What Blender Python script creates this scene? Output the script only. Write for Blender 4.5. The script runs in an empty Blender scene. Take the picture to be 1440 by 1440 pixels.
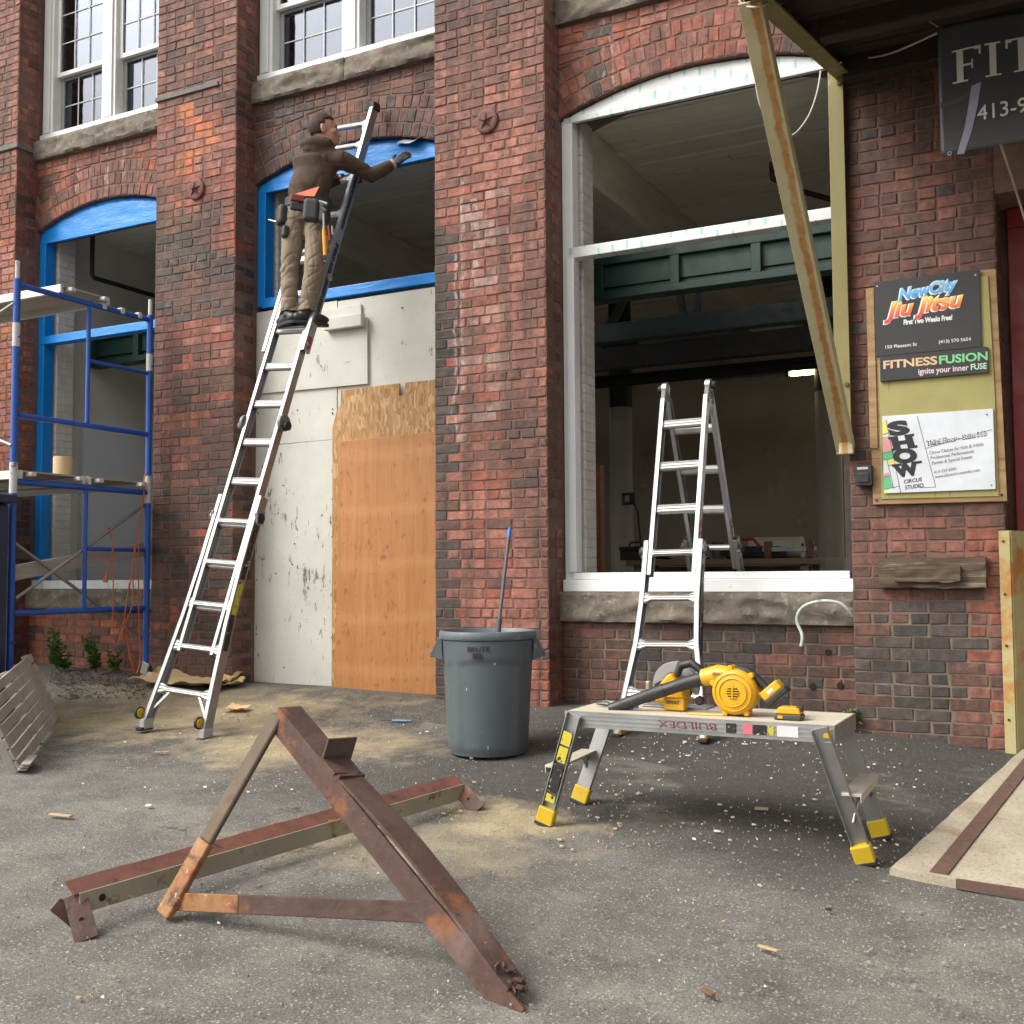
import bpy, bmesh, math, random
from mathutils import Vector, Matrix, noise as mnoise
random.seed(7)
S = bpy.context.scene
COL = S.collection
PI = math.pi
rad = math.radians

# ------------------------------------------------------------------ camera
FPX = 1540.0                      # focal length in pixels of a 1440 px wide picture
YAW, PITCH, ROLL = rad(27.5), rad(3.31), rad(-0.346)
CAM = Vector((0.0, -6.6, 0.9))
_f = Vector((-math.sin(YAW)*math.cos(PITCH), math.cos(YAW)*math.cos(PITCH), math.sin(PITCH)))
_r = Vector((math.cos(YAW), math.sin(YAW), 0.0))
_u = _r.cross(_f)
R_ = _r*math.cos(ROLL) + _u*math.sin(ROLL)
U_ = -_r*math.sin(ROLL) + _u*math.cos(ROLL)
F_ = _f
cd = bpy.data.cameras.new('camera')
cd.sensor_width = 36.0
cd.lens = FPX/1440*36.0
cd.clip_end = 2000.0
cam = bpy.data.objects.new('camera', cd)
COL.objects.link(cam)
m = Matrix((R_, U_, -F_)).transposed().to_4x4()
m.translation = CAM
cam.matrix_world = m
S.camera = cam

# ------------------------------------------------------------------ daylight (overcast)
SUN_EL, SUN_AZ = 46.0, 225.0      # azimuth: direction the light comes from, clockwise from +Y
w = bpy.data.worlds.new('World')
S.world = w
w.use_nodes = True
nt = w.node_tree
bg = nt.nodes['Background']
sky = nt.nodes.new('ShaderNodeTexSky')
sky.sky_type = 'NISHITA'
sky.sun_disc = False
sky.sun_elevation = rad(SUN_EL)
sky.sun_rotation = rad(SUN_AZ)
sky.air_density = 1.0
sky.dust_density = 4.0
hs = nt.nodes.new('ShaderNodeHueSaturation')
hs.inputs['Saturation'].default_value = 0.12
nt.links.new(sky.outputs[0], hs.inputs['Color'])
cl_ = nt.nodes.new('ShaderNodeMix'); cl_.data_type = 'RGBA'; cl_.blend_type = 'MULTIPLY'; cl_.inputs[0].default_value = 1.0
cl_.inputs[7].default_value = (1.0, 0.965, 0.915, 1)      # thin cloud, slightly warm
nt.links.new(hs.outputs[0], cl_.inputs[6])
nt.links.new(cl_.outputs[2], bg.inputs[0])
bg.inputs[1].default_value = 0.15
sd = bpy.data.lights.new('sun', 'SUN')
sd.energy = 1.15
sd.angle = rad(28)
sd.color = (1.0, 0.965, 0.91)
sun = bpy.data.objects.new('sun', sd)
COL.objects.link(sun)
_az, _el = rad(SUN_AZ), rad(SUN_EL)
_to = Vector((math.sin(_az)*math.cos(_el), math.cos(_az)*math.cos(_el), math.sin(_el)))
sun.rotation_euler = _to.to_track_quat('Z', 'Y').to_euler()
sun.location = _to*20
S.cycles.max_bounces = 6
S.cycles.diffuse_bounces = 4
S.cycles.glossy_bounces = 3
S.cycles.transparent_max_bounces = 6
S.cycles.caustics_reflective = False
S.cycles.caustics_refractive = False
S.cycles.adaptive_threshold = 0.02
S.view_settings.view_transform = 'Standard'
S.view_settings.look = 'None'
S.view_settings.gamma = 1.0
S.view_settings.exposure = 1.0
S.view_settings.use_curve_mapping = False

# ------------------------------------------------------------------ pixels to places
def ray(x, y):
    return R_*((x-720)/FPX) + U_*((720-y)/FPX) + F_
def onY(x, y, Y):
    d = ray(x, y); return CAM + d*((Y-CAM.y)/d.y)
def onX(x, y, X):
    d = ray(x, y); return CAM + d*((X-CAM.x)/d.x)
def proj(P):
    v = Vector(P)-CAM; z = v.dot(F_)
    return 720+FPX*v.dot(R_)/z, 720-FPX*v.dot(U_)/z, z
def interp(x, xs, ys):
    if x <= xs[0]: return ys[0]
    for i in range(len(xs)-1):
        if x <= xs[i+1]:
            t = (x-xs[i])/(xs[i+1]-xs[i]); t2 = t
            return ys[i]+(ys[i+1]-ys[i])*t2
    return ys[-1]
GX = [-40,-12,-8.2,-6.8,-5.9,-3.15,-1.2,-.4,1,4,40]; GZ = [.25,.2,.13,.10,.065,.035,0,-.075,-.12,-.15,-.2]
GY = [-60,-30,-15,-6.6,-4,-2.2,-.85,0,60]; GH = [-1.5,-1.2,-.8,-.48,-.34,-.22,-.13,0,0]
def gz(x, y):
    return interp(x, GX, GZ)+interp(y, GY, GH)
def gnd(px, py, h=0.0):
    d = ray(px, py); t0, t1 = 1.0, 14.0
    for i in range(50):
        t = (t0+t1)/2; q = CAM+d*t
        if q.z > gz(q.x, q.y)+h: t0 = t
        else: t1 = t
    return CAM+d*t1

# ------------------------------------------------------------------ objects
def tag(o, label=None, cat=None, group=None, kind=None):
    if label: o['label'] = label
    if cat: o['category'] = cat
    if group: o['group'] = group
    if kind: o['kind'] = kind
    return o
def thing(name, loc, label, cat, group=None):
    o = bpy.data.objects.new(name, None)
    o.empty_display_size = 0.1
    COL.objects.link(o)
    o.location = loc
    return tag(o, label, cat, group)
def rootloc(p):
    l = Vector((0, 0, 0))
    while p is not None:
        l = l+Vector(p.location); p = p.parent
    return l

class MB:
    def __init__(s): s.v = []; s.f = []
    def add(s, vs, fs):
        n = len(s.v)
        s.v += [Vector(q) for q in vs]
        s.f += [tuple(i+n for i in f) for f in fs]
        return s
    def box(s, c, size, rot=None):
        hx, hy, hz = size[0]/2, size[1]/2, size[2]/2
        vs = [Vector((x, y, z)) for x in (-hx, hx) for y in (-hy, hy) for z in (-hz, hz)]
        if rot is not None: vs = [rot @ q for q in vs]
        c = Vector(c)
        return s.add([q+c for q in vs], [(0,1,3,2),(4,6,7,5),(0,4,5,1),(2,3,7,6),(0,2,6,4),(1,5,7,3)])
    def rng(s, x0, x1, y0, y1, z0, z1):
        return s.box(((x0+x1)/2, (y0+y1)/2, (z0+z1)/2), (x1-x0, y1-y0, z1-z0))
    def extr(s, poly, p0, p1, up=(0, 0, 1), poly1=None):
        p0 = Vector(p0); p1 = Vector(p1)
        d = (p1-p0).normalized(); up = Vector(up)
        side = d.cross(up)
        if side.length < 1e-5: side = d.cross(Vector((0, 1, 0)))
        side.normalize(); up2 = side.cross(d)
        n = len(poly); q1 = poly1 or poly
        vs = [p0+side*a+up2*b for a, b in poly]+[p1+side*a+up2*b for a, b in q1]
        fs = [tuple(range(n-1, -1, -1)), tuple(range(n, 2*n))]
        fs += [(i, (i+1) % n, n+(i+1) % n, n+i) for i in range(n)]
        return s.add(vs, fs)
    def bar(s, p0, p1, w, h, up=(0, 0, 1)):
        return s.extr([(-w/2, -h/2), (w/2, -h/2), (w/2, h/2), (-w/2, h/2)], p0, p1, up)
    def tube(s, pts, r, n=10, flat=1.0):
        pts = [Vector(p) for p in pts]
        rs = r if isinstance(r, (list, tuple)) else [r]*len(pts)
        base = len(s.v); prev = None
        for i, p in enumerate(pts):
            d = (pts[min(i+1, len(pts)-1)]-pts[max(i-1, 0)]).normalized()
            if prev is None:
                a = d.cross(Vector((0, 0, 1)))
                if a.length < 1e-3: a = d.cross(Vector((0, 1, 0)))
                a.normalize()
            else:
                a = prev-d*prev.dot(d); a.normalize()
            prev = a; b = d.cross(a)
            for k in range(n):
                t = 2*PI*k/n
                s.v.append(p+a*(rs[i]*math.cos(t))+b*(rs[i]*flat*math.sin(t)))
        for i in range(len(pts)-1):
            for k in range(n):
                k2 = (k+1) % n
                s.f.append((base+i*n+k, base+i*n+k2, base+(i+1)*n+k2, base+(i+1)*n+k))
        s.f.append(tuple(base+k for k in range(n-1, -1, -1)))
        s.f.append(tuple(base+(len(pts)-1)*n+k for k in range(n)))
        return s
    def lathe(s, prof, n, origin=(0, 0, 0), axis=(0, 0, 1), close=False):
        q = Vector(axis).normalized().to_track_quat('Z', 'Y'); o = Vector(origin)
        base = len(s.v)
        for r, z in prof:
            for k in range(n):
                t = 2*PI*k/n
                s.v.append(o+q @ Vector((r*math.cos(t), r*math.sin(t), z)))
        for i in range(len(prof)-1):
            for k in range(n):
                k2 = (k+1) % n
                s.f.append((base+i*n+k, base+i*n+k2, base+(i+1)*n+k2, base+(i+1)*n+k))
        if not close:
            s.f.append(tuple(base+k for k in range(n-1, -1, -1)))
            s.f.append(tuple(base+(len(prof)-1)*n+k for k in range(n)))
        return s
    def prism(s, poly, y0, y1):           # outline in X,Z extruded along Y
        n = len(poly)
        vs = [(a, y0, b) for a, b in poly]+[(a, y1, b) for a, b in poly]
        fs = [tuple(range(n)), tuple(range(2*n-1, n-1, -1))]
        fs += [((i+1) % n, i, n+i, n+(i+1) % n) for i in range(n)]
        return s.add(vs, fs)
    def ell(s, c, r, rot=None, nu=16, nv=10):
        c = Vector(c); base = len(s.v)
        for j in range(nv+1):
            ph = PI*j/nv
            for k in range(nu):
                t = 2*PI*k/nu
                q = Vector((r[0]*math.sin(ph)*math.cos(t), r[1]*math.sin(ph)*math.sin(t), -r[2]*math.cos(ph)))
                if rot is not None: q = rot @ q
                s.v.append(c+q)
        for j in range(nv):
            for k in range(nu):
                k2 = (k+1) % nu
                s.f.append((base+j*nu+k, base+j*nu+k2, base+(j+1)*nu+k2, base+(j+1)*nu+k))
        return s
    def build(s, name, mat, parent=None, bevel=0, smooth=False, seg=2, label=None, fix=True):
        me = bpy.data.meshes.new(name)
        l = rootloc(parent)
        me.from_pydata([tuple(q-l) for q in s.v], [], s.f)
        if fix:
            b = bmesh.new(); b.from_mesh(me)
            bmesh.ops.recalc_face_normals(b, faces=b.faces)
            b.to_mesh(me); b.free()
        me.materials.append(mat)
        o = bpy.data.objects.new(name, me)
        COL.objects.link(o)
        o.parent = parent
        if smooth:
            me.shade_smooth(); me.set_sharp_from_angle(angle=rad(42))
        if bevel:
            bm_ = o.modifiers.new('bevel', 'BEVEL')
            bm_.width = bevel; bm_.segments = seg; bm_.limit_method = 'ANGLE'
            bm_.angle_limit = rad(35); bm_.harden_normals = False
        if label: o['label'] = label
        return o

# ------------------------------------------------------------------ materials
def _n(t, kind, **kw):
    x = t.nodes.new(kind)
    for k, v in kw.items(): setattr(x, k, v)
    return x
def base_mat(name):
    m = bpy.data.materials.new(name); m.use_nodes = True
    t = m.node_tree
    return m, t, t.nodes['Principled BSDF'], t.links
def tc(t, world=False, scale=(1, 1, 1), rot=(0, 0, 0)):
    if world: o = _n(t, 'ShaderNodeNewGeometry').outputs['Position']
    else: o = _n(t, 'ShaderNodeTexCoord').outputs['Object']
    mp = _n(t, 'ShaderNodeMapping')
    mp.inputs['Scale'].default_value = scale
    mp.inputs['Rotation'].default_value = rot
    t.links.new(o, mp.inputs[0])
    return mp.outputs[0]
def noise(t, vec, scale, detail=6, rough=0.6, dist=0.0):
    n = _n(t, 'ShaderNodeTexNoise')
    n.inputs['Scale'].default_value = scale
    n.inputs['Detail'].default_value = detail
    n.inputs['Roughness'].default_value = rough
    n.inputs['Distortion'].default_value = dist
    t.links.new(vec, n.inputs['Vector'])
    return n.outputs['Fac']
def ramp(t, fac, stops):
    r = _n(t, 'ShaderNodeValToRGB')
    e = r.color_ramp.elements
    while len(e) > 1: e.remove(e[-1])
    e[0].position, e[0].color = stops[0][0], rgba(stops[0][1])
    for p, c in stops[1:]:
        x = e.new(p); x.color = rgba(c)
    t.links.new(fac, r.inputs[0])
    return r.outputs[0]
def rgba(c):
    if isinstance(c, (int, float)): return (c, c, c, 1)
    return (c[0], c[1], c[2], 1)
def mix(t, fac, a, b, mode='MIX'):
    x = _n(t, 'ShaderNodeMix', data_type='RGBA', blend_type=mode)
    for i_, v in ((0, fac), (6, a), (7, b)):
        s_ = x.inputs[i_]
        if isinstance(v, (int, float)): s_.default_value = v if i_ == 0 else (v, v, v, 1)
        elif isinstance(v, (tuple, list)): s_.default_value = rgba(v)
        else: t.links.new(v, s_)
    return x.outputs[2]
def math_(t, op, a, b=0.0, clamp=False):
    x = _n(t, 'ShaderNodeMath', operation=op, use_clamp=clamp)
    for i, v in enumerate((a, b)):
        if isinstance(v, (int, float)): x.inputs[i].default_value = v
        else: t.links.new(v, x.inputs[i])
    return x.outputs[0]
def bump(t, p, h, strength=0.3, dist=0.01):
    b = _n(t, 'ShaderNodeBump')
    b.inputs['Strength'].default_value = strength
    b.inputs['Distance'].default_value = dist
    t.links.new(h, b.inputs['Height'])
    t.links.new(b.outputs[0], p.inputs['Normal'])
    return b
MATS = {}
def M(name, c, rough=0.6, metal=0.0, c2=None, scale=6.0, sc3=(1, 1, 1), spots=(), bmp=0.0, bscale=40.0, rvar=0.12, world=False, emit=None, detail=6, coat=0):
    """c..c2 mixed by noise; spots = (colour, scale, low, high[, stretch]) layers with their own outlines"""
    if name in MATS: return MATS[name]
    m, t, p, L = base_mat(name)
    v = tc(t, world, sc3)
    n1 = noise(t, v, scale, detail)
    c2 = c2 or tuple(x*0.82 for x in c)
    col = ramp(t, n1, [(0.3, c), (0.7, c2)])
    for sp in spots:
        vv = tc(t, world, sp[4]) if len(sp) > 4 else v
        f = noise(t, vv, sp[1], 5, 0.65)
        f = ramp(t, f, [(sp[2], 0.0), (sp[3], 1.0)])
        col = mix(t, f, col, sp[0])
    L.new(col, p.inputs['Base Color'])
    r = ramp(t, noise(t, v, scale*2.3, 4), [(0.3, max(0.03, rough-rvar)), (0.7, min(1, rough+rvar))])
    L.new(r, p.inputs['Roughness'])
    p.inputs['Metallic'].default_value = metal
    if coat: p.inputs['Coat Weight'].default_value = coat
    if bmp: bump(t, p, noise(t, v, bscale, 5), bmp, 0.004)
    if emit:
        p.inputs['Emission Color'].default_value = rgba(emit[0]); p.inputs['Emission Strength'].default_value = emit[1]
    MATS[name] = m
    return m
# ================================================================== GROUND
def asphalt_mat():
    m, t, p, L = base_mat('asphalt')
    v = tc(t, True)
    big = noise(t, v, 0.55, 3, 0.6)
    mid = noise(t, v, 3.2, 5, 0.65)
    col = ramp(t, mid, [(0.28, (0.088, 0.083, 0.073)), (0.50, (0.130, 0.123, 0.109)), (0.74, (0.185, 0.174, 0.153))])
    # pale foreground, darker band along the wall
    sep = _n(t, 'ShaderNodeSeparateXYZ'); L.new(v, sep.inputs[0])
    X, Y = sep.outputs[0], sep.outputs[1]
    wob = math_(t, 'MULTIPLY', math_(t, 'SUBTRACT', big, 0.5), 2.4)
    d1 = math_(t, 'ADD', Y, wob)                         # darker towards the wall, with a wavering edge
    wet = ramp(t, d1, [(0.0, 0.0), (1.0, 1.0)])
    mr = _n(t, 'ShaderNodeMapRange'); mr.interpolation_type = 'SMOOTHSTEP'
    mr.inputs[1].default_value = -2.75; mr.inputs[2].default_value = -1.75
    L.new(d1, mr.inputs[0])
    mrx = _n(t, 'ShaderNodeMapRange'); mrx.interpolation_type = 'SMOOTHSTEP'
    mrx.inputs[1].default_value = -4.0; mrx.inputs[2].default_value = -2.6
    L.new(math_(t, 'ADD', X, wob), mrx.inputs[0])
    darkf = math_(t, 'MULTIPLY', mr.outputs[0], mrx.outputs[0])
    darkf = math_(t, 'MULTIPLY', darkf, 0.92)
    col = mix(t, darkf, col, mix(t, 0.40, (0.016, 0.016, 0.016), col))
    dark2 = math_(t, 'MULTIPLY', mr.outputs[0], 0.50)
    col = mix(t, dark2, col, (0.034, 0.031, 0.026))
    # scuffed lighter patches
    f = ramp(t, noise(t, tc(t, True, (1, 1.8, 1)), 1.3, 6, 0.7), [(0.56, 0.0), (0.74, 0.55)])
    col = mix(t, f, col, (0.27, 0.252, 0.215))
    # aggregate
    vo = _n(t, 'ShaderNodeTexVoronoi'); vo.inputs['Scale'].default_value = 70; L.new(v, vo.inputs['Vector'])
    ag = ramp(t, vo.outputs['Distance'], [(0.16, 1.0), (0.36, 0.0)])
    rnd = _n(t, 'ShaderNodeSeparateColor'); L.new(vo.outputs['Color'], rnd.inputs[0])
    pick = ramp(t, rnd.outputs[0], [(0.52, 0.0), (0.60, 1.0)])
    agf = math_(t, 'MULTIPLY', ag, pick)
    agf = math_(t, 'MULTIPLY', agf, math_(t, 'SUBTRACT', 0.85, math_(t, 'MULTIPLY', darkf, 0.6)))
    col = mix(t, agf, col, (0.36, 0.345, 0.305))
    fine = noise(t, v, 130, 3, 0.7)
    col = mix(t, 0.75, col, ramp(t, fine, [(0.3, 0.25), (0.7, 1.7)]), 'MULTIPLY')
    # sawdust, drifts with their own outlines
    dn = math_(t, 'MULTIPLY', math_(t, 'SUBTRACT', noise(t, v, 3.8, 4, 0.7), 0.5), 2.2)
    def drift(cx, cy, rx, ry, rotz, dens, k):
        mp = _n(t, 'ShaderNodeMapping', vector_type='TEXTURE')
        mp.inputs['Location'].default_value = (cx, cy, 0); mp.inputs['Rotation'].default_value = (0, 0, rotz)
        mp.inputs['Scale'].default_value = (rx, ry, 1000)
        L.new(v, mp.inputs[0])
        ln = _n(t, 'ShaderNodeVectorMath', operation='LENGTH'); L.new(mp.outputs[0], ln.inputs[0])
        e = math_(t, 'ADD', ln.outputs['Value'], dn)
        return math_(t, 'MULTIPLY', ramp(t, e, [(0.25, 1.0), (1.0, 0.0)]), dens)
    tot = None
    a1 = gnd(730, 1150); a2 = gnd(690, 1165); a3 = gnd(300, 1010); a4 = gnd(420, 1050); a5 = gnd(190, 1010); a6 = gnd(560, 1190); a7 = gnd(280, 985)
    for (q, rx, ry, rz, de, k) in ((a1, .50, .26, -.3, 1.0, 4), (a2, .24, .17, .2, 1.0, 7), (a3, 1.3, .85, .5, 1.0, 3.5), (a4, .95, .7, .4, 1.0, 4), (a5, 1.2, .7, .5, .85, 3), (a6, .8, .4, .3, .6, 5), (a7, 1.6, .5, .1, .7, 3)):
        d = drift(q.x, q.y, rx, ry, rz, de, k)
        tot = d if tot is None else math_(t, 'MAXIMUM', tot, d)
    grain = ramp(t, noise(t, v, 60, 4, 0.8), [(0.25, 0.35), (0.55, 1.0)])
    sdf = math_(t, 'MULTIPLY', tot, grain)
    scol = ramp(t, noise(t, v, 5, 4), [(0.3, (0.27, 0.215, 0.125)), (0.7, (0.40, 0.335, 0.215))])
    col = mix(t, sdf, col, scol)
    # cracks
    vc = _n(t, 'ShaderNodeTexVoronoi', feature='DISTANCE_TO_EDGE'); vc.inputs['Scale'].default_value = 0.62
    off = _n(t, 'ShaderNodeVectorMath', operation='ADD')
    nz = _n(t, 'ShaderNodeTexNoise'); nz.inputs['Scale'].default_value = 2.2; nz.inputs['Detail'].default_value = 6; L.new(v, nz.inputs['Vector'])
    L.new(v, off.inputs[0]); L.new(nz.outputs['Color'], off.inputs[1]); L.new(off.outputs[0], vc.inputs['Vector'])
    crack = ramp(t, vc.outputs['Distance'], [(0.0025, 1.0), (0.008, 0.0)])
    gate = ramp(t, noise(t, v, 0.9, 3), [(0.60, 0.0), (0.68, 0.75)])
    ck = math_(t, 'MULTIPLY', crack, gate)
    col = mix(t, ck, col, (0.018, 0.017, 0.015))
    L.new(col, p.inputs['Base Color'])
    L.new(ramp(t, noise(t, v, 18, 4), [(0.3, 0.72), (0.7, 0.95)]), p.inputs['Roughness'])
    bump(t, p, noise(t, v, 75, 3, 0.8), 0.8, 0.008)
    return m

def frange(a, b, n): return [a+(b-a)*i/n for i in range(n+1)]
xs = [-60, -40, -25, -16, -12]+frange(-10, 4, 112)+[5, 7, 10, 16, 25, 40, 60]
ys = [-60, -45, -30, -20, -14, -10]+frange(-8, 1, 72)+[2, 4, 7, 12, 20, 40]
gm = MB()
def gzs(x, y):                       # softened profile with small undulation
    s = 0
    for dx, dy in ((0, 0), (.25, 0), (-.25, 0), (0, .18), (0, -.18)): s += gz(x+dx, y+dy)
    return s/5
vs = [(x, y, gzs(x, y)+0.010*mnoise.noise((x*1.1, y*1.1, 3.0))) for y in ys for x in xs]
nx = len(xs)
fs = [(j*nx+i, j*nx+i+1, (j+1)*nx+i+1, (j+1)*nx+i) for j in range(len(ys)-1) for i in range(nx-1)]
ground = gm.add(vs, fs).build('ground', asphalt_mat(), smooth=True, fix=False)
tag(ground, 'grey asphalt yard strewn with sawdust and paint chips', None, None, 'structure')

# concrete apron with its steel rail
def slab_left(y): return -0.70+( -0.36+0.70)*(y+2.13)/(1.93)
_p = [Vector((a_, b_, gzs(a_, b_)+.024)) for a_, b_ in ((-.70, -2.13), (-.36, -.05), (1.4, -2.13))]
_nn = (_p[1]-_p[0]).cross(_p[2]-_p[0])
def slab_z(x, y): return _p[0].z-(_nn.x*(x-_p[0].x)+_nn.y*(y-_p[0].y))/_nn.z      # poured flat
sm = MB(); cols = 40; rows = 20
vs = []
for j in range(rows+1):
    y = -2.13+(2.13-0.0)*j/rows
    for i in range(cols+1):
        x0 = slab_left(y)+0.012*mnoise.noise((y*6, 1.0, 0))
        x = x0+(4.0-x0)*(i/cols)**1.5
        yy = y+(0.010*mnoise.noise((x*5, 7.0, 0)) if j == 0 else 0)
        vs.append((x, yy, slab_z(x, yy)))
n0 = len(vs)
vs += [(x, y, z-0.14) for x, y, z in vs]
fs = []
W = cols+1
for j in range(rows):
    for i in range(cols):
        fs.append((j*W+i, j*W+i+1, (j+1)*W+i+1, (j+1)*W+i))
for i in range(cols): fs.append((i, i+n0, i+1+n0, i+1))
for j in range(rows): fs.append((j*W, (j+1)*W, (j+1)*W+n0, j*W+n0))
conc = M('apron concrete', (0.31, 0.27, 0.195), 0.9, c2=(0.42, 0.37, 0.28), scale=5, spots=(((0.19, 0.165, 0.12), 70, 0.52, 0.70), ((0.55, 0.50, 0.40), 120, 0.58, 0.70), ((0.23, 0.15, 0.09), 2.2, 0.60, 0.78)), bmp=0.6, bscale=90, world=True)
slab = sm.add(vs, fs).build('concrete_apron', conc, fix=False)
tag(slab, 'tan concrete apron with an embedded rusty steel rail beside the door', None, None, 'structure')
rust_dark = M('rail rust', (0.085, 0.048, 0.038), 0.8, c2=(0.13, 0.075, 0.055), scale=30, bmp=0.4, bscale=60, world=True)
rm = MB()
for k in range(8):
    t0, t1 = k/8, (k+1)/8
    a = Vector((-0.524, -2.10, 0)).lerp(Vector((-0.262, -0.10, 0)), t0); b = Vector((-0.524, -2.10, 0)).lerp(Vector((-0.262, -0.10, 0)), t1)
    a.z = slab_z(a.x, a.y)-0.005; b.z = slab_z(b.x, b.y)-0.005
    rm.bar(a, b, 0.066, 0.022)
rm.build('steel_rail', rust_dark, slab)
rm = MB(); a = Vector((-0.46, -2.128, 0)); 
for k in range(10):
    p = Vector((-0.46+0.4*k, -2.136, 0)); q = Vector((-0.46+0.4*(k+1), -2.136, 0))
    p.z = slab_z(p.x, p.y)-0.014; q.z = slab_z(q.x, q.y)-0.014
    rm.bar(p, q, 0.02, 0.034)
rm.build('steel_edge', rust_dark, slab)

# ================================================================== MILL BUILDING
PX = [(-10.2, -8.50), (-6.765, -5.905), (-4.045, -3.165), (-1.195, -0.375)]     # brick piers
BAYS = [(-8.50, -6.765), (-5.905, -4.045), (-3.165, -1.195)]
REC = 0.22                           # bays stand this far behind the piers
SPR, CRN = 4.095, 4.275              # arch springing and crown
TOPZ = 7.4
mill = thing('mill_building', (-4.0, 0.3, 0.0), 'old red brick mill building with arched openings under repair', 'building')


def lime(t, L, v, col):
    """pale lime runs washed out of the joints"""
    sep = _n(t, 'ShaderNodeSeparateXYZ'); L.new(v, sep.inputs[0])
    wob = math_(t, 'MULTIPLY', math_(t, 'SUBTRACT', noise(t, tc(t, True, (1, 1, 2.5)), 3.0, 2), .5), .10)
    x = math_(t, 'ADD', sep.outputs[0], wob); tot = None
    brk = ramp(t, noise(t, tc(t, True, (3, 3, 1.0)), 9.0, 5, .75), [(.44, 0.0), (.62, 1.0)])
    for (x0_, w_, za_, zb_) in LIME:
        a_ = math_(t, 'LESS_THAN', math_(t, 'ABSOLUTE', math_(t, 'SUBTRACT', x, x0_)), w_)
        b_ = math_(t, 'MULTIPLY', math_(t, 'GREATER_THAN', sep.outputs[2], za_), math_(t, 'LESS_THAN', sep.outputs[2], zb_))
        q_ = math_(t, 'MULTIPLY', a_, b_); tot = q_ if tot is None else math_(t, 'MAXIMUM', tot, q_)
    f = math_(t, 'MULTIPLY', math_(t, 'MULTIPLY', tot, brk), .55)
    return mix(t, f, col, (.52, .45, .40))
LIME = [(onY(650, 240, 0).x, .018, 2.2, 3.75), (onY(668, 200, 0).x, .030, 2.9, 3.55), (onY(640, 330, 0).x, .012, 1.9, 3.2), (onY(846, 70, .2).x, .010, 4.3, 4.75), (onY(859, 70, .2).x, .009, 4.2, 4.75), (onY(150, 230, .2).x, .020, 4.35, 4.75), (onY(172, 225, .2).x, .016, 4.35, 4.75), (onY(106, 250, .2).x, .010, 4.4, 4.75)]
def brick_mat():
    m, t, p, L = base_mat('weathered brick')
    at = _n(t, 'ShaderNodeAttribute'); at.attribute_name = 'Col'
    v = tc(t, True)
    col = at.outputs['Color']
    col = mix(t, 1.0, col, ramp(t, noise(t, v, 19, 6, 0.75), [(0.28, 0.42), (0.5, 1.0), (0.72, 1.55)]), 'MULTIPLY')
    st = noise(t, tc(t, True, (7, 7, 0.7)), 1.0, 6, 0.65)
    col = mix(t, ramp(t, st, [(0.47, 0.0), (0.68, 0.78)]), col, (0.034, 0.027, 0.024))
    big = noise(t, tc(t, True, (1.5, 1.5, .8)), 1.1, 5, 0.6)
    col = mix(t, ramp(t, big, [(0.48, 0.0), (0.66, 0.62)]), col, (0.036, 0.028, 0.025))
    blot = noise(t, tc(t, True, (1, 1, 1)), 9, 5, 0.7)
    col = mix(t, ramp(t, blot, [(0.56, 0.0), (0.70, 0.72)]), col, (0.045, 0.034, 0.030))
    pale = noise(t, tc(t, True, (1, 1, .5)), 14, 5, 0.7)
    col = mix(t, ramp(t, pale, [(0.64, 0.0), (0.80, 0.45)]), col, (0.30, 0.20, 0.16))
    col = lime(t, L, v, col)
    L.new(col, p.inputs['Base Color'])
    L.new(ramp(t, noise(t, v, 20, 3), [(0.3, 0.62), (0.7, 0.92)]), p.inputs['Roughness'])
    bump(t, p, noise(t, v, 34, 4, 0.8), 0.7, 0.007)
    return m
BRICK = brick_mat()
def mortar_mat():
    m, t, p, L = base_mat('mortar')
    v = tc(t, True)
    sep = _n(t, 'ShaderNodeSeparateXYZ'); L.new(v, sep.inputs[0])
    red = ramp(t, noise(t, v, 7, 5), [(0.3, (0.115, 0.062, 0.048)), (0.7, (0.200, 0.115, 0.090))])
    tan = ramp(t, noise(t, v, 12, 5), [(0.3, (0.115, 0.085, 0.062)), (0.7, (0.21, 0.16, 0.115))])
    wob = math_(t, 'MULTIPLY', math_(t, 'SUBTRACT', noise(t, v, 2.5, 4), 0.5), 1.6)
    a = ramp(t, math_(t, 'ADD', sep.outputs[2], wob), [(0.55, 1.0), (0.80, 0.0)])
    b = ramp(t, math_(t, 'MULTIPLY', math_(t, 'ADD', sep.outputs[0], 4.0), 0.25), [(0.20, 0.0), (0.23, 1.0)])
    col = mix(t, math_(t, 'MULTIPLY', a, b), red, tan)
    pale = ramp(t, noise(t, v, 4.5, 5), [(0.60, 0.0), (0.72, 0.8)])
    col = mix(t, pale, col, (0.24, 0.155, 0.12))
    L.new(col, p.inputs['Base Color']); p.inputs['Roughness'].default_value = 0.95
    bump(t, p, noise(t, v, 80, 5), 0.5, 0.004)
    return m
MORTAR = mortar_mat()
PINK, RED, ORG, BRN, MAR, GRY, BLK = (.295, .118, .086), (.265, .083, .052), (.34, .105, .046), (.118, .058, .043), (.190, .080, .060), (.070, .056, .049), (.042, .036, .033)
HERE = [0.0, 0.0]
def pick(*ws):
    """neighbouring bricks weather alike: a slow drift over the wall plus a little chance, light to dark"""
    ws = sorted(ws, key=lambda t_: -sum(t_[0]))
    X, Z = HERE
    n = .5+.62*mnoise.noise((X*1.9, 3.0, Z*1.5))+.42*mnoise.noise((X*4.7, 9.0, Z*4.0))+random.gauss(0, .17)
    if random.random() < .05: n = random.random()
    r = min(.999, max(0, n))*sum(w_ for _, w_ in ws)
    for c, w_ in ws:
        r -= w_
        if r <= 0: return c
    return ws[-1][0]
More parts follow.
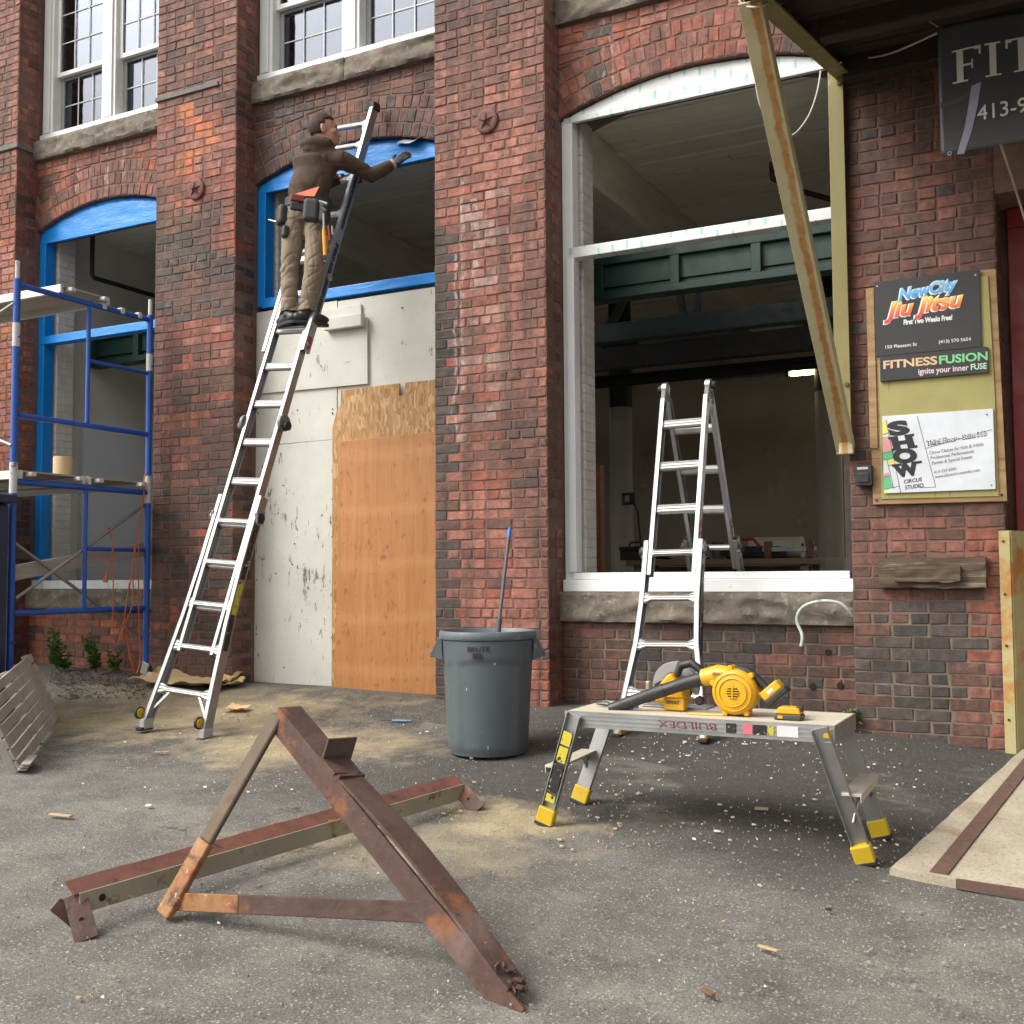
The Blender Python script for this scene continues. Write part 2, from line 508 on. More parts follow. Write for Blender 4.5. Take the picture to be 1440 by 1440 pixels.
SPALL = [(onY(264, 508, 0), .09, .10), (onY(266, 588, 0), .13, .07), (onY(268, 618, 0), .15, .07), (onY(265, 160, 0), .10, .10), (onY(290, 190, 0), .12, .16), (onY(262, 225, 0), .10, .12), (onY(258, 282, 0), .06, .05)]
def brick_colour(X, Z, zone):
    n = mnoise.noise((X*1.3, Z*1.3, 4.2)); HERE[0], HERE[1] = X, Z
    if zone == 'pier0':
        c = pick((RED, .45), (ORG, .25), (PINK, .25), (BRN, .1)) if Z > 2.4+n else pick((BRN, .5), (MAR, .3), (RED, .3))
        if Z > 4.6: c = pick((MAR, .5), (PINK, .5), (BRN, .15))
    elif zone == 'pier1':
        if Z > 4.7+.3*n: c = pick((MAR, .5), (PINK, .3), (BRN, .25))
        elif Z > 3.55+.3*n: c = pick((RED, .35), (MAR, .3), (BRN, .35), (PINK, .2))
        elif Z > 3.0+.4*n: c = pick((GRY, .5), (BRN, .45), (BLK, .1))
        elif Z > 1.7+.5*n: c = pick((MAR, .45), (BRN, .4), (RED, .12), (PINK, .15))
        else: c = pick((BRN, .5), (GRY, .35), (RED, .08), (MAR, .15))
    elif zone == 'pier2':
        if X < -3.93+.05*n and Z < 3.4: c = pick((GRY, .7), (BLK, .2), (BRN, .25))
        elif Z > 3.9+.4*n: c = pick((MAR, .45), (BRN, .35), (PINK, .2))
        elif Z < .6+.6*n: c = pick((PINK, .35), (RED, .3), (MAR, .3), (BRN, .2))
        else: c = pick((PINK, .62), (MAR, .22), (RED, .14), (BRN, .08))
    elif zone == 'pier3':
        if X > -0.56+.07*n and Z < 1.15: c = pick((RED, .55), (MAR, .25), (BRN, .3))
        elif Z < .72+.25*n: c = pick((GRY, .52), (BLK, .10), (BRN, .45), (MAR, .06))
        else: c = pick((BRN, .6), (MAR, .4), (GRY, .08))
    elif zone == 'bay1top': c = pick((RED, .4), (PINK, .4), (ORG, .15), (BRN, .12))
    elif zone == 'bay2top': c = pick((BRN, .5), (GRY, .30), (MAR, .25))
    elif zone == 'bay3top': c = pick((PINK, .35), (RED, .3), (MAR, .3), (GRY, .12))
    elif zone == 'bay1low': c = pick((RED, .4), (ORG, .3), (BRN, .3))
    else:
        c = pick((RED, .3), (MAR, .35), (BRN, .3)) if X < -2.55+.5*n else pick((GRY, .6), (BRN, .3), (BLK, .15), (MAR, .1))
    k = random.uniform(.86, 1.13)
    c = tuple(x*k for x in c)
    if zone == 'pier2' and -3.86 < X < -3.5 and 1.8 < Z < 3.7 and random.random() < .30:
        w_ = random.uniform(.15, .5); c = tuple(x*(1-w_)+y*w_ for x, y in zip(c, (.42, .34, .30)))
    return c

BR = []                              # every brick: 8+4 points, colour, size in the picture
def add_brick(P, N, zone, depth=.05, proud=None, ch=.0045, at=None):
    P = [Vector(q) for q in P]
    c = sum(P, Vector((0, 0, 0)))/4
    proud = random.uniform(.0032, .0068) if proud is None else proud
    col = brick_colour(c.x, c.z, zone)
    for q, rx, rz in SPALL:
        if zone == 'pier1' and N.y < -.5 and ((c.x-q.x)/rx)**2+((c.z-q.z)/rz)**2 < 1:
            col = tuple(x*random.uniform(.9, 1.1) for x in (.44, .135, .06)); proud = random.uniform(.0026, .004)
    P = [q+Vector((random.uniform(-1, 1), 0, random.uniform(-1, 1)))*.0034 if abs(N.y) > .5 else q+Vector((0, random.uniform(-1, 1), random.uniform(-1, 1)))*.002 for q in P]
    tl = [random.uniform(-.0016, .0022) for _ in P]; ch = random.uniform(.0035, .0075)
    back = [q-N*depth for q in P]
    mid = [q+N*(proud-ch) for q in P]
    fr = []
    for q, d in zip(P, tl):
        e = (c-q); l = max(e.length, 1e-4)
        fr.append(q+e*min(.35, ch*1.7/l)+N*(proud+d))
    x, y, z = proj(c+N*proud)
    vis = 0
    if -10 < x < 1450 and -10 < y < 1450:
        a = proj(P[0]); b = proj(P[2]); vis = abs((a[0]-b[0])*(a[1]-b[1]))
        if 1222 < x < 1412 and 385 < y < 705: vis = 0          # behind the sign board
        if abs(N.y) < .5: vis *= .5
    BR.append((back+mid+fr, col, vis))
BF = [(0, 1, 5, 4), (1, 2, 6, 5), (2, 3, 7, 6), (3, 0, 4, 7), (4, 5, 9, 8), (5, 6, 10, 9), (6, 7, 11, 10), (7, 4, 8, 11), (8, 9, 10, 11), (3, 2, 1, 0)]

CH = 0.0678                          # course height
JT = 0.0080
def courses(z0, z1):
    k = math.floor(z0/CH)
    while k*CH < z1-.02:
        a, b = max(z0, k*CH), min(z1, (k+1)*CH)
        if b-a > .022: yield k, a, b-JT
        k += 1
def lay(u0, u1, z0, z1, k, put, first=None, last=None):
    """one course between u0 and u1"""
    L0 = .205
    off = (0.5 if k % 2 else 0.0)*L0+random.uniform(-.014, .014)
    if k % 6 == 3: L0 = .103; off = random.uniform(0, .05)
    us = [u0]
    x = u0+(L0-off if off > .03 else L0)
    while x < u1-.045:
        us.append(x+random.uniform(-.006, .006))
        l = L0 if random.random() > .12 else .103
        x += l
    us.append(u1)
    for i in range(len(us)-1):
        put(us[i]+(JT/2 if i else 0), us[i+1]-(JT/2 if i < len(us)-2 else 0), z0, z1, i == 0, i == len(us)-2)

def front_face(x0, x1, Y, zlo, zhi, zone, ret=0.0, skip=None):
    """bricks on a face towards -Y, their corner bricks turning into returns of depth ret on both ends"""
    N = Vector((0, -1, 0))
    for k, a, b in courses(zlo, zhi):
        rd = .10 if k % 2 else .205
        def put(p, q, z0, z1, fi, la):
            if skip and skip(p, q, z0, z1): return
            dep = .05
            if ret and (fi or la): dep = min(rd, ret)
            add_brick([(p, Y, z0), (q, Y, z0), (q, Y, z1), (p, Y, z1)], N, zone, dep)
        lay(x0, x1, a, b, k, put)
        if ret and rd < ret-.03:
            for X, s in ((x1, 1), (x0, -1)):
                y0, y1 = Y+rd+JT, Y+ret
                pts = [(X, y0, a), (X, y1, a), (X, y1, b), (X, y0, b)]
                if s < 0: pts = [pts[1], pts[0], pts[3], pts[2]]
                add_brick(pts, Vector((s, 0, 0)), zone, .05)

for i, (a, b) in enumerate(PX):
    if i == 0: a = -9.6
    front_face(a, b, 0.0, gz((a+b)/2, 0)-.12, 6.6, 'pier%d' % i, REC if i < 3 else .34)

def arch_pts(b, z0=SPR, z1=CRN, n=16, d=0.0):
    x0, x1 = BAYS[b]; w_ = (x1-x0)/2; h = z1-z0; r = (w_*w_+h*h)/(2*h); cx = (x0+x1)/2; cz = z1-r
    a = math.asin(w_/r)
    return [(cx+(r+d)*math.sin(-a+2*a*i/n), cz+(r+d)*math.cos(-a+2*a*i/n)) for i in range(n+1)], (cx, cz, r, a)
RINGS = (3, 3, 3)
for b, (x0, x1) in enumerate(BAYS):
    pts, (cx, cz, r, al) = arch_pts(b)
    N = Vector((0, -1, 0))
    for ring in range(RINGS[b]):
        r0 = r+ring*.108; r1 = r0+.1005
        n = int(2*al*r0/.0715)
        for i in range(n):
            t0 = -al+2*al*(i+.04)/n; t1 = -al+2*al*(i+.96)/n
            P = [(cx+q*math.sin(t), REC, cz+q*math.cos(t)) for q, t in ((r0, t0), (r0, t1), (r1, t1), (r1, t0))]
            if P[3][0] < x0-.01 or P[2][0] > x1+.01: 
                P = [(min(max(q[0], x0), x1), q[1], q[2]) for q in P]
                if abs(P[2][0]-P[3][0]) < .02: continue
            add_brick(P, N, 'bay%dtop' % (b+1), .05, random.uniform(.0030, .0052))
    ro = r+RINGS[b]*.108+.004
    for k, a, z in courses(4.20, 4.75):
        def put(p, q, z0, z1, fi, la):
            # keep the part of the brick above the arch
            def ext(x): return cz+math.sqrt(max(0, ro*ro-(x-cx)**2))
            e0, e1 = ext(p), ext(q)
            if z1 < min(e0, e1)+.015: return
            lo0, lo1 = max(z0, e0), max(z0, e1)
            if lo0 > z1-.006 and lo1 > z1-.006: return
            lo0, lo1 = min(lo0, z1-.006), min(lo1, z1-.006)
            add_brick([(p, REC, lo0), (q, REC, lo1), (q, REC, z1), (p, REC, z1)], N, 'bay%dtop' % (b+1))
        lay(x0, x1, a, z, k, put)
HOLES = [onY(1165, 917, REC), onY(1143, 965, REC), onY(1182, 964, REC)]
for b, zt in ((0, .625), (2, .585)):
    x0, x1 = BAYS[b]
    front_face(x0, x1, REC, gz((x0+x1)/2, .2)-.12, zt, 'bay%dlow' % (b+1))

def brick_mesh(name, items):
    vs, fs, cs = [], [], []
    for pts, c, _ in items:
        n = len(vs); vs += pts
        for f in BF: fs.append(tuple(n+i for i in f))
        cs += [c]*12
    l = rootloc(mill)
    me = bpy.data.meshes.new(name)
    me.from_pydata([tuple(q-l) for q in vs], [], fs)
    at = me.color_attributes.new('Col', 'FLOAT_COLOR', 'POINT')
    at.data.foreach_set('color', [x for c in cs for x in (c[0], c[1], c[2], 1.0)])
    me.materials.append(BRICK)
    o = bpy.data.objects.new(name, me); COL.objects.link(o); o.parent = mill
    return o
BR.sort(key=lambda t_: -t_[2])
for it in BR[:298]: brick_mesh('brick', [it])
tag(brick_mesh('brickwork', BR[298:]), 'all the remaining weathered red and brown bricks of the facade', None, None, 'stuff')

# mortar core of the wall, with real openings
cm = MB()
for i, (a, b) in enumerate(PX):
    cm.rng(a, b, 0.0, .62, -.4, TOPZ)
for b, (x0, x1) in enumerate(BAYS):
    e = .0005
    pts, _ = arch_pts(b, n=20)
    cm.prism([(x0+e, 4.76)]+[(min(max(x, x0+e), x1-e), z) for x, z in pts]+[(x1-e, 4.76)], REC, .62)
    if b != 1: cm.rng(x0+e, x1-e, REC, .60, -.4, .60)
    cm.rng(x0+e, x1-e, REC, .62, 6.75, TOPZ)
core = cm.build('wall', MORTAR, mill)
# drilled holes in the wall below the big window: flat black discs stand for the shade in each
hm = M('hole dark', (0.012, 0.010, 0.009), 0.95)
for q in HOLES:
    MB().lathe([(.0205, -.0004), (.021, .004)], 18, q+Vector((0, -.0088, 0)), (0, 1, 0)).build('dark_hole_disc', hm, mill)

# stone sills, rock-faced, in two blocks each
def stone_block(x0, x1, y0, y1, z0, z1, mat, seed):
    nx_, nz_ = max(4, int((x1-x0)/.022)), 10
    m_ = MB(); vs = []; fs = []
    for j in range(nz_+1):
        for i in range(nx_+1):
            x = x0+(x1-x0)*i/nx_; z = z0+(z1-z0)*j/nz_
            edge = min(i, nx_-i, 1)*min(j, nz_-j, 1)
            d = .017*mnoise.fractal((x*5, seed, z*9), 1.0, 2.0, 5)+.016*mnoise.noise((x*2.2, seed+3, z*14))-.012*(1-min(1, abs(mnoise.noise((x*3.1, seed+9, z*7)))*4))
            vs.append((x+.002*mnoise.noise((z*30, seed, i)), y0+(d if edge else max(-.002, d*.4)+.006), z+(.004*mnoise.noise((x*9, seed, 8)) if j in (0, nz_) else 0)))
    W_ = nx_+1
    for j in range(nz_):
        for i in range(nx_): fs.append((j*W_+i, j*W_+i+1, (j+1)*W_+i+1, (j+1)*W_+i))
    n_ = len(vs); vs += [(x, y1, z) for x, y, z in vs]
    for i in range(nx_): fs += [(i+1, i, i+n_, i+1+n_), (nz_*W_+i, nz_*W_+i+1, nz_*W_+i+1+n_, nz_*W_+i+n_)]
    for j in range(nz_): fs += [(j*W_, (j+1)*W_, (j+1)*W_+n_, j*W_+n_), ((j+1)*W_+nx_, j*W_+nx_, j*W_+nx_+n_, (j+1)*W_+nx_+n_)]
    o = m_.add(vs, fs).build('stone', mat, None, smooth=True, fix=True)
    return o
STONE = M('rough brownstone', (0.19, 0.162, 0.127), 0.9, c2=(0.105, 0.09, 0.073), scale=7, spots=(((0.27, 0.26, 0.225), 22, .55, .70), ((0.055, 0.052, 0.047), 16, .58, .72), ((0.16, 0.085, 0.055), 1.9, .62, .74)), bmp=1.0, bscale=45, world=True, detail=9)
def sill(x0, x1, y0, z0, z1, splits, seed):
    xs_ = [x0]+splits+[x1]
    s_ = None
    g_ = bpy.data.objects.new('stone_sill', None); COL.objects.link(g_); g_.parent = mill
    for i in range(len(xs_)-1):
        o = stone_block(xs_[i]+.002, xs_[i+1]-.003, y0, .60, z0, z1, STONE, seed+i*3.3)
        o.parent = g_; 
        o.data.transform(Matrix.Translation(-rootloc(mill)))
    return g_
for b, (x0, x1) in enumerate(BAYS):
    sill(x0-.001, x1+.001, .165, 4.752, 4.935, [x0+(x1-x0)*(.50 if b else .46)], 1.0+b*9)
sill(BAYS[2][0], BAYS[2][1], .165, .588, .785, [], 40.0)
sill(BAYS[0][0], BAYS[0][1], .165, .628, .800, [], 50.0)

# projecting slate-grey string course strips on two piers
SLATE = M('string course', (0.19, 0.185, 0.175), 0.9, c2=(0.12, 0.115, 0.11), scale=14, bmp=.6, world=True)
a = onY(231, 137, -.02); b_ = onY(306, 118, -.02)
MB().rng(-6.775, b_.x, -.022, .03, a.z-.020, a.z+.020).build('string_course', SLATE, mill, bevel=.004)
z_ = onY(20, 203, -.02).z
MB().rng(-9.6, -8.475, -.022, .215, z_-.03, z_+.02).build('string_course', SLATE, mill, bevel=.004)

# cast star anchors
STARM = M('anchor iron', (0.115, 0.045, 0.040), 0.75, c2=(0.16, 0.065, 0.055), scale=25, bmp=.4)
for px, py in ((275, 266), (684, 170)):
    q = onY(px, py, -.02); m_ = MB()
    m_.lathe([(.001, -.010), (.070, -.010), (.085, -.004), (.088, .004), (.088, .022)], 26, q, (0, 1, 0))
    st = m_.build('star_anchor', STARM, mill, bevel=.002)
    m_ = MB(); ring = []
    for k in range(10):
        rr = .066 if k % 2 == 0 else .024
        t_ = PI/2+k*PI/5
        ring.append((q.x+rr*math.cos(t_), q.y-.011, q.z+rr*math.sin(t_)))
    m_.add([(q.x, q.y-.034, q.z)]+ring+[(q.x, q.y-.008, q.z)], [(0, 1+(k+1) % 10, 1+k) for k in range(10)]+[(11, 1+k, 1+(k+1) % 10) for k in range(10)])
    m_.build('star', STARM, st)
    m_ = MB().lathe([(.014, -.044), (.016, -.03), (.016, 0)], 6, q, (0, 1, 0)); m_.build('bolt', STARM, st)
# ------------------------------------------------------------------ framed openings
def tape_mat(name, c, printed=False, wr=.35):
    m, t, p, L = base_mat(name)
    v = tc(t, True)
    col = ramp(t, noise(t, v, 5, 4), [(0.3, c), (0.7, tuple(x*.9 for x in c))])
    if printed:
        sep = _n(t, 'ShaderNodeSeparateXYZ'); L.new(v, sep.inputs[0])
        u = math_(t, 'MULTIPLY', sep.outputs[0], 1/.105)
        row = math_(t, 'FLOOR', u)
        sh = math_(t, 'FRACT', math_(t, 'MULTIPLY', math_(t, 'SINE', math_(t, 'MULTIPLY', row, 12.9)), 43.7))
        w_ = math_(t, 'ADD', math_(t, 'MULTIPLY', sep.outputs[2], 1/.135), sh)
        fu = math_(t, 'FRACT', u); fw = math_(t, 'FRACT', w_)
        a = math_(t, 'MULTIPLY', math_(t, 'GREATER_THAN', fu, .44), math_(t, 'LESS_THAN', fu, .60))
        b = math_(t, 'MULTIPLY', math_(t, 'GREATER_THAN', fw, .25), math_(t, 'LESS_THAN', fw, .68))
        nz = ramp(t, noise(t, v, 260, 2), [(.36, .35), (.52, 1.0)])
        col = mix(t, math_(t, 'MULTIPLY', math_(t, 'MULTIPLY', a, b), math_(t, 'MULTIPLY', nz, .8)), col, (.10, .48, .40))
        g2 = ramp(t, noise(t, tc(t, True, (1, 1, .3)), 30, 3), [(.60, 0), (.70, .25)])
        col = mix(t, g2, col, (.55, .56, .56))
    L.new(col, p.inputs['Base Color'])
    p.inputs['Roughness'].default_value = .38
    wv = noise(t, tc(t, True, (1.2, 1, 5), (0, .25, 0)), 4.5, 5, .6, .6)
    bump(t, p, wv, wr, .02)
    return m
BLUE = tape_mat('blue membrane', (0.002, 0.225, 0.690))
WHTAPE = tape_mat('white flashing tape', (0.64, 0.66, 0.67), True, .15)
VINYL = M('white vinyl', (0.78, 0.80, 0.81), 0.35, c2=(0.72, 0.74, 0.75), scale=4, rvar=.08, spots=(((.42, .41, .38), 9, .66, .80),), world=True)
DARKW = M('plain dark brown', (0.055, 0.042, 0.032), 0.85, c2=(0.03, 0.024, 0.02), scale=12, world=True)
def membrane(b, name, mat, parts_, yb=.262, flat=4.05, jw=.085):
    x0, x1 = BAYS[b]
    o = bpy.data.objects.new(name, None); COL.objects.link(o); o.parent = mill
    pts, _ = arch_pts(b, n=20, d=-.012)
    pts = [(min(max(x, x0+.01), x1-.01), z) for x, z in pts]
    # slightly loose sheet over the arch: outer skin with ripples
    m_ = MB(); n = 60; rows = 6; vs = []; fs = []
    for i in range(n+1):
        x = x0+.01+(x1-x0-.02)*i/n
        zt = interp(x, [q[0] for q in pts], [q[1] for q in pts])
        for j in range(rows+1):
            z = flat+(zt-flat)*j/rows
            vs.append((x, yb+.007*mnoise.noise((x*4, z*14+x*2, b*5.0))+.004*mnoise.noise((x*14, z*5, 2)), z))
    R1 = rows+1
    for i in range(n):
        for j in range(rows): fs.append((i*R1+j, (i+1)*R1+j, (i+1)*R1+j+1, i*R1+j+1))
    m_.add(vs, fs)
    hd = m_.build('arch_sheet', mat, o, smooth=True, fix=False)
    sm_ = hd.modifiers.new('thick', 'SOLIDIFY'); sm_.thickness = .012; sm_.offset = -1
    MB().rng(x0+.02, x1-.02, yb+.030, yb+.085, flat+.004, flat+.05).build('head', DARKW, o, bevel=.003)  # head coloured dark, leaving a thin dark line under the arch
    MB().rng(x0+.02, x1-.02, yb-.006, yb+.029, flat-.012, flat+.03).build('head_lip', mat, o, bevel=.003)
    for s_, (xa, xb) in (('jamb', (x0+.006, x0+jw)), ('jamb', (x1-jw, x1-.006))):
        MB().rng(xa, xb, yb-.004, yb+.10, parts_['zb'], flat+.01).build(s_, (VINYL if xa < x0+.05 else DARKW) if b == 2 else mat, o, bevel=.004)  # right jamb of the white frame coloured dark so it stays unseen
    for zz in parts_.get('rails', []):
        MB().rng(x0+.055, x1-.055, yb-.010, yb+.09, zz[0], zz[1]).build('mullion', mat, o, bevel=.004)
    return o
f1 = membrane(0, 'opening_frame', BLUE, {'zb': .79, 'rails': [(3.045, 3.12)]}, flat=4.0)
f2 = membrane(1, 'opening_frame', BLUE, {'zb': 3.09, 'rails': [(3.075, 3.155)]}, flat=4.04)
f3 = membrane(2, 'opening_frame', WHTAPE, {'zb': .83, 'rails': [(3.10, 3.175)]}, flat=4.075)
x0, x1 = BAYS[2]
MB().rng(x0+.012, x1-.004, .205, .36, .787, .868).build('frame_sill', VINYL, f3, bevel=.004)
MB().rng(x0+.075, x1-.06, .235, .35, .870, .915).build('frame_sill', VINYL, f3, bevel=.004)
MB().rng(x0+.045, x0+.10, .235, .33, .918, 3.098).build('stop', VINYL, f3, bevel=.003)
x0, x1 = BAYS[0]
MB().rng(x0+.02, x1-.02, .225, .46, .802, .880).build('frame_sill', WHTAPE, f1, bevel=.004)
# loose torn flap of membrane at the right-hand end of the middle arch
q = onY(583, 199, .245)
m_ = MB(); vs = []
for i in range(9):
    t_ = i/8
    for j in range(4):
        u = j/3
        vs.append((q.x-.16+.30*t_, .252-.05*math.sin(PI*t_)*u-.01*u, q.z+.028-.05*u*math.sin(PI*(.2+.8*t_))+.012*math.sin(9*t_)))
fs = [(i*4+j, (i+1)*4+j, (i+1)*4+j+1, i*4+j+1) for i in range(8) for j in range(3)]
fl = m_.add(vs, fs).build('torn_flap', M('flap back', (0.30, 0.33, 0.38), .5, world=True), f2, smooth=True, fix=False)
fl.modifiers.new('thick', 'SOLIDIFY').thickness = .003

# painted inner jambs of the thick wall (white-washed brick)
def painted_brick():
    m, t, p, L = base_mat('white-washed brick')
    v = tc(t, True)
    sep = _n(t, 'ShaderNodeSeparateXYZ'); L.new(v, sep.inputs[0])
    cb = _n(t, 'ShaderNodeCombineXYZ')
    L.new(math_(t, 'ADD', sep.outputs[0], sep.outputs[1]), cb.inputs[0]); L.new(sep.outputs[2], cb.inputs[1])
    b = _n(t, 'ShaderNodeTexBrick'); L.new(cb.outputs[0], b.inputs['Vector'])
    b.inputs['Scale'].default_value = 1; b.inputs['Mortar Size'].default_value = .004; b.inputs['Mortar Smooth'].default_value = .6
    b.inputs['Brick Width'].default_value = .205; b.inputs['Row Height'].default_value = .068
    col = ramp(t, noise(t, v, 6, 6), [(0.3, (0.66, 0.65, 0.61)), (0.7, (0.52, 0.50, 0.45))])
    col = mix(t, ramp(t, noise(t, v, 14, 5), [(.62, 0), (.74, .7)]), col, (.20, .15, .12))
    L.new(col, p.inputs['Base Color']); p.inputs['Roughness'].default_value = .8
    bump(t, p, math_(t, 'SUBTRACT', math_(t, 'MULTIPLY', noise(t, v, 25, 5), .5), b.outputs['Fac']), .8, .012)
    return m
WWASH = painted_brick()
for b, (x0, x1) in enumerate(BAYS):
    z0 = .62 if b != 1 else 0.0
    for s_ in (0, 1):
        a_, c_ = (x0+.001, x0+.105) if s_ == 0 else (x1-.105, x1-.001)
        MB().rng(a_, c_, .39, .585, z0-.5, 4.20).build('inner_jamb', WWASH, mill, bevel=.01)
    if b != 1: MB().rng(x0+.107, x1-.107, .47, .585, -.4, .70).build('inner_sill', WWASH, mill, bevel=.01)

# ------------------------------------------------------------------ the room inside
CEIL = 4.24; RX0, RX1, RY1 = -8.62, 1.6, 7.4
WALLP = M('old cream paint', (0.42, 0.39, 0.32), 0.8, c2=(0.34, 0.31, 0.25), scale=1.6, spots=(((.22, .17, .11), 1.1, .60, .75), ((.48, .47, .44), 3, .62, .72)), world=True)
DRYW = M('grey drywall', (0.70, 0.71, 0.72), 0.85, c2=(0.62, 0.63, 0.64), scale=1.2, world=True)
FLOORM = M('shop floor', (0.36, 0.33, 0.28), 0.7, world=True)
im = MB().rng(RX0, RX1, .60, RY1, -.12, .06); im.build('interior_floor', FLOORM, mill)
MB().rng(RX0-.2, RX0, .62, RY1+.2, -.1, CEIL+.3).build('interior_wall', M('brightened cream paint', (0.74, 0.71, 0.63), .8, c2=(0.64, 0.61, 0.53), scale=2, world=True), mill)  # lighter copy of the cream paint, brightening this wall by colour
m_ = MB().rng(RX1, RX1+.2, .62, 1.4, -.1, CEIL+.3).rng(RX1, RX1+.2, 3.0, 4.4, -.1, CEIL+.3).rng(RX1, RX1+.2, 6.0, RY1+.2, -.1, CEIL+.3)
for a_, b_ in ((1.4, 3.0), (4.4, 6.0)): m_.rng(RX1, RX1+.2, a_, b_, -.1, .95).rng(RX1, RX1+.2, a_, b_, 3.9, CEIL+.3)  # unseen window openings added to let daylight brighten the room
m_.build('interior_wall', WALLP, mill)
def back_wall(xs_):
    m_ = MB(); prev = RX0
    for a_, b_ in xs_:
        m_.rng(prev, a_, RY1, RY1+.2, -.1, CEIL+.3); m_.rng(a_, b_, RY1, RY1+.2, -.1, .95); m_.rng(a_, b_, RY1, RY1+.2, 3.9, CEIL+.3); prev = b_
    m_.rng(prev, RX1, RY1, RY1+.2, -.1, CEIL+.3)
    return m_.build('interior_wall', WALLP, mill)
back_wall([(-8.3, -6.9), (-1.9, -.3), (0.0, 1.4)])  # out-of-sight openings added here too, for more daylight indoors
MB().rng(RX0, RX1, .30, .60, -.4, .0).build('interior_footing', WALLP, mill)
MB().rng(-.374, RX1+.2, .35, .62, -.4, CEIL+.3).build('interior_wall', MORTAR, mill)
MB().rng(RX0+.001, RX0+.06, .85, 4.6, .06, 2.42).build('drywall_panel', DRYW, mill, bevel=.003)
CEILM = M('ceiling board paint', (0.80, 0.77, 0.68), 0.75, c2=(0.66, 0.63, 0.54), scale=2.5, sc3=(1, 8, 1), spots=(((.10, .085, .06), 5, .66, .74, (1.2, 9, 1)),), world=True)
y = .62; k = 0
while y < RY1:
    w_ = random.uniform(.13, .165)
    dz = random.uniform(-.004, .004)
    cuts = [RX0]+sorted(random.uniform(-7.5, .5) for _ in range(2))+[RX1]
    m_ = MB()
    for i in range(3):
        if cuts[i+1]-cuts[i] > .1: m_.rng(cuts[i]+.001, cuts[i+1]-.004, y+.004, y+w_-.006, CEIL+dz*2.2+random.uniform(-.004, .004), CEIL+.03)
    m_.build('ceiling_board', CEILM, mill)
    y += w_; k += 1
MB().rng(RX0, RX1, .30, RY1+.2, CEIL+.035, CEIL+.3).build('floor_deck', DARKW, mill)
BEAMP = M('boxed beam paint', (0.72, 0.69, 0.60), 0.7, c2=(0.58, 0.55, 0.46), scale=2, sc3=(6, 1, 6), spots=(((.09, .075, .055), 4, .68, .73, (9, .8, 9)),), world=True)
for xb in (-3.32, -6.05, .4):
    m_ = MB()
    for q0, q1 in ((-.15, -.012), (-.008, .15)):
        m_.rng(xb+q0, xb+q1, .63, RY1, 3.82, CEIL-.006)
    m_.build('boxed_beam', BEAMP, mill, bevel=.006)
GREEN = M('green beam paint', (0.013, 0.050, 0.037), 0.45, c2=(0.010, 0.036, 0.028), scale=4, spots=(((.03, .07, .058), 12, .62, .75),), world=True)
def green_beam(Y, z0, z1, x0, x1, panels):
    m_ = MB(); m_.rng(x0, x1, Y, Y+.12, z0+.10, z1-.07)
    m_.rng(x0, x1, Y-.05, Y+.10, z1-.07, z1); m_.rng(x0, x1, Y-.05, Y+.10, z0, z0+.055)
    n = int((x1-x0)/panels)
    for i in range(n+1):
        xx = x0+panels*i
        m_.rng(xx, xx+.07, Y-.047, Y-.001, z0+.055, z1-.07)
    m_.rng(x0, x1, Y+.02, Y+.09, z0+.055, z0+.10)
    return m_.build('green_beam', GREEN, mill, bevel=.004)
green_beam(.98, 2.965, 3.30, RX0+.01, RX1-.01, .60)
DKGREEN = M('dark green steel', (0.012, 0.04, 0.036), 0.5, world=True)
green_b = MB(); Y2 = 2.3; green_b.rng(RX0+.01, RX1-.01, Y2, Y2+.14, 2.96, 3.12)
for i in range(14):
    xx = RX0+.6+i*.72
    green_b.bar((xx, .2+Y2-.1, 3.10), (xx-.18, 1.8+Y2-.1, CEIL), .07, .05) if i % 3 == 0 else None
    if i % 3 == 1:
        green_b.bar((xx, Y2+.07, 3.10), (xx-.12, Y2+.07, 3.75), .06, .05); green_b.bar((xx+.1, Y2+.07, 3.10), (xx+.22, Y2+.07, 3.75), .06, .05)
green_b.build('hung_beam', DKGREEN, mill)
BLACKI = M('black iron', (0.012, 0.012, 0.012), 0.6, world=True)
m_ = MB(); m_.tube([(RX0+.2, 4.2, 2.95), (RX1-.2, 4.2, 2.95)], .05, 10); m_.tube([(RX0+.2, 4.9, 3.1), (RX1-.2, 4.9, 3.1)], .07, 10)
m_.rng(RX0+.2, RX1-.2, 3.6, 3.72, 2.98, 3.2)
m_.build('pipe_run', BLACKI, mill, smooth=True)
# sprinkler pipe seen through the scaffold opening
a = onX(130, 345, -8.35); b_ = onX(130, 390, -8.35); c_ = onX(222, 412, -8.35)
MB().tube([(-8.35, a.y, CEIL), (-8.35, a.y, b_.z+.03), (-8.35, a.y+.03, b_.z), (-8.35, a.y+2.2, b_.z)], .022, 10).tube([(-8.35, a.y+1.1, CEIL), (-8.35, a.y+1.1, b_.z)], .012, 8).build('sprinkler_pipe', BLACKI, mill, smooth=True)
a = onY(1095, 245, 1.5)
MB().tube([a+Vector((-.05, 0, .10)), a+Vector((-.05, 0, -.02)), a+Vector((.05, .1, -.08)), a+Vector((.4, .5, -.14))], .022, 8).tube([a+Vector((.05, .02, .10)), a+Vector((.05, .05, -.07))], .02, 8).build('sprinkler_pipe', M('dark red pipe', (.05, .012, .010), .6), mill, smooth=True)
COLW = M('column paint', (0.40, 0.38, 0.31), 0.6, c2=(0.33, 0.31, 0.25), scale=2, world=True)
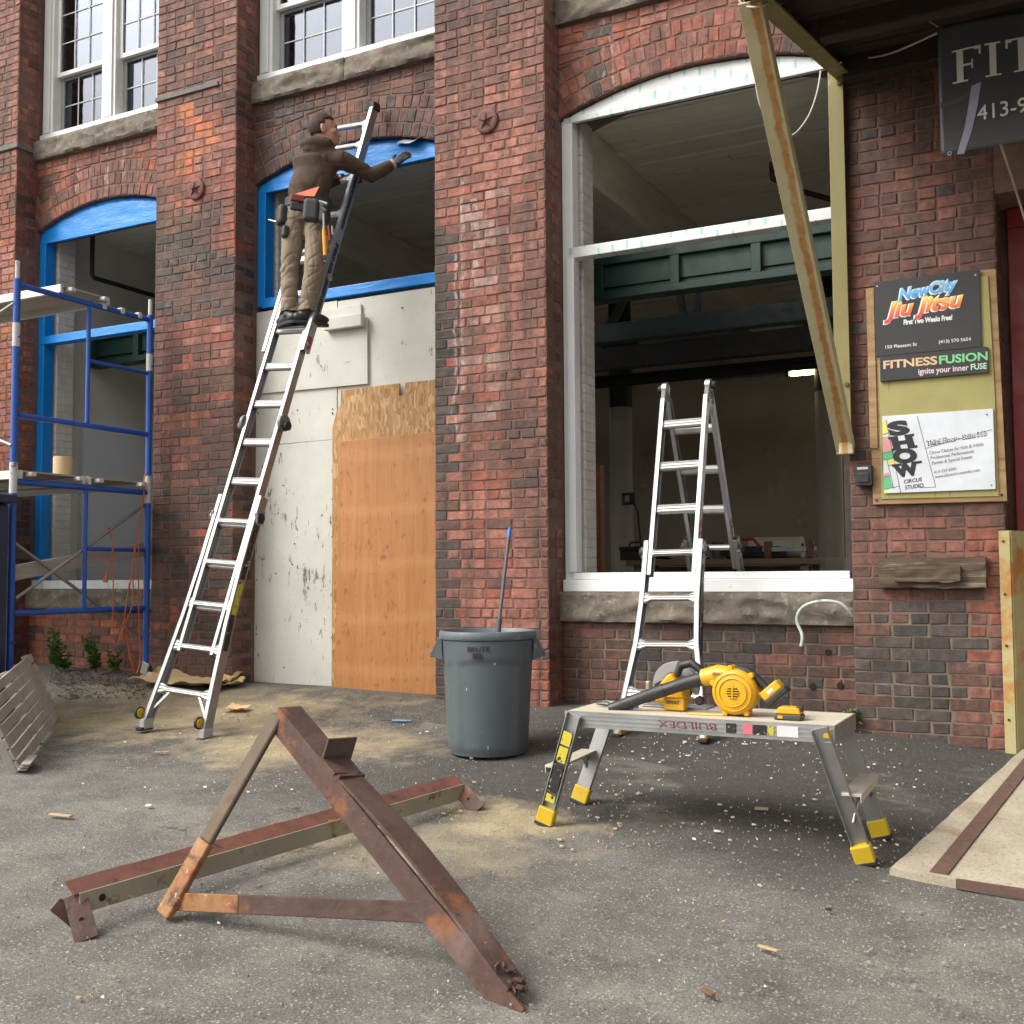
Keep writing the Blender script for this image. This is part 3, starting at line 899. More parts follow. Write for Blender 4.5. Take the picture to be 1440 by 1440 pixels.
for px, YY in ((873, 5.0), (1165, 5.0), (560, 5.0)):
    X = onY(px, 600, YY).x
    m_ = MB().lathe([(.13, .06), (.13, 2.80)], 24, (X, YY, 0)); cpart = m_.build('column', COLW, mill, smooth=True)
    MB().lathe([(.134, 2.80), (.134, 3.30), (.22, 3.42), (.22, 3.6), (.13, 3.6), (.13, CEIL)], 24, (X, YY, 0)).build('column_top', BLACKI, cpart, smooth=True)
# wooden stud just inside the big window
a = onY(840, 780, 1.2)
MB().rng(a.x-.05, a.x+.03, 1.2, 1.29, .06, 1.75).build('wood_post', M('orange stud', (.20, .085, .03), .7, world=True), mill, bevel=.004)

# fluorescent fitting: one half lit
a = onY(985, 537, 5.0); b_ = onY(1112, 527, 5.0); c_ = onY(1172, 521, 5.0)
lamp = thing('strip_light', (a.x, 5.0, a.z), 'long ceiling strip light, partly lit yellow, inside the big window', 'lamp')
MB().rng(a.x, c_.x+.3, 4.96, 5.08, a.z+.02, a.z+.075).build('housing', M('lamp housing', (.42, .42, .40), .5), lamp, bevel=.004)
for (q0, q1, em) in ((a.x+.03, b_.x-.03, 0), (b_.x, c_.x+.26, 1)):
    mt = M('lit tube', (.9, .8, .4), .4, emit=((1.0, 0.80, 0.36), 12.0)) if em else M('unlit tube', (.34, .34, .33), .3)
    MB().tube([(q0, 5.0, a.z), (q1, 5.0, a.z)], .028, 12).build('tube', mt, lamp, smooth=True)
MB().rng(b_.x-.045, b_.x-.015, 4.96, 5.08, a.z-.03, a.z+.02).build('socket', BLACKI, lamp)

# things standing on the shop floor
WB = M('bench wood', (.16, .11, .07), .7, world=True)
def shop_item(name, px0, px1, py0, py1, Y, dy, mat, label, cat, parts_=None):
    a = onY(px0, py0, Y); b = onY(px1, py1, Y)
    t_ = thing(name, ((a.x+b.x)/2, Y+dy/2, .06), label, cat)
    return t_, a, b
t_, a, b_ = shop_item('workbench', 880, 1140, 765, 790, 3.0, .6, WB, 'cluttered dark workbench standing inside the big window', 'workbench')
MB().rng(a.x, b_.x, 3.0, 3.6, b_.z-.02, b_.z+.035).build('bench_top', WB, t_, bevel=.004)
for xx in (a.x+.06, b_.x-.1):
    for yy in (3.04, 3.52): MB().rng(xx, xx+.06, yy, yy+.06, .06, b_.z-.021).build('leg', WB, t_)
MB().rng(a.x+.13, b_.x-.11, 3.5, 3.53, .3, b_.z-.03).build('back_panel', WB, t_)
bt = b_.z+.036
def on_bench(px, Y): return onY(px, 780, Y).x
DKB = M('dark canvas', (.02, .02, .022), .85, world=True)
t_ = thing('tool_bag', (on_bench(1060, 3.2), 3.2, bt), 'dark canvas tool bag with a red strap on the workbench', 'bag')
xq = on_bench(1060, 3.2)
m_ = MB().rng(xq-.26, xq+.26, 3.1, 3.35, bt, bt+.11); m_.build('body', DKB, t_, bevel=.04, seg=3)
MB().tube([(xq-.2, 3.12, bt+.10), (xq-.14, 3.1, bt+.17), (xq+.02, 3.1, bt+.18), (xq+.08, 3.12, bt+.10)], .016, 8).build('strap', M('red strap', (.28, .03, .02), .7), t_, smooth=True)
t_ = thing('paper_roll', (on_bench(1095, 3.4), 3.45, bt), 'thick pale paper roll lying at the back of the workbench', 'roll')
xa, xb = on_bench(1055, 3.45), on_bench(1128, 3.45)
m_ = MB().lathe([(.05, 0), (.10, 0), (.10, xb-xa), (.05, xb-xa)], 28, (xa, 3.48, bt+.10), (1, 0, 0), close=True); m_.build('sheet', M('cream paper', (.50, .48, .38), .7), t_, smooth=True)
MB().lathe([(.046, .01), (.052, .01), (.052, xb-xa-.01), (.046, xb-xa-.01)], 20, (xa, 3.48, bt+.10), (1, 0, 0), close=True).build('core', M('card core', (.25, .17, .09), .8), t_, smooth=True)
t_ = thing('clamp_rack', (on_bench(1130, 3.2), 3.2, bt), 'long grey bar clamp with brown jaws lying on the workbench', 'clamp')
xa, xb = on_bench(1075, 3.15), on_bench(1150, 3.15)
MB().rng(xa, xb, 3.08, 3.10, bt+.06, bt+.10).build('bar', M('dull steel', (.22, .22, .22), .4, .8), t_)
for xx in (xa+.02, xb-.08): MB().rng(xx, xx+.06, 3.06, 3.14, bt, bt+.15).build('jaw', M('jaw brown', (.12, .045, .02), .6), t_, bevel=.008)
for i, (px, w_, h_, c) in enumerate(((893, .26, .13, (.015, .015, .015)), (930, .18, .06, (.05, .05, .05)), (985, .20, .10, (.04, .035, .03)), (1010, .12, .16, (.10, .09, .08)))):
    xq = on_bench(px, 3.25)
    nm, lb = (('toolbox', 'black lidded toolbox at the column end of the workbench'), ('cable_coil', 'flat dark coil of cable on the workbench'), ('paint_tin', 'small dark paint tin on the workbench'), ('caulk_bucket', 'grey bucket with a wire handle on the workbench'))[i]
    mt = M('shop item %d' % i, c, .6)
    t_ = thing(nm, (xq, 3.25, bt), lb, nm.split('_')[-1])
    if i == 0:
        MB().rng(xq-w_/2, xq+w_/2, 3.18, 3.36, bt, bt+h_*.7).build('body', mt, t_, bevel=.01)
        MB().rng(xq-w_/2-.008, xq+w_/2+.008, 3.17, 3.37, bt+h_*.71, bt+h_).build('lid', mt, t_, bevel=.012)
        MB().tube([(xq-.07, 3.27, bt+h_), (xq-.05, 3.27, bt+h_+.04), (xq+.05, 3.27, bt+h_+.04), (xq+.07, 3.27, bt+h_)], .01, 8).build('handle', mt, t_, smooth=True)
    elif i == 1:
        pts = [(xq+(w_/2-.002*k)*math.cos(k*.5), 3.25+(w_/2-.002*k)*math.sin(k*.5), bt+.012+.0016*k) for k in range(34)]
        MB().tube(pts, .011, 8).build('cable', mt, t_, smooth=True)
    else:
        MB().lathe([(w_*.42, 0), (w_*.5, h_*.9), (w_*.53, h_*.9), (w_*.53, h_), (w_*.46, h_)], 20, (xq, 3.25, bt)).build('body', mt, t_, smooth=True)
        MB().tube([(xq+w_*.53*math.cos(s_), 3.25-.01, bt+h_*.85-.05*math.sin(s_)) for s_ in [PI*j/10 for j in range(11)]], .004, 6).build('handle', BLACKI, t_, smooth=True)
a = onY(1150, 770, 4.0)
t_ = thing('white_box', (a.x, 4.0, .06), 'pale cardboard carton on the floor behind the workbench, beside the right column', 'box')
MB().rng(a.x-.2, a.x+.25, 3.9, 4.3, .06, onY(1150, 785, 4.0).z).build('carton', M('pale carton', (.42, .40, .36), .8), t_, bevel=.006)
MB().rng(a.x-.2, a.x+.25, 4.08, 4.12, onY(1150, 785, 4.0).z-.001, onY(1150, 785, 4.0).z+.003).build('tape', M('brown tape', (.25, .17, .09), .5), t_)
# conduit box on the column
a = onY(873, 702, 4.85)
t_ = thing('outlet_box', (a.x, 4.85, a.z), 'small dark outlet box strapped to the left white column indoors', 'outlet')
MB().box((a.x+.10, 4.83, a.z), (.13, .08, .13)).build('box', BLACKI, t_, bevel=.006)
MB().box((a.x+.10, 4.788, a.z), (.05, .004, .07)).build('plate', M('dull steel', (.22, .22, .22), .4, .8), t_)
MB().tube([(a.x+.16, 4.8, a.z-.02), (a.x+.22, 4.8, a.z-.15), (a.x+.26, 4.8, a.z-.6), (a.x+.29, 4.8, .08)], .010, 6).build('cord', BLACKI, t_, smooth=True)

# ------------------------------------------------------------------ upper floor sash windows
def glass_mat(name, refl, tint):
    m = bpy.data.materials.new(name); m.use_nodes = True; t = m.node_tree; t.nodes.clear(); L = t.links
    out = _n(t, 'ShaderNodeOutputMaterial'); mx = _n(t, 'ShaderNodeMixShader')
    tr = _n(t, 'ShaderNodeBsdfTransparent'); tr.inputs[0].default_value = rgba(tint)
    gl = _n(t, 'ShaderNodeBsdfGlossy'); gl.inputs['Roughness'].default_value = .03; gl.inputs[0].default_value = (.62, .66, .76, 1)
    fr = _n(t, 'ShaderNodeLayerWeight'); fr.inputs[0].default_value = .45
    f = math_(t, 'ADD', math_(t, 'MULTIPLY', fr.outputs['Fresnel'], .6), refl)
    wv = noise(t, tc(t, True), 1.6, 3)
    b = _n(t, 'ShaderNodeBump'); b.inputs['Strength'].default_value = .04; b.inputs['Distance'].default_value = .05
    L.new(wv, b.inputs['Height']); L.new(b.outputs[0], gl.inputs['Normal'])
    L.new(f, mx.inputs[0]); L.new(tr.outputs[0], mx.inputs[1]); L.new(gl.outputs[0], mx.inputs[2]); L.new(mx.outputs[0], out.inputs[0])
    return m
GLASS = glass_mat('window glass', .13, (.55, .58, .60))
GLASSL = glass_mat('window glass low', .09, (.45, .47, .48))
SASH = M('white sash paint', (0.72, 0.73, 0.73), 0.4, c2=(0.66, 0.67, 0.67), scale=5, world=True, spots=(((.45, .44, .42), 7, .68, .8),))
MUNT = M('grille white', (0.48, 0.51, 0.54), 0.4, world=True)
SCREEN = M('sash track', (0.33, 0.34, 0.34), 0.5, world=True)
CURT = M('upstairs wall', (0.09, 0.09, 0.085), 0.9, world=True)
def upper_window(b):
    x0, x1 = BAYS[b]; x0 += .012; x1 -= .012
    zb, zt = 4.95, 6.74; xm = (x0+x1)/2
    fr = bpy.data.objects.new('window', None); COL.objects.link(fr); fr.parent = mill
    cw = .135
    for a_, c_ in ((x0, x0+cw), (x1-cw, x1), (xm-.085, xm+.085)):
        MB().rng(a_, c_, .255, .40, zb+.062, zt).build('casing', SASH, fr, bevel=.006)
        MB().rng(a_+.03, c_-.03, .238, .2545, zb+.075, zt).build('casing_trim', SASH, fr, bevel=.005)
    MB().rng(x0, x1, .225, .42, zb, zb+.060).build('sill_board', SASH, fr, bevel=.006)
    for a_, c_ in ((x0+cw, xm-.085), (xm+.085, x1-cw)):
        for (z0, z1, yy, rows, gl) in ((zb+.062, 5.585, .345, 2, GLASSL), (5.56, zt, .295, 4, GLASS)):
            sw = .042
            m_ = MB(); m_.rng(a_, a_+sw, yy, yy+.04, z0, z1); m_.rng(c_-sw, c_, yy, yy+.04, z0, z1)
            m_.rng(a_+sw, c_-sw, yy, yy+.04, z0, z0+sw); m_.rng(a_+sw, c_-sw, yy, yy+.04, z1-sw, z1)
            m_.build('sash', SASH if gl is GLASS else SCREEN, fr, bevel=.004)
            MB().rng(a_+sw-.003, c_-sw+.003, yy+.018, yy+.022, z0+sw-.003, z1-sw+.003).build('pane', gl, fr)
            for k_ in range(1, 3):
                xx = a_+sw+(c_-a_-2*sw)*k_/3
                MB().rng(xx-.005, xx+.005, yy+.006, yy+.011, z0+sw, z1-sw).build('muntin', MUNT, fr)
            for k_ in range(1, rows):
                zz = z0+sw+(z1-z0-2*sw)*k_/rows
                MB().rng(a_+sw, c_-sw, yy+.0115, yy+.0165, zz-.005, zz+.005).build('muntin', MUNT, fr)
upper_window(0); upper_window(1); upper_window(2)
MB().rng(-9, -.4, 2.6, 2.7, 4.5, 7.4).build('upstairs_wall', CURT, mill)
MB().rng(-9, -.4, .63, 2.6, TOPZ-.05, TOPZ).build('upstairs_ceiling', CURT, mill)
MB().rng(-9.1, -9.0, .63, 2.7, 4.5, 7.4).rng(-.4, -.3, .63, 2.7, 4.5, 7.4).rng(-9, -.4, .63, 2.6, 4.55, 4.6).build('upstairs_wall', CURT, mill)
MB().rng(-10.2, 4.5, -.0, 8, TOPZ+.001, TOPZ+.2).build('roof_deck', DARKW, mill)
MB().rng(-10.2, RX0-.21, .62, 7.6, -.4, TOPZ).build('side_wall', MORTAR, mill)

# ------------------------------------------------------------------ boarded-up middle bay
def painted_ply():
    m, t, p, L = base_mat('peeling white plywood')
    v = tc(t, True)
    col = ramp(t, noise(t, v, 2.5, 5), [(0.3, (0.60, 0.595, 0.545)), (0.7, (0.50, 0.495, 0.45))])
    fl = noise(t, tc(t, True, (1.0, 1, .28)), 26, 6, .72, .5)
    zone = noise(t, v, 1.5, 4)
    k = ramp(t, math_(t, 'ADD', fl, math_(t, 'MULTIPLY', math_(t, 'SUBTRACT', zone, .5), .55)), [(.65, 0), (.68, 1)])
    col = mix(t, k, col, ramp(t, noise(t, v, 40, 4), [(.3, (.10, .095, .085)), (.7, (.30, .27, .22))]))
    fl2 = noise(t, tc(t, True, (.25, 1, 1.2)), 30, 5, .7)
    k2 = ramp(t, fl2, [(.68, 0), (.71, .8)])
    col = mix(t, k2, col, (.07, .065, .06))
    L.new(col, p.inputs['Base Color']); p.inputs['Roughness'].default_value = .75
    bump(t, p, math_(t, 'SUBTRACT', noise(t, v, 20, 4), k), .35, .006)
    return m
PPLY = painted_ply()
x0, x1 = BAYS[1]
zg = gz(-5, .2)
bb = thing('boarding', (-5.0, .27, zg), 'peeling white painted plywood boarding filling the bay under the blue-framed opening', 'boarding')
MB().prism([(x0-.035, zg-.04), (-5.10, zg-.055), (-5.10, 1.955), (-5.14, 1.96), (x0-.02, 1.95)], .262, .285).build('lower_panel', PPLY, bb, bevel=.002)
MB().prism([(-5.095, zg-.05), (x1+.0, zg-.06), (x1+.0, 3.045), (-5.095, 3.045)], .266, .285).build('right_panel', PPLY, bb, bevel=.002)
MB().prism([(x0-.02, 1.955), (-5.10, 1.962), (-5.10, 3.05), (x0-.02, 3.05)], .262, .285).build('upper_panel', PPLY, bb, bevel=.002)
a = onY(516, 428, .25); b_ = onY(516, 540, .25); c_ = onY(380, 548, .25)
MB().prism([(x0+.03, b_.z+.01), (b_.x+.01, b_.z), (b_.x+.005, a.z-.10), (b_.x-.05, a.z-.10), (b_.x-.055, a.z+.01), (x0+.03, a.z+.0)], .244, .2615).build('patch_panel', PPLY, bb, bevel=.0025)
a = onY(456, 452, .2); b_ = onY(509, 458, .2)
m_ = MB().rng(a.x, b_.x, .19, .2435, a.z-.075, a.z+.025); m_.build('cleat', PPLY, bb, bevel=.008)
random.seed(31)
nails = MB()
for k in range(46):
    xx = random.choice([x0+.02, -5.14, -4.12, random.uniform(x0+.05, -4.15)]); zz = random.uniform(.1, 3.0)
    if xx > -5.09 and zz < 2.4: continue
    nails.lathe([(.006, -.004), (.006, .001), (.0005, .002)], 8, (xx, .262, zz), (0, 1, 0))
nails.build('nail', M('nail head', (.05, .045, .04), .6), bb)['kind'] = 'stuff'
# orange plywood over OSB
def ply_mat():
    m, t, p, L = base_mat('orange plywood')
    v = tc(t, True)
    g_ = noise(t, tc(t, True, (9, 1, .55)), 2.0, 6, .65, 1.2)
    col = ramp(t, g_, [(0.25, (0.32, 0.130, 0.038)), (0.5, (0.39, 0.170, 0.055)), (0.75, (0.45, 0.21, 0.080))])
    sep = _n(t, 'ShaderNodeSeparateXYZ'); L.new(v, sep.inputs[0])
    wz = _n(t, 'ShaderNodeTexWave', bands_direction='Z'); wz.inputs['Scale'].default_value = .78; wz.inputs['Distortion'].default_value = 1.5; wz.inputs['Detail'].default_value = 3
    L.new(v, wz.inputs['Vector'])
    col = mix(t, ramp(t, wz.outputs['Fac'], [(.80, 0), (1.0, .30)]), col, (.52, .26, .11))
    kn = noise(t, tc(t, True, (1, 1, .6)), 22, 4, .6)
    col = mix(t, ramp(t, kn, [(.60, 0), (.72, .75)]), col, (.16, .052, .015))
    kz = noise(t, tc(t, True, (1.6, 1, .25)), 34, 4, .6)
    col = mix(t, ramp(t, kz, [(.60, 0), (.70, .65)]), col, (.20, .07, .02))
    L.new(col, p.inputs['Base Color']); p.inputs['Roughness'].default_value = .55
    bump(t, p, g_, .12, .004)
    return m
def osb_mat():
    m, t, p, L = base_mat('osb strands')
    v = tc(t, True)
    vo = _n(t, 'ShaderNodeTexVoronoi'); vo.inputs['Scale'].default_value = 1
    w_ = _n(t, 'ShaderNodeMapping'); w_.inputs['Scale'].default_value = (60, 1, 17); w_.inputs['Rotation'].default_value = (0, .35, 0); L.new(v, w_.inputs[0])
    nz = _n(t, 'ShaderNodeTexNoise'); nz.inputs['Scale'].default_value = 9; nz.inputs['Detail'].default_value = 3; L.new(v, nz.inputs['Vector'])
    ad = _n(t, 'ShaderNodeVectorMath', operation='MULTIPLY_ADD'); L.new(nz.outputs['Color'], ad.inputs[0]); ad.inputs[1].default_value = (3, 0, 3); L.new(w_.outputs[0], ad.inputs[2])
    L.new(ad.outputs[0], vo.inputs['Vector'])
    s_ = _n(t, 'ShaderNodeSeparateColor'); L.new(vo.outputs['Color'], s_.inputs[0])
    col = ramp(t, s_.outputs[0], [(0.0, (0.26, 0.13, 0.042)), (0.4, (0.36, 0.195, 0.07)), (0.75, (0.42, 0.24, 0.095)), (1.0, (0.52, 0.33, 0.16))])
    L.new(col, p.inputs['Base Color']); p.inputs['Roughness'].default_value = .6
    bump(t, p, s_.outputs[1], .25, .004)
    return m
PLYM, OSBM = ply_mat(), osb_mat()
osb = thing('osb_sheet', (-4.6, .235, zg), 'tan strand board with a notched top, fixed behind the orange plywood sheet', 'board')
n0, n1 = onY(563, 540, .24).x, onY(571, 540, .24).x
zt = 2.342
MB().prism([(-5.115, zg-.045), (-4.075, zg-.05), (-4.075, zt), (n1, zt), (n1, zt-.095), (n0, zt-.095), (n0, zt), (-5.035, zt-.01), (-5.035, zt-.115), (-5.075, zt-.165), (-5.115, zt-.30)], .226, .2435).build('sheet', OSBM, osb, bevel=.0015)
TXT = bpy.data.fonts
ply = thing('plywood_sheet', (-4.6, .21, zg), 'tall sheet of orange-brown plywood standing over the strand board', 'plywood')
MB().prism([(-5.062, zg-.05), (-4.062, zg-.056), (-4.066, 1.955), (-4.95, 1.935), (-5.045, 1.93)], .205, .2245).build('sheet', PLYM, ply, bevel=.0015)
# ================================================================== lettering helper
def text_mesh(txt, size, mat, parent, origin, right=(1, 0, 0), up=(0, 0, 1), align='LEFT', bold=0.0, shear=0.0, name='lettering', width=None, xs=1.0, ext=0.0006, space=1.0):
    cu = bpy.data.curves.new('t', 'FONT'); cu.body = txt; cu.size = size; cu.align_x = align
    cu.offset = bold; cu.shear = shear; cu.extrude = ext; cu.resolution_u = 4; cu.space_character = space
    ob = bpy.data.objects.new('t', cu); COL.objects.link(ob)
    bpy.context.view_layer.update()
    me = bpy.data.meshes.new_from_object(ob.evaluated_get(bpy.context.evaluated_depsgraph_get()))
    bpy.data.objects.remove(ob); bpy.data.curves.remove(cu)
    r = Vector(right).normalized(); u = Vector(up).normalized(); n = r.cross(u)
    o = Vector(origin)-rootloc(parent)
    k = xs
    if width:
        lo = min(q.co.x for q in me.vertices); hi = max(q.co.x for q in me.vertices)
        k = width/(hi-lo)
    for q in me.vertices:
        q.co = o+r*(q.co.x*k)+u*q.co.y+n*(q.co.z+ext)
    me.materials.clear(); me.materials.append(mat)
    ob = bpy.data.objects.new(name, me); COL.objects.link(ob); ob.parent = parent
    return ob
WINK = M('white ink', (.78, .78, .76), .5)
BINK = M('black ink', (.015, .015, .017), .5)

# ================================================================== canopy on its yellow bracket
YEL = M('shaded old yellow paint', (0.165, 0.138, 0.038), 0.55, c2=(0.225, 0.195, 0.075), scale=3, sc3=(1, 1, .5), spots=(((.24, .10, .03), 2.6, .60, .72, (2, 2, .35)), ((.50, .46, .29), 8, .66, .8)), bmp=.2, world=True)  # shade under the canopy is put into this darker olive yellow
def strut_mat():
    m, t, p, L = base_mat('rust streaked strut')
    v = tc(t, True)
    sep = _n(t, 'ShaderNodeSeparateXYZ'); L.new(v, sep.inputs[0])
    col = ramp(t, noise(t, v, 5, 5), [(.3, (.42, .37, .19)), (.7, (.52, .47, .31))])
    wob = math_(t, 'MULTIPLY', math_(t, 'SUBTRACT', noise(t, v, 7, 5, .8), .5), .050)
    d = math_(t, 'ABSOLUTE', math_(t, 'ADD', math_(t, 'ADD', sep.outputs[0], 1.198), wob))
    f = ramp(t, d, [(.012, 1.0), (.022, 0.0)])
    f = math_(t, 'MULTIPLY', f, ramp(t, noise(t, v, 2.4, 4), [(.30, .25), (.5, 1.0)]))
    col = mix(t, f, col, ramp(t, noise(t, v, 22, 4), [(.3, (.32, .145, .04)), (.7, (.46, .25, .09))]))
    spk = ramp(t, noise(t, v, 45, 3), [(.66, 0.0), (.72, .8)])
    col = mix(t, spk, col, (.20, .10, .04))
    L.new(col, p.inputs['Base Color']); p.inputs['Roughness'].default_value = .7
    bump(t, p, noise(t, v, 50, 4), .3, .004)
    return m
STRUT = strut_mat()
can_ = thing('canopy', (-1.2, -.05, 1.59), 'dark plank canopy over the doorway carried by a yellow steel bracket', 'canopy')
ZA = lambda y: 3.905+.232*y
MB().rng(-1.258, -1.170, -.075, -.055, 1.592, 3.90).rng(-1.258, -1.244, -.0545, -.004, 1.592, 3.90).build('post', YEL, can_, bevel=.003)
m_ = MB(); m_.bar((-1.212, -.0, ZA(0)), (-1.212, -2.0, ZA(-2.0)), .012, .10); m_.bar((-1.165, -.0, ZA(0)-.045), (-1.165, -2.0, ZA(-2.0)-.045), .084, .012)
m_.build('arm', YEL, can_, bevel=.003)
m_ = MB(); m_.bar((-1.212, -.072, 1.615), (-1.225, -1.97, 3.41), .092, .014, up=(0, 1, 1)); m_.bar((-1.163, -.06, 1.63), (-1.176, -1.95, 3.43), .012, .07, up=(0, 1, 1))
m_.build('strut', STRUT, can_, bevel=.003)
MB().rng(-1.235, -1.155, -.125, -.078, 1.588, 1.70).build('strut_foot', STRUT, can_, bevel=.006)
for q in ((-1.19, -.076, 3.80), (-1.19, -.076, 2.0)):
    MB().lathe([(.012, -.012), (.014, -.006), (.014, 0)], 8, q, (0, 1, 0)).build('bolt', M('bolt rust', (.12, .07, .035), .7), can_)
CANB = M('sooty canopy plank', (0.040, 0.026, 0.020), 0.9, c2=(0.020, 0.015, 0.013), scale=5, sc3=(.4, 5, 5), spots=(((.10, .055, .035), 12, .60, .72, (1, 3, 3)), ((.11, .10, .09), 30, .66, .74)), bmp=.8, bscale=24, world=True)
y = -.012
while y > -2.05:
    w_ = random.uniform(.15, .19)
    m_ = MB(); zz = ZA(y-w_/2)+.056+random.uniform(-.006, .006)
    m_.bar((-1.22+random.uniform(-.02, .02), y-w_/2, zz+.014), (4.2, y-w_/2, zz+.014), w_-.007, .028, up=(0, -.232, 1))
    m_.build('plank', CANB, can_)
    y -= w_
MB().bar((-1.16, -.10, ZA(-.1)-.02), (4.2, -.10, ZA(-.1)-.02), .10, .14).build('ledger', CANB, can_, bevel=.01)
m_ = MB(); m_.bar((-1.10, -1.05, ZA(-1.05)-.005), (4.2, -1.05, ZA(-1.05)-.005), .09, .115); m_.build('purlin', CANB, can_, bevel=.008)
m_ = MB(); m_.bar((-1.22, -2.06, ZA(-2.06)+.02), (4.2, -2.06, ZA(-2.06)+.02), .03, .16); m_.build('fascia', CANB, can_, bevel=.004)
MB().bar((-1.22, -1.0, ZA(-1.0)+.125), (4.2, -1.0, ZA(-1.0)+.125), 2.15, .012, up=(0, -.232, 1)).build('roofing', M('tar paper', (.03, .03, .03), .9), can_)
m_ = MB(); m_.bar((4.05, -.0, ZA(0)), (4.05, -2.0, ZA(-2.0)), .012, .10); m_.bar((4.05, -.07, 1.6), (4.05, -1.95, 3.42), .09, .014, up=(0, 1, 1)); m_.rng(4.0, 4.1, -.07, -.01, 1.58, 3.9)
m_.build('far_bracket', YEL, can_, bevel=.003)
m_ = MB(); m_.rng(-.374, 4.4, .0, .34, 3.02, TOPZ); m_.rng(2.2, 4.4, .0, .34, -.6, 3.02)
m_.build('wall', MORTAR, mill)

# ================================================================== doorway at the right
REDP = M('red door paint', (0.24, 0.018, 0.013), 0.45, c2=(0.22, 0.018, 0.014), scale=4, world=True)
dr = bpy.data.objects.new('door', None); COL.objects.link(dr); dr.parent = mill
zd = gz(.3, .2)-.05
MB().rng(-.372, -.335, .345, .40, zd, 3.018).build('jamb', MORTAR, dr)
MB().rng(1.93, 2.198, .345, .40, zd, 3.018).build('jamb', MORTAR, dr)
m_ = MB(); m_.rng(-.333, -.22, .30, .42, zd, 2.90); m_.rng(-.333, 1.92, .30, .42, 2.902, 3.015); m_.rng(1.80, 1.92, .30, .42, zd, 2.90)
m_.build('frame', REDP, dr, bevel=.006)
MB().rng(-.218, 1.798, .36, .40, zd+.45, 2.90).build('pane', M('dark door glass', (.012, .013, .014), .08), dr)
MB().rng(-.218, 1.798, .345, .40, zd, zd+.447).build('kick_panel', REDP, dr, bevel=.006)
MB().rng(.77, .83, .335, .358, zd+.448, 2.899).build('stile', REDP, dr, bevel=.004)
GUARD = M('rusty yellow guard', (0.36, 0.31, 0.13), 0.65, c2=(0.44, 0.39, 0.20), scale=3, spots=(((.40, .17, .04), 4.5, .50, .62), ((.13, .08, .05), 22, .68, .74)), bmp=.25, world=True)
gd = thing('corner_guard', (-.36, .1, gz(-.4, 0)), 'rusty yellow steel corner guard on the brick pier beside the door', 'guard')
MB().rng(-.408, -.352, -.026, -.014, gz(-.4, 0)-.06, 1.128).build('front_flange', GUARD, gd, bevel=.002)
MB().bar((-.350, -.014, (gz(-.4,0)-.06+1.128)/2), (-.262, .16, (gz(-.4,0)-.06+1.128)/2), .012, 1.128-gz(-.4, 0)+.06).build('side_flange', GUARD, gd, bevel=.002)
for zz in (.1, .5, .78, 1.07):
    MB().lathe([(.007, -.004), (.007, 0)], 8, (-.385, -.027, zz), (0, 1, 0)).build('screw', BINK, gd)

# ================================================================== banner
FAB = M('black banner vinyl', (0.085, 0.087, 0.092), 0.42, c2=(0.07, 0.072, 0.076), scale=3, world=True)
BYY = -.75
bn = thing('banner', (.14, BYY, 3.1), 'black vinyl banner with white serif letters hung under the canopy', 'banner')
_a, _b = onY(1318, 38, BYY), onY(1322, 219, BYY)
x0b, x1b, z0b, z1b = _a.x, _a.x+1.42, _b.z, _a.z
def bz(x, v):                                        # cloth surface
    y = BYY+.010*math.sin(x*7+v*2)*(.3+.7*v)+.016*mnoise.noise((x*3.2, v*2.2, 5))+.020*math.exp(-((x-x0b)/.12)**2-((v-1)/.25)**2)
    sag = .018*math.sin(PI*(x-x0b)/(x1b-x0b))
    return y, z0b+(z1b-z0b)*v-sag*v+.012*(x-x0b)
m_ = MB(); vs = []; fs = []; nu, nv = 70, 26
for i in range(nu+1):
    for j in range(nv+1):
        x = x0b+(x1b-x0b)*i/nu; yy, zz = bz(x, j/nv); vs.append((x, yy, zz))
fs = [(i*(nv+1)+j, (i+1)*(nv+1)+j, (i+1)*(nv+1)+j+1, i*(nv+1)+j+1) for i in range(nu) for j in range(nv)]
cl = m_.add(vs, fs).build('cloth', FAB, bn, smooth=True, fix=False); cl.modifiers.new('t', 'SOLIDIFY').thickness = .002
CREAM = M('cream ink', (.88, .86, .79), .5)
def on_banner(px, py):
    q = onY(px, py, BYY); v = (q.z-z0b)/(z1b-z0b); yy, _ = bz(q.x, v); return q.x, yy, q.z
def banner_poly(rects, name, mat):
    """rects: (x0,x1,z0,z1) patches that follow the cloth, 3 mm in front of it"""
    m_ = MB()
    for (a_, b_, c_, d_) in rects:
        n1, n2 = max(1, int((b_-a_)/.012)), max(1, int((d_-c_)/.012)); vs = []
        for i in range(n1+1):
            for j in range(n2+1):
                x = a_+(b_-a_)*i/n1; z = c_+(d_-c_)*j/n2; yy, _ = bz(x, (z-z0b)/(z1b-z0b)); vs.append((x, yy-.004, z))
        m_.add(vs, [(i*(n2+1)+j, (i+1)*(n2+1)+j, (i+1)*(n2+1)+j+1, i*(n2+1)+j+1) for i in range(n1) for j in range(n2)])
    return m_.build(name, mat, bn, fix=False)
fx, _, fz0 = on_banner(1340, 119); _, _, fz1 = on_banner(1340, 72)
H_ = fz1-fz0; sl = .0
def L_(x, parts_): return [(x+a*H_, x+b*H_, fz0+c*H_, fz0+d*H_) for a, b, c, d in parts_]
Fp = [(.12, .30, .05, .95), (0, .42, 0, .05), (0, .78, .95, 1.0), (.30, .56, .47, .535), (.52, .56, .36, .64), (.72, .78, .74, .95), (.60, .72, .90, .95)]
Ip = [(.12, .30, .05, .95), (0, .42, 0, .05), (0, .42, .95, 1.0)]
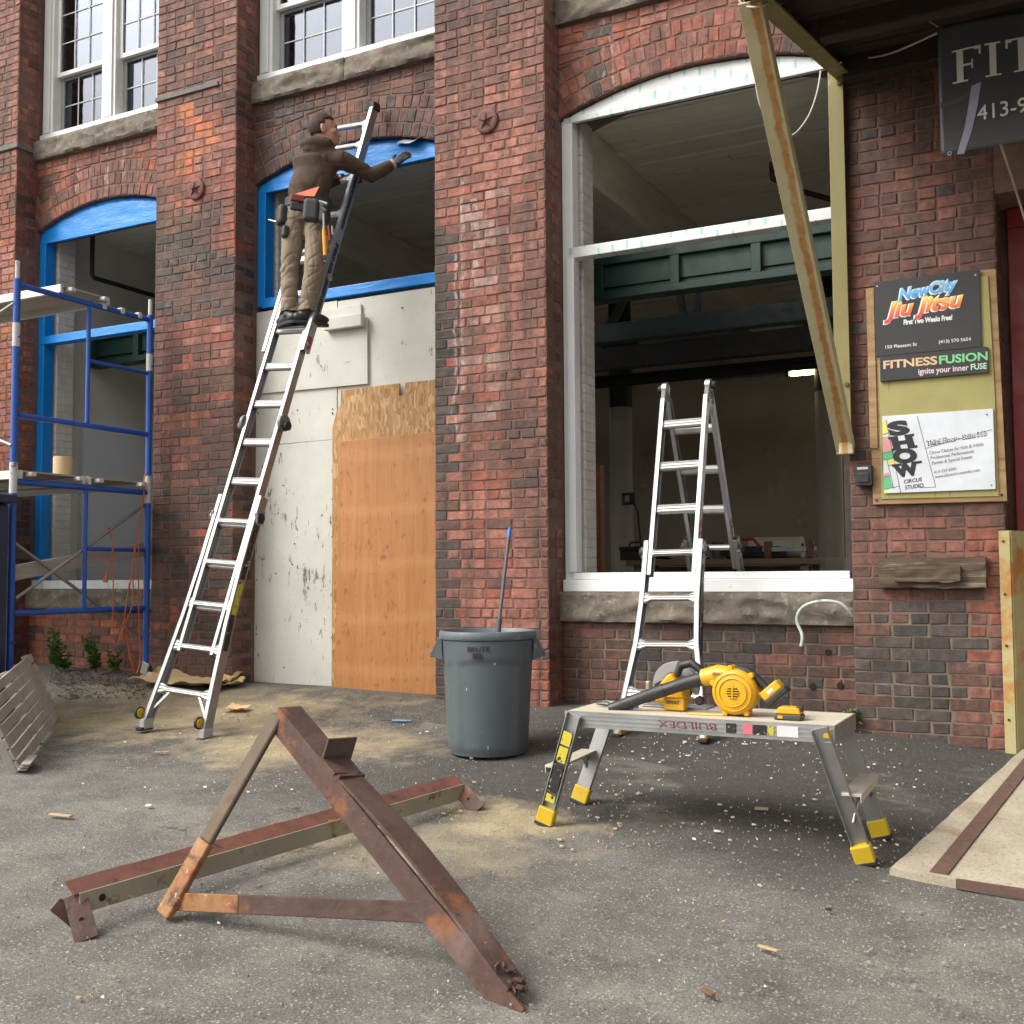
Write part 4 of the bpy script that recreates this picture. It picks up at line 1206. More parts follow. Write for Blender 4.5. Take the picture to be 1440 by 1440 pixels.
Tp = [(.32, .50, .05, .95), (.20, .62, 0, .05), (0, .82, .95, 1.0), (0, .06, .74, .95), (.76, .82, .74, .95), (.06, .16, .90, .95), (.66, .76, .90, .95)]
xi = on_banner(1386, 110)[0]; xt = on_banner(1415, 100)[0]
for x_, pp in ((fx, Fp), (xi, Ip), (xt, Tp)): banner_poly(L_(x_, pp), 'lettering', CREAM)
q0 = on_banner(1375, 172)
text_mesh('413-9', .108, CREAM, bn, (q0[0], q0[1]-.012, q0[2]), bold=.0005, width=None, xs=.92)
def ribbon(left, right, mat, name):
    m_ = MB(); vs = []; K = 5
    def samp(L, t):
        s = t*(len(L)-1); i = min(int(s), len(L)-2); f = s-i
        return (L[i][0]*(1-f)+L[i+1][0]*f, L[i][1]*(1-f)+L[i+1][1]*f)
    for k in range(17):
        a_, b_ = samp(left, k/16), samp(right, k/16)
        for j in range(K):
            f = j/(K-1); x, y, z = on_banner(a_[0]*(1-f)+b_[0]*f, a_[1]*(1-f)+b_[1]*f); vs.append((x, y-.0028, z))
    m_.add(vs, [(k*K+j, k*K+j+1, (k+1)*K+j+1, (k+1)*K+j) for k in range(16) for j in range(K-1)])
    return m_.build(name, mat, bn, smooth=True, fix=False)
ribbon([(1366, 122), (1363, 145), (1357, 180), (1346, 218)], [(1380, 116), (1375, 150), (1367, 185), (1356, 217)], M('lilac ink', (.46, .43, .58), .5, c2=(.32, .30, .40), scale=3), 'ribbon_print')
ribbon([(1323, 144), (1345, 139), (1365, 125)], [(1323, 153), (1345, 148), (1366, 133)], M('grey ink', (.10, .10, .10), .5), 'ribbon_print')
for px, py in ((1320, 36), (1331, 215)):
    q = on_banner(px+1, py+1)
    MB().lathe([(.006, 0), (.011, 0), (.011, -.004), (.006, -.004)], 14, (q[0]+.012, q[1]-.003, q[2]-.004), (0, 1, 0), close=True).build('grommet', M('grommet', (.5, .5, .5), .3, .9), bn)
CABW = M('white cable', (.50, .48, .43), .5)
def cable(name, pts, r, mat, label, cat='cable', sub=6):
    P_ = [Vector(q) for q in pts]; out = []
    for i in range(len(P_)-1):
        p0, p1, p2, p3 = P_[max(i-1, 0)], P_[i], P_[i+1], P_[min(i+2, len(P_)-1)]
        for s_ in range(sub):
            t_ = s_/sub
            out.append(.5*((2*p1)+(-p0+p2)*t_+(2*p0-5*p1+4*p2-p3)*t_**2+(-p0+3*p1-3*p2+p3)*t_**3))
    out.append(P_[-1])
    o = MB().tube(out, r, 8).build(name, mat, None, smooth=True)
    return tag(o, label, cat)
cable('tie_rope', [onY(1263, 2, -.95), onY(1280, 12, -.9), onY(1319, 38, BYY-.01)], .004, M('old rope', (.22, .19, .15), .8), 'thin rope tying the upper banner corner to the canopy', 'rope')
cable('power_cable', [onY(1188, 82, -.09), onY(1215, 82, -.1), onY(1255, 74, -.45), onY(1317, 47, BYY)], .0055, CABW, 'pale cable sagging from the yellow bracket to the banner')
cable('power_cable', [onY(1041, -20, -.7), onY(1052, 20, -.62), onY(1060, 60, -.55), onY(1062, 110, -.5), onY(1070, 150, -.45), onY(1092, 182, -.4), onY(1114, 190, -.35), onY(1136, 165, -.3), onY(1149, 130, -.25), onY(1154, 100, -.2)], .0055, CABW, 'pale cable hanging in a loop behind the yellow strut')
cable('power_cable', [onY(1058, -6, -1.95), onY(1040, -4, -1.95), onY(1045, 7, -1.95), onY(1062, 10, -1.98), onY(1078, 6, -1.95), onY(1080, -6, -1.9)], .005, CABW, 'pale cable wrapped round the top of the yellow strut')
cable('power_cable', [onY(1406, 200, -.55), onY(1420, 240, -.30), onY(1434, 285, -.02), onY(1452, 345, .1), onY(1475, 430, .2)], .0065, CABW, 'straight pale cable running down beside the red door')

# ================================================================== signs on the right-hand pier
WEATH = M('weathered plywood', (0.25, 0.145, 0.06), 0.85, c2=(0.38, 0.26, 0.135), scale=3, sc3=(1, 1, 6), spots=(((.17, .10, .05), 3, .56, .70, (.6, 1, 11)), ((.48, .38, .24), 5, .62, .75, (1, 1, 7))), bmp=.6, bscale=20, world=True)
sb = thing('sign_board', (-.71, -.02, 1.292), 'weathered plywood backing board screwed to the right-hand pier', 'board')
MB().prism([(-1.066, 1.296), (-.358, 1.290), (-.378, 2.585), (-.46, 2.590), (-1.03, 2.560), (-1.072, 2.40)], -.030, -.012).build('sheet', WEATH, sb, bevel=.002)
MB().rng(-1.074, -1.030, -.040, -.0305, 1.62, 2.56).build('strip', WEATH, sb, bevel=.003)
YPAN = M('flaking yellow panel', (0.34, 0.31, 0.12), 0.75, c2=(0.28, 0.25, 0.095), scale=4, spots=(((.12, .11, .06), 3.0, .64, .70, (16, 1, .8)),), bmp=.3, world=True)
MB().prism([(-1.018, 1.325), (-.398, 1.318), (-.402, 1.9), (-.418, 2.55), (-1.012, 2.55)], -.0375, -.0310).build('yellow_panel', YPAN, sb, bevel=.002)
for x_, z_ in ((-.385, 1.325), (-1.045, 1.32), (-.43, 1.86)):
    MB().lathe([(.008, -.003), (.008, 0)], 8, (x_, -.031, z_), (0, 1, 0)).build('screw', BINK, sb)
def sign(name, x0, x1, z0, z1, y, th, mat, label, edge=None):
    t_ = thing(name, ((x0+x1)/2, y, z0), label, 'sign')
    MB().rng(x0, x1, y, y+th, z0, z1).build('panel', mat, t_, bevel=.0015)
    return t_
SBLK = M('sign black', (0.026, 0.027, 0.030), 0.42, rvar=.05)
x0, x1, z0, z1 = -1.026, -.462, 2.152, 2.590
jj = sign('gym_sign', x0, x1, z0, z1, -.050, .0115, SBLK, 'black sign with blue and orange brush lettering on the weathered board')
def uv(u, v, y=-.0502): return (x0+(x1-x0)*u, y, z1-(z1-z0)*v)
def grad_mat(name, stops, za, zb):
    m, t, p, L = base_mat(name); v = tc(t, True)
    sep = _n(t, 'ShaderNodeSeparateXYZ'); L.new(v, sep.inputs[0])
    f = math_(t, 'MULTIPLY', math_(t, 'SUBTRACT', sep.outputs[2], za), 1/(zb-za), True)
    L.new(ramp(t, f, stops), p.inputs['Base Color']); p.inputs['Roughness'].default_value = .45
    return m
za, zb = uv(0, .50)[2], uv(0, .26)[2]
FIRE = grad_mat('fire ink', [(0, (.62, .05, .04)), (.45, (.75, .22, .05)), (.8, (.85, .60, .10)), (1, (.85, .66, .2))], za, zb)
za, zb = uv(0, .29)[2], uv(0, .08)[2]
SKYI = grad_mat('blue ink', [(0, (.06, .25, .62)), (.5, (.12, .40, .75)), (1, (.30, .62, .85))], za, zb)
for (txt, u, v, sz, wd, mt, ang, bo) in (('NewCity', .235, .285, .092, .325, SKYI, 5.5, .0035), ('Jiu Jitsu', .125, .50, .122, .435, FIRE, 3.5, .0045)):
    rgt = (math.cos(rad(ang)), 0, math.sin(rad(ang))); upv = (-math.sin(rad(ang)), 0, math.cos(rad(ang)))
    text_mesh(txt, sz, WINK, jj, uv(u-.006, v+.004), rgt, upv, bold=bo+.0042, shear=.32, width=wd+.008, name='lettering_outline')
    text_mesh(txt, sz, mt, jj, uv(u, v, -.0518), rgt, upv, bold=bo, shear=.32, width=wd, name='lettering')
text_mesh('First Two Weeks Free!', .040, WINK, jj, uv(.275, .612), bold=.0016, width=.262, shear=.1)
text_mesh('150 Pleasant St', .026, WINK, jj, uv(.085, .905), bold=.0002, width=.172)
text_mesh('(413) 570 5654', .026, WINK, jj, uv(.605, .905), bold=.0002, width=.168)
for u, v in ((.03, .06), (.965, .07)):
    MB().lathe([(.005, -.003), (.005, 0)], 8, uv(u, v), (0, 1, 0)).build('screw', M('screw steel', (.5, .5, .5), .4, .8), jj)
x0, x1, z0, z1 = -1.004, -.430, 2.004, 2.149
ff = sign('fitness_sign', x0, x1, z0, z1, -.056, .018, SBLK, 'narrow black sign with orange and green capitals below the gym sign')
text_mesh('FITNESS', .064, M('peach ink', (.66, .46, .26), .5), ff, uv(.025, .50, -.0562), bold=.0018, width=.292)
text_mesh('FUSION', .064, M('green ink', (.20, .60, .27), .5), ff, uv(.552, .50, -.0562), bold=.0018, width=.252)
text_mesh('ignite your inner', .046, M('pink ink', (.72, .58, .60), .5), ff, uv(.36, .84, -.0562), bold=.0008, width=.265)
text_mesh('FUSE', .046, M('mint ink', (.55, .78, .55), .5), ff, uv(.84, .84, -.0562), bold=.001, width=.082)
x0, x1, z0, z1 = -1.000, -.413, 1.357, 1.802
SWHT = M('sign white', (.66, .70, .76), .38, rvar=.05)
sh = sign('circus_sign', x0, x1, z0, z1, -.052, .0135, SWHT, 'white sign with tall black slab lettering and coloured blocks on the weathered board')
SY = -.0522
def quad(name, pts, mat, d=0.0):
    m_ = MB(); q = [uv(u, v, SY-.0006-d) for u, v in pts]; m_.add(q+[(a, b+.0005, c) for a, b, c in q], [tuple(range(len(q))), tuple(range(2*len(q)-1, len(q)-1, -1))]+[((i+1) % len(q), i, i+len(q), (i+1) % len(q)+len(q)) for i in range(len(q))])
    return m_.build(name, mat, sh)
YI, GI, PI_ = M('yellow ink', (.72, .72, .22), .5), M('green block ink', (.12, .50, .22), .5), M('rose ink', (.58, .22, .25), .5, c2=(.66, .36, .38), scale=60)
quad('colour_block', [(.0, .06), (.032, .055), (.055, .215), (.0, .235)], YI)
quad('colour_block', [(.0, .27), (.065, .26), (.098, .455), (.0, .475)], PI_)
quad('colour_block', [(.0, .485), (.10, .465), (.112, .545), (.0, .568)], GI)
quad('colour_block', [(.035, .572), (.113, .555), (.125, .625), (.045, .642)], YI)
quad('colour_block', [(.0, .75), (.05, .735), (.055, .775), (.0, .785)], PI_)
quad('colour_block', [(.0, .795), (.055, .78), (.085, .93), (.0, .945)], GI)
quad('colour_block', [(.0, .955), (.03, .945), (.038, 1.0), (.0, 1.0)], YI)
def line(a, b, w_=.0022): 
    p, q = Vector(uv(*a, SY-.0013)), Vector(uv(*b, SY-.0013))
    MB().bar(p, q, .0006, w_, up=(0, 0, 1)).build('rule', BINK, sh)
for a, b in (((.035, .05), (.155, 1.0)), ((.325, .03), (.475, .945)), ((.325, .945), (.475, .945)), ((.40, .445), (.985, .26)), ((.0, .24), (.06, .218)), ((.0, .48), (.10, .46)), ((.0, .57), (.115, .548)), ((.045, .645), (.125, .628)), ((.035, .57), (.09, .945)), ((.0, .79), (.058, .776)), ((.0, .95), (.145, .915))): line(a, b)
for ch, u, v, wd, sz in (('S', .080, .255, .115, .105), ('H', .100, .440, .118, .098), ('O', .112, .620, .132, .105), ('W', .128, .790, .138, .095)):
    an = 5
    rgt = (math.cos(rad(an)), 0, math.sin(rad(an))); upv = (math.sin(rad(12)), 0, math.cos(rad(12)))
    upv = (-math.sin(rad(14))*-1*-1, 0, math.cos(rad(14)))
    rgt = (math.cos(rad(an)), 0, math.sin(rad(an)))
    text_mesh(ch, sz, BINK, sh, uv(u, v, SY), rgt, upv, bold=.0075, width=wd)
    if ch in 'HW':                                   # slab serifs
        q = Vector(uv(u, v, SY-.0016)); r = Vector(rgt); U2 = Vector(upv)
        cap = sz*.70
        feet = ((.12, 0), (.88, 0), (.12, 1), (.88, 1)) if ch == 'H' else ((.10, 1), (.90, 1))
        for fu, fv in feet:
            c_ = q+r*(wd*fu)+U2*(cap*fv); MB().bar(c_-r*.026, c_+r*.026, .0006, .014).build('serif', BINK, sh)
rgt = (math.cos(rad(6)), 0, math.sin(rad(6)))
text_mesh('CIRCUS', .030, BINK, sh, uv(.185, .885, SY), rgt, bold=.0006, width=.098)
text_mesh('STUDIO', .030, BINK, sh, uv(.195, .960, SY), rgt, bold=.0006, width=.100)
an = 7; rgt = (math.cos(rad(an)), 0, math.sin(rad(an)))
text_mesh('Third Floor - Suite 313', .041, BINK, sh, uv(.405, .415, SY), rgt, bold=.0024, width=.318, name='lettering_outline')
text_mesh('Third Floor - Suite 313', .041, WINK, sh, uv(.410, .410, SY-.0015), rgt, bold=.0001, width=.312)
GINK = M('grey type', (.16, .16, .17), .5)
for i, s_ in enumerate(('Circus Classes for Kids & Adults', 'Professional Performances', 'Parties & Special Events')):
    text_mesh(s_, .027, GINK, sh, uv(.425+.010*i, .530+.066*i, SY), rgt, width=(.285, .228, .212)[i])
text_mesh('413-527-6901', .025, GINK, sh, uv(.462, .775, SY), rgt, width=.118)
text_mesh('www.showcircusstudio.com', .025, GINK, sh, uv(.470, .835, SY), rgt, width=.236)
for u, v in ((.945, .07), (.965, .95)):
    MB().lathe([(.004, -.003), (.004, 0)], 8, uv(u, v, SY), (0, 1, 0)).build('screw', BINK, sh)

# black meter box, weathered block, bent conduit
a, b_ = onY(1201, 655, -.06), onY(1227, 683, -.06)
jb = thing('junction_box', ((a.x+b_.x)/2, -.02, b_.z), 'small black plastic box mounted on the pier beside the sign board', 'box')
MB().prism([(a.x, a.z), (b_.x, a.z), (b_.x, b_.z), (a.x+.008, b_.z)], -.075, -.012).build('housing', M('black plastic', (.018, .018, .02), .45), jb, bevel=.006, seg=3)
MB().rng(a.x+.02, b_.x-.02, -.078, -.0755, a.z-.025, a.z-.012).build('label', M('pale label', (.5, .5, .5), .5), jb)
MB().rng(a.x+.02, b_.x-.015, -.083, -.0755, b_.z+.018, a.z-.045).build('cover', M('black plastic', (.018, .018, .02), .45), jb, bevel=.004)
OLDW = M('rotten timber', (0.12, 0.085, 0.055), 0.95, c2=(0.055, 0.04, 0.03), scale=3, sc3=(.5, 4, 7), spots=(((.27, .22, .155), 4, .55, .70, (.6, 5, 9)), ((.018, .014, .012), 3, .62, .72, (1.2, 2, 3))), bmp=1.0, bscale=18, world=True)
wb = thing('wall_timber', (-.75, -.04, .815), 'weathered grey timber block fixed to the right-hand pier below the signs', 'timber')
def rough_board(x0, x1, y0, y1, z0, z1, seed, name, par):
    n, k_ = 26, 7; vs = []; fs = []
    for i in range(n+1):
        for j in range(k_+1):
            x = x0+(x1-x0)*i/n; z = z0+(z1-z0)*j/k_
            e = 1 if (j in (0, k_)) else 0
            zz = z+e*.010*mnoise.noise((x*11, seed, j)); d = .012*mnoise.noise((x*4, seed, z*60))+.006*mnoise.noise((x*20, seed, z*30))
            vs.append((x+.006*mnoise.noise((z*40, seed, i))*(1 if i in (0, n) else 0), y0+d, zz))
    W_ = k_+1
    fs = [(i*W_+j, (i+1)*W_+j, (i+1)*W_+j+1, i*W_+j+1) for i in range(n) for j in range(k_)]
    m0 = len(vs); vs += [(x, y1, z) for x, y, z in vs]
    for i in range(n): fs += [(i*W_, i*W_+m0, (i+1)*W_+m0, (i+1)*W_), (i*W_+k_, (i+1)*W_+k_, (i+1)*W_+k_+m0, i*W_+k_+m0)]
    for j in range(k_): fs += [(j, j+1, j+1+m0, j+m0), (n*W_+j, n*W_+j+m0, n*W_+j+1+m0, n*W_+j+1)]
    return MB().add(vs, fs).build(name, OLDW, par, smooth=True)
rough_board(-1.036, -.474, -.075, -.013, .816, .986, 3.0, 'back_block', wb)
p0, p1 = onY(1258, 797, -.1), onY(1351, 818, -.1)
rough_board(p0.x, p1.x, -.115, -.074, p1.z, p0.z, 8.0, 'front_block', wb)
pts = [onY(px, py, yy) for px, py, yy in ((1126.5, 909, .08), (1128, 893, .09), (1120.5, 873, .10), (1125, 858, .09), (1138, 849, .08), (1160, 845, .08), (1180, 848, .09), (1192, 857, .10), (1199, 866, .12))]
cable('conduit', pts, .010, M('bent conduit', (.52, .53, .50), .45, c2=(.30, .42, .36), scale=6, world=True, spots=(((.02, .16, .10), 4, .60, .66),)), 'bent white and green hose hanging over the stone sill of the big window', 'hose')
# ================================================================== ladders
ALU = M('aluminium', (0.41, 0.412, 0.415), 0.42, metal=.85, c2=(0.31, 0.312, 0.315), scale=5, spots=(((.34, .34, .33), 9, .62, .78),), rvar=.08)
ALU2 = M('aluminium tread', (0.52, 0.52, 0.52), 0.38, metal=.6, c2=(0.42, 0.42, 0.42), scale=9, rvar=.08)
RUB = M('black rubber', (.02, .02, .02), .7)
GRYP = M('grey plastic', (.16, .16, .165), .5)
YPL = M('yellow plastic', (.56, .39, .018), .45, c2=(.47, .31, .013), spots=(((.13, .11, .06), 26, .64, .74),))
STK = M('black sticker', (.02, .02, .02), .4, spots=(((.55, .54, .50), 30, .60, .64, (1, 1, 1.6)),))
YSTK = M('yellow sticker', (.55, .47, .04), .4, spots=(((.03, .03, .03), 26, .58, .62),))
class Lad:
    def __init__(s, b, t, nrm_hint=(0, -1, .3)):
        s.b = Vector(b); s.t = Vector(t); s.d = (s.t-s.b).normalized(); s.L = (s.t-s.b).length
        x = Vector((1, 0, 0)); s.x = (x-s.d*x.dot(s.d)).normalized()
        s.n = s.x.cross(s.d)
        if s.n.dot(Vector(nrm_hint)) < 0: s.n = -s.n
    def P(s, a, x=0.0, n=0.0): return s.b+s.d*a+s.x*x+s.n*n
def rail(l, par, prof, side, w=.030, h=.072, noff=0.0, mat=None, name='rail'):
    """prof: list of (distance along, half width); a C-shaped channel"""
    m_ = MB(); t_ = .004
    for i in range(len(prof)-1):
        (a0, h0), (a1, h1) = prof[i], prof[i+1]
        p, q = l.P(a0, side*h0, noff), l.P(a1, side*h1, noff)
        o = side
        for (c0, c1, d0, d1) in ((w/2-t_, w/2, -h/2, h/2), (-w/2, w/2-t_, h/2-t_, h/2), (-w/2, w/2-t_, -h/2, -h/2+t_)):
            m_.add([r+l.x*(u*o)+l.n*v for r in (p, q) for u, v in ((c0, d0), (c1, d0), (c1, d1), (c0, d1))], [(0, 1, 2, 3), (7, 6, 5, 4), (0, 4, 5, 1), (1, 5, 6, 2), (2, 6, 7, 3), (3, 7, 4, 0)])
    return m_.build(name, mat or ALU, par, bevel=.0015)
def rung(l, par, a, hw, wide=False, noff=0.0):
    prof = [(-.018, -.012), (-.018, .010), (-.012, .018), (-.006, .014), (0, .018), (.006, .014), (.012, .018), (.018, .010), (.018, -.012), (.008, -.020), (-.008, -.020)]
    m_ = MB()
    n = len(prof)
    if not wide:
        vs = [l.P(a, s_*(hw-.012), noff)+l.d*(u*1.55)+l.n*(v*1.1) for s_ in (-1, 1) for u, v in prof]
        m_.add(vs, [tuple(range(n)), tuple(range(2*n-1, n-1, -1))]+[(i, (i+1) % n, n+(i+1) % n, n+i) for i in range(n)])
    else:
        st = [(-1, 2.1), (-.88, 1.9), (-.70, .95), (.70, .95), (.88, 1.9), (1, 2.1)]; vs = []
        for f, k in st: vs += [l.P(a, f*hw*.96, noff+.012)+l.d*(u*1.0*k)+l.n*v for u, v in prof]
        fs = [tuple(range(n)), tuple(range(6*n-1, 5*n-1, -1))]
        for j in range(5): fs += [(j*n+i, j*n+(i+1) % n, (j+1)*n+(i+1) % n, (j+1)*n+i) for i in range(n)]
        m_.add(vs, fs)
    return m_.build('rung', ALU2, par, bevel=.001)
def disc(l, par, a, x, n, r, th, mat, name, seg=20):
    c = l.P(a, x, n)
    return MB().lathe([(r*.6, -th/2), (r, -th/2+.004), (r, th/2-.004), (r*.6, th/2)], seg, c, l.x).build(name, mat, par, smooth=True)

bl, br_ = gnd(204, 1026), gnd(297, 1040)
base = (bl+br_)/2; base.z = gz(base.x, base.y)+.012; base.y = -1.34
tr = onY(530, 146, .13)
top = Vector((-4.832, .135, tr.z))
L1 = Lad(base, top)
lad = thing('extension_ladder', base, 'tall aluminium extension ladder leaning on the boarded bay with the worker on it', 'ladder', 'aluminium articulating ladders')
kL = L1.L/4.85
out_lo = [(0.0, .262), (.35, .228), (.75, .195), (1.15, .180), (1.62, .178)]
inn = [(.52, .146), (3.35, .146)]
out_hi = [(2.72, .178), (3.75, .180), (4.25, .180), (L1.L-.01, .176)]
for s_ in (-1, 1):
    hi_ = out_hi if s_ > 0 else out_hi[:-1]+[(L1.L-.16, .177)]
    rail(L1, lad, out_lo, s_); rail(L1, lad, inn, s_, w=.028, h=.060); rail(L1, lad, hi_, s_)
    # shoes and wheels
    c = L1.P(.0, s_*.265)
    m_ = MB().box(L1.P(.028, s_*.262), (.045, .085, .07), None); m_.build('shoe', M('shoe cap', (.42, .42, .41), .5), lad, bevel=.008)
    MB().box(L1.P(-.004, s_*.266)+Vector((0, 0, 0)), (.055, .105, .024)).build('foot_pad', RUB, lad, bevel=.006)
    w_ = disc(L1, lad, .085, s_*.262-.034, .050, .040, .022, RUB, 'wheel')
    disc(L1, w_, .085, s_*.262-.026, .050, .031, .022, YPL, 'hub')
    disc(L1, lad, 1.47, s_*.205, .0, .034, .03, RUB if s_ > 0 else ALU, 'lock_knob')
    MB().box(L1.P(1.47, s_*.196), (.03, .07, .08)).build('lock', GRYP, lad, bevel=.006)
    disc(L1, lad, 2.17, s_*.172, 0, .058, .030, GRYP, 'hinge', 26)
    disc(L1, lad, 2.15, s_*.202, -.004, .032, .040, RUB if s_ > 0 else GRYP, 'hinge_knob')
    disc(L1, lad, 3.32, s_*.205, 0, .028, .03, ALU, 'lock_knob')
    MB().box(L1.P(L1.L-.01 if s_ > 0 else L1.L-.16, s_*.176), (.05, .085, .06)).build('end_cap', RUB, lad, bevel=.006)
for k in range(5): rung(L1, lad, .265+.293*k, interp(.265+.293*k, [q[0] for q in out_lo], [q[1] for q in out_lo]), True)
for k in range(5, 12): rung(L1, lad, .265+.293*k, .146)
for k in range(2, 5): rung(L1, lad, .255+.293*k, .146, noff=-.012)
for a_ in (3.55, 3.85, 4.15, L1.L-.36, L1.L-.17): rung(L1, lad, a_, interp(a_, [q[0] for q in out_hi], [q[1] for q in out_hi]), True)
for s_ in (-1, 1):                                     # angled gussets under the end rungs
    for a_, sg in ((.265, -1), (L1.L-.17, -1)):
        MB().bar(L1.P(a_+sg*.015, s_*.13, .012), L1.P(a_+sg*.13, s_*(.225 if a_ < 1 else .168), .012), .016, .005, up=L1.n).build('gusset', ALU2, lad)
def side_sticker(l, par, a0, a1, hw0, hw1, mat, h=.042, w=.030, name='sticker'):
    m_ = MB(); p, q = l.P(a0, hw0+w/2+.0012), l.P(a1, hw1+w/2+.0012)
    m_.add([r+l.x*u+l.n*v for r in (p, q) for u, v in ((-.0004, -h/2), (.0006, -h/2), (.0006, h/2), (-.0004, h/2))], [(0, 1, 2, 3), (7, 6, 5, 4), (0, 4, 5, 1), (1, 5, 6, 2), (2, 6, 7, 3), (3, 7, 4, 0)])
    m_.build(name, mat, par)
side_sticker(L1, lad, .56, .80, .2105, .194, STK); side_sticker(L1, lad, .80, 1.02, .193, .1845, YSTK)
side_sticker(L1, lad, 1.04, 1.42, .184, .179, STK)
side_sticker(L1, lad, 2.95, 3.60, .1785, .180, STK, .036); side_sticker(L1, lad, 2.745, 2.84, .178, .1785, M('red sticker', (.30, .03, .03), .4, spots=(((.6, .6, .6), 40, .55, .6),)))
side_sticker(L1, lad, 3.72, 4.2, .180, .180, STK, .03)

# ladder standing astride the window sill
fl, frr = gnd(872, 1034), gnd(989, 1044)
b2 = Vector(((fl.x+frr.x)/2, -.49, gz(-2.2, -.49)+.012)); t2 = Vector((-2.245, .16, onY(966, 548, .16).z))
L2 = Lad(b2, t2)
ld2 = thing('step_ladder', b2, 'aluminium ladder folded into an A standing astride the big window sill', 'ladder', 'aluminium articulating ladders')
r2 = Vector((-2.27, 1.22, .072)); L2b = Lad(r2, t2+Vector((0, .05, 0)), (0, 1, .3))
for l, far in ((L2, 0), (L2b, 1)):
    lo = [(0, .265), (.25, .235), (.55, .190), (.80, .176), (1.20, .174)]
    for s_ in (-1, 1):
        rail(l, ld2, lo, s_, noff=0); rail(l, ld2, [(.98, .144), (l.L-.06, .144)], s_, w=.028, h=.060)
        MB().box(l.P(.035, s_*.262), (.05, .075, .085)).build('shoe', YPL, ld2, bevel=.006)
        MB().box(l.P(-.004, s_*.264), (.056, .09, .022)).build('foot_pad', RUB, ld2, bevel=.006)
        disc(l, ld2, 1.13, s_*.204, 0, .034, .034, RUB, 'lock_knob'); MB().box(l.P(1.13, s_*.192), (.028, .06, .07)).build('lock', GRYP, ld2, bevel=.006)
    for k in range(4): rung(l, ld2, .255+.29*k, interp(.255+.29*k, [q[0] for q in lo], [q[1] for q in lo]), True)
    k = 4
    while .255+.29*k < l.L-.05: rung(l, ld2, .255+.29*k, .144); k += 1
    side_sticker(l, ld2, .45, 1.05, .2, .1745, STK, .045); side_sticker(l, ld2, 1.22, 1.34, .145, .145, M('red sticker', (.30, .03, .03), .4), .04, .028)
for s_ in (-1, 1):
    for dy in (-.012, .062):
        c = t2+Vector((s_*.146, dy-.0, -.035))
        MB().box(c, (.034, .030, .13), Matrix.Rotation(rad(-17 if dy < 0 else 17), 3, 'X')).build('hinge_plate', GRYP, ld2, bevel=.008)
    c = t2+Vector((s_*.146, .025, .02))
    MB().lathe([(.03, -.02), (.042, -.016), (.042, .016), (.03, .02)], 22, c, (1, 0, 0)).build('hinge', ALU, ld2, smooth=True)
    MB().lathe([(.022, -.014), (.026, -.01), (.026, .01), (.022, .014)], 18, c+Vector((s_*.034, 0, 0)), (1, 0, 0)).build('hinge_knob', RUB, ld2, smooth=True)

# ================================================================== refuse can
can_c = Vector((-3.06, -1.035, gz(-3.06, -1.035)+.003))
rb = thing('refuse_can', can_c, 'scuffed round grey plastic refuse can standing by the brick pier', 'trash can')
GRYC = M('grey can plastic', (0.092, 0.108, 0.121), 0.42, c2=(0.078, 0.094, 0.107), scale=3, spots=(((.15, .17, .18), 6, .62, .78), ((.50, .52, .53), 17, .69, .71, (1.8, 1.8, .5))), rvar=.1, bmp=.05)
n = 96; prof = []
HC = .69
m_ = MB(); vs = []; fs = []; zs = [0, .006, .03, .06]+[.06+.05*i for i in range(1, 9)]+[.48, .50, .515, .53, .545, .56, .60, .64]
cam_a = math.atan2(CAM.y-can_c.y, CAM.x-can_c.x)
for z in zs:
    for k in range(n):
        t_ = 2*PI*k/n; ph = (t_-cam_a+PI) % (2*PI)-PI
        r = .228+.037*z/HC
        if z < .007: r -= .012
        edge = .520+.014*math.cos(ph*3.2)*math.exp(-(ph/1.2)**2)
        sect = (ph+PI/4) % (PI/2)-PI/4                     # four corner ribs
        rib = 1/(1+math.exp((abs(abs(ph)-.78)-.10)*60)) if abs(ph) < 1.6 else 1/(1+math.exp((abs(abs(ph)-2.36)-.10)*60))
        if z > .05:
            up_ = 1/(1+math.exp(-(z-edge)*260))
            r += .007*max(up_, rib)
        vs.append(can_c+Vector((r*math.cos(t_), r*math.sin(t_), z)))
for j in range(len(zs)-1):
    for k in range(n): fs.append((j*n+k, j*n+(k+1) % n, (j+1)*n+(k+1) % n, (j+1)*n+k))
fs.append(tuple(range(n-1, -1, -1)))
body = m_.add(vs, fs).build('body', GRYC, rb, smooth=True, fix=False)
MB().lathe([(.250, .60), (.262, .64), (.276, .645), (.281, .655), (.281, .678), (.276, .690), (.266, .692), (.260, .684), (.252, .62), (.236, .30), (.216, .03), (.001, .028)], 72, can_c, close=True).build('rim', M('worn can rim', (.125, .148, .165), .5, c2=(.10, .122, .14), scale=5, spots=(((.24, .25, .25), 12, .60, .72),)), rb, smooth=True)
rt = Vector((math.cos(cam_a+PI/2), math.sin(cam_a+PI/2), 0)); 
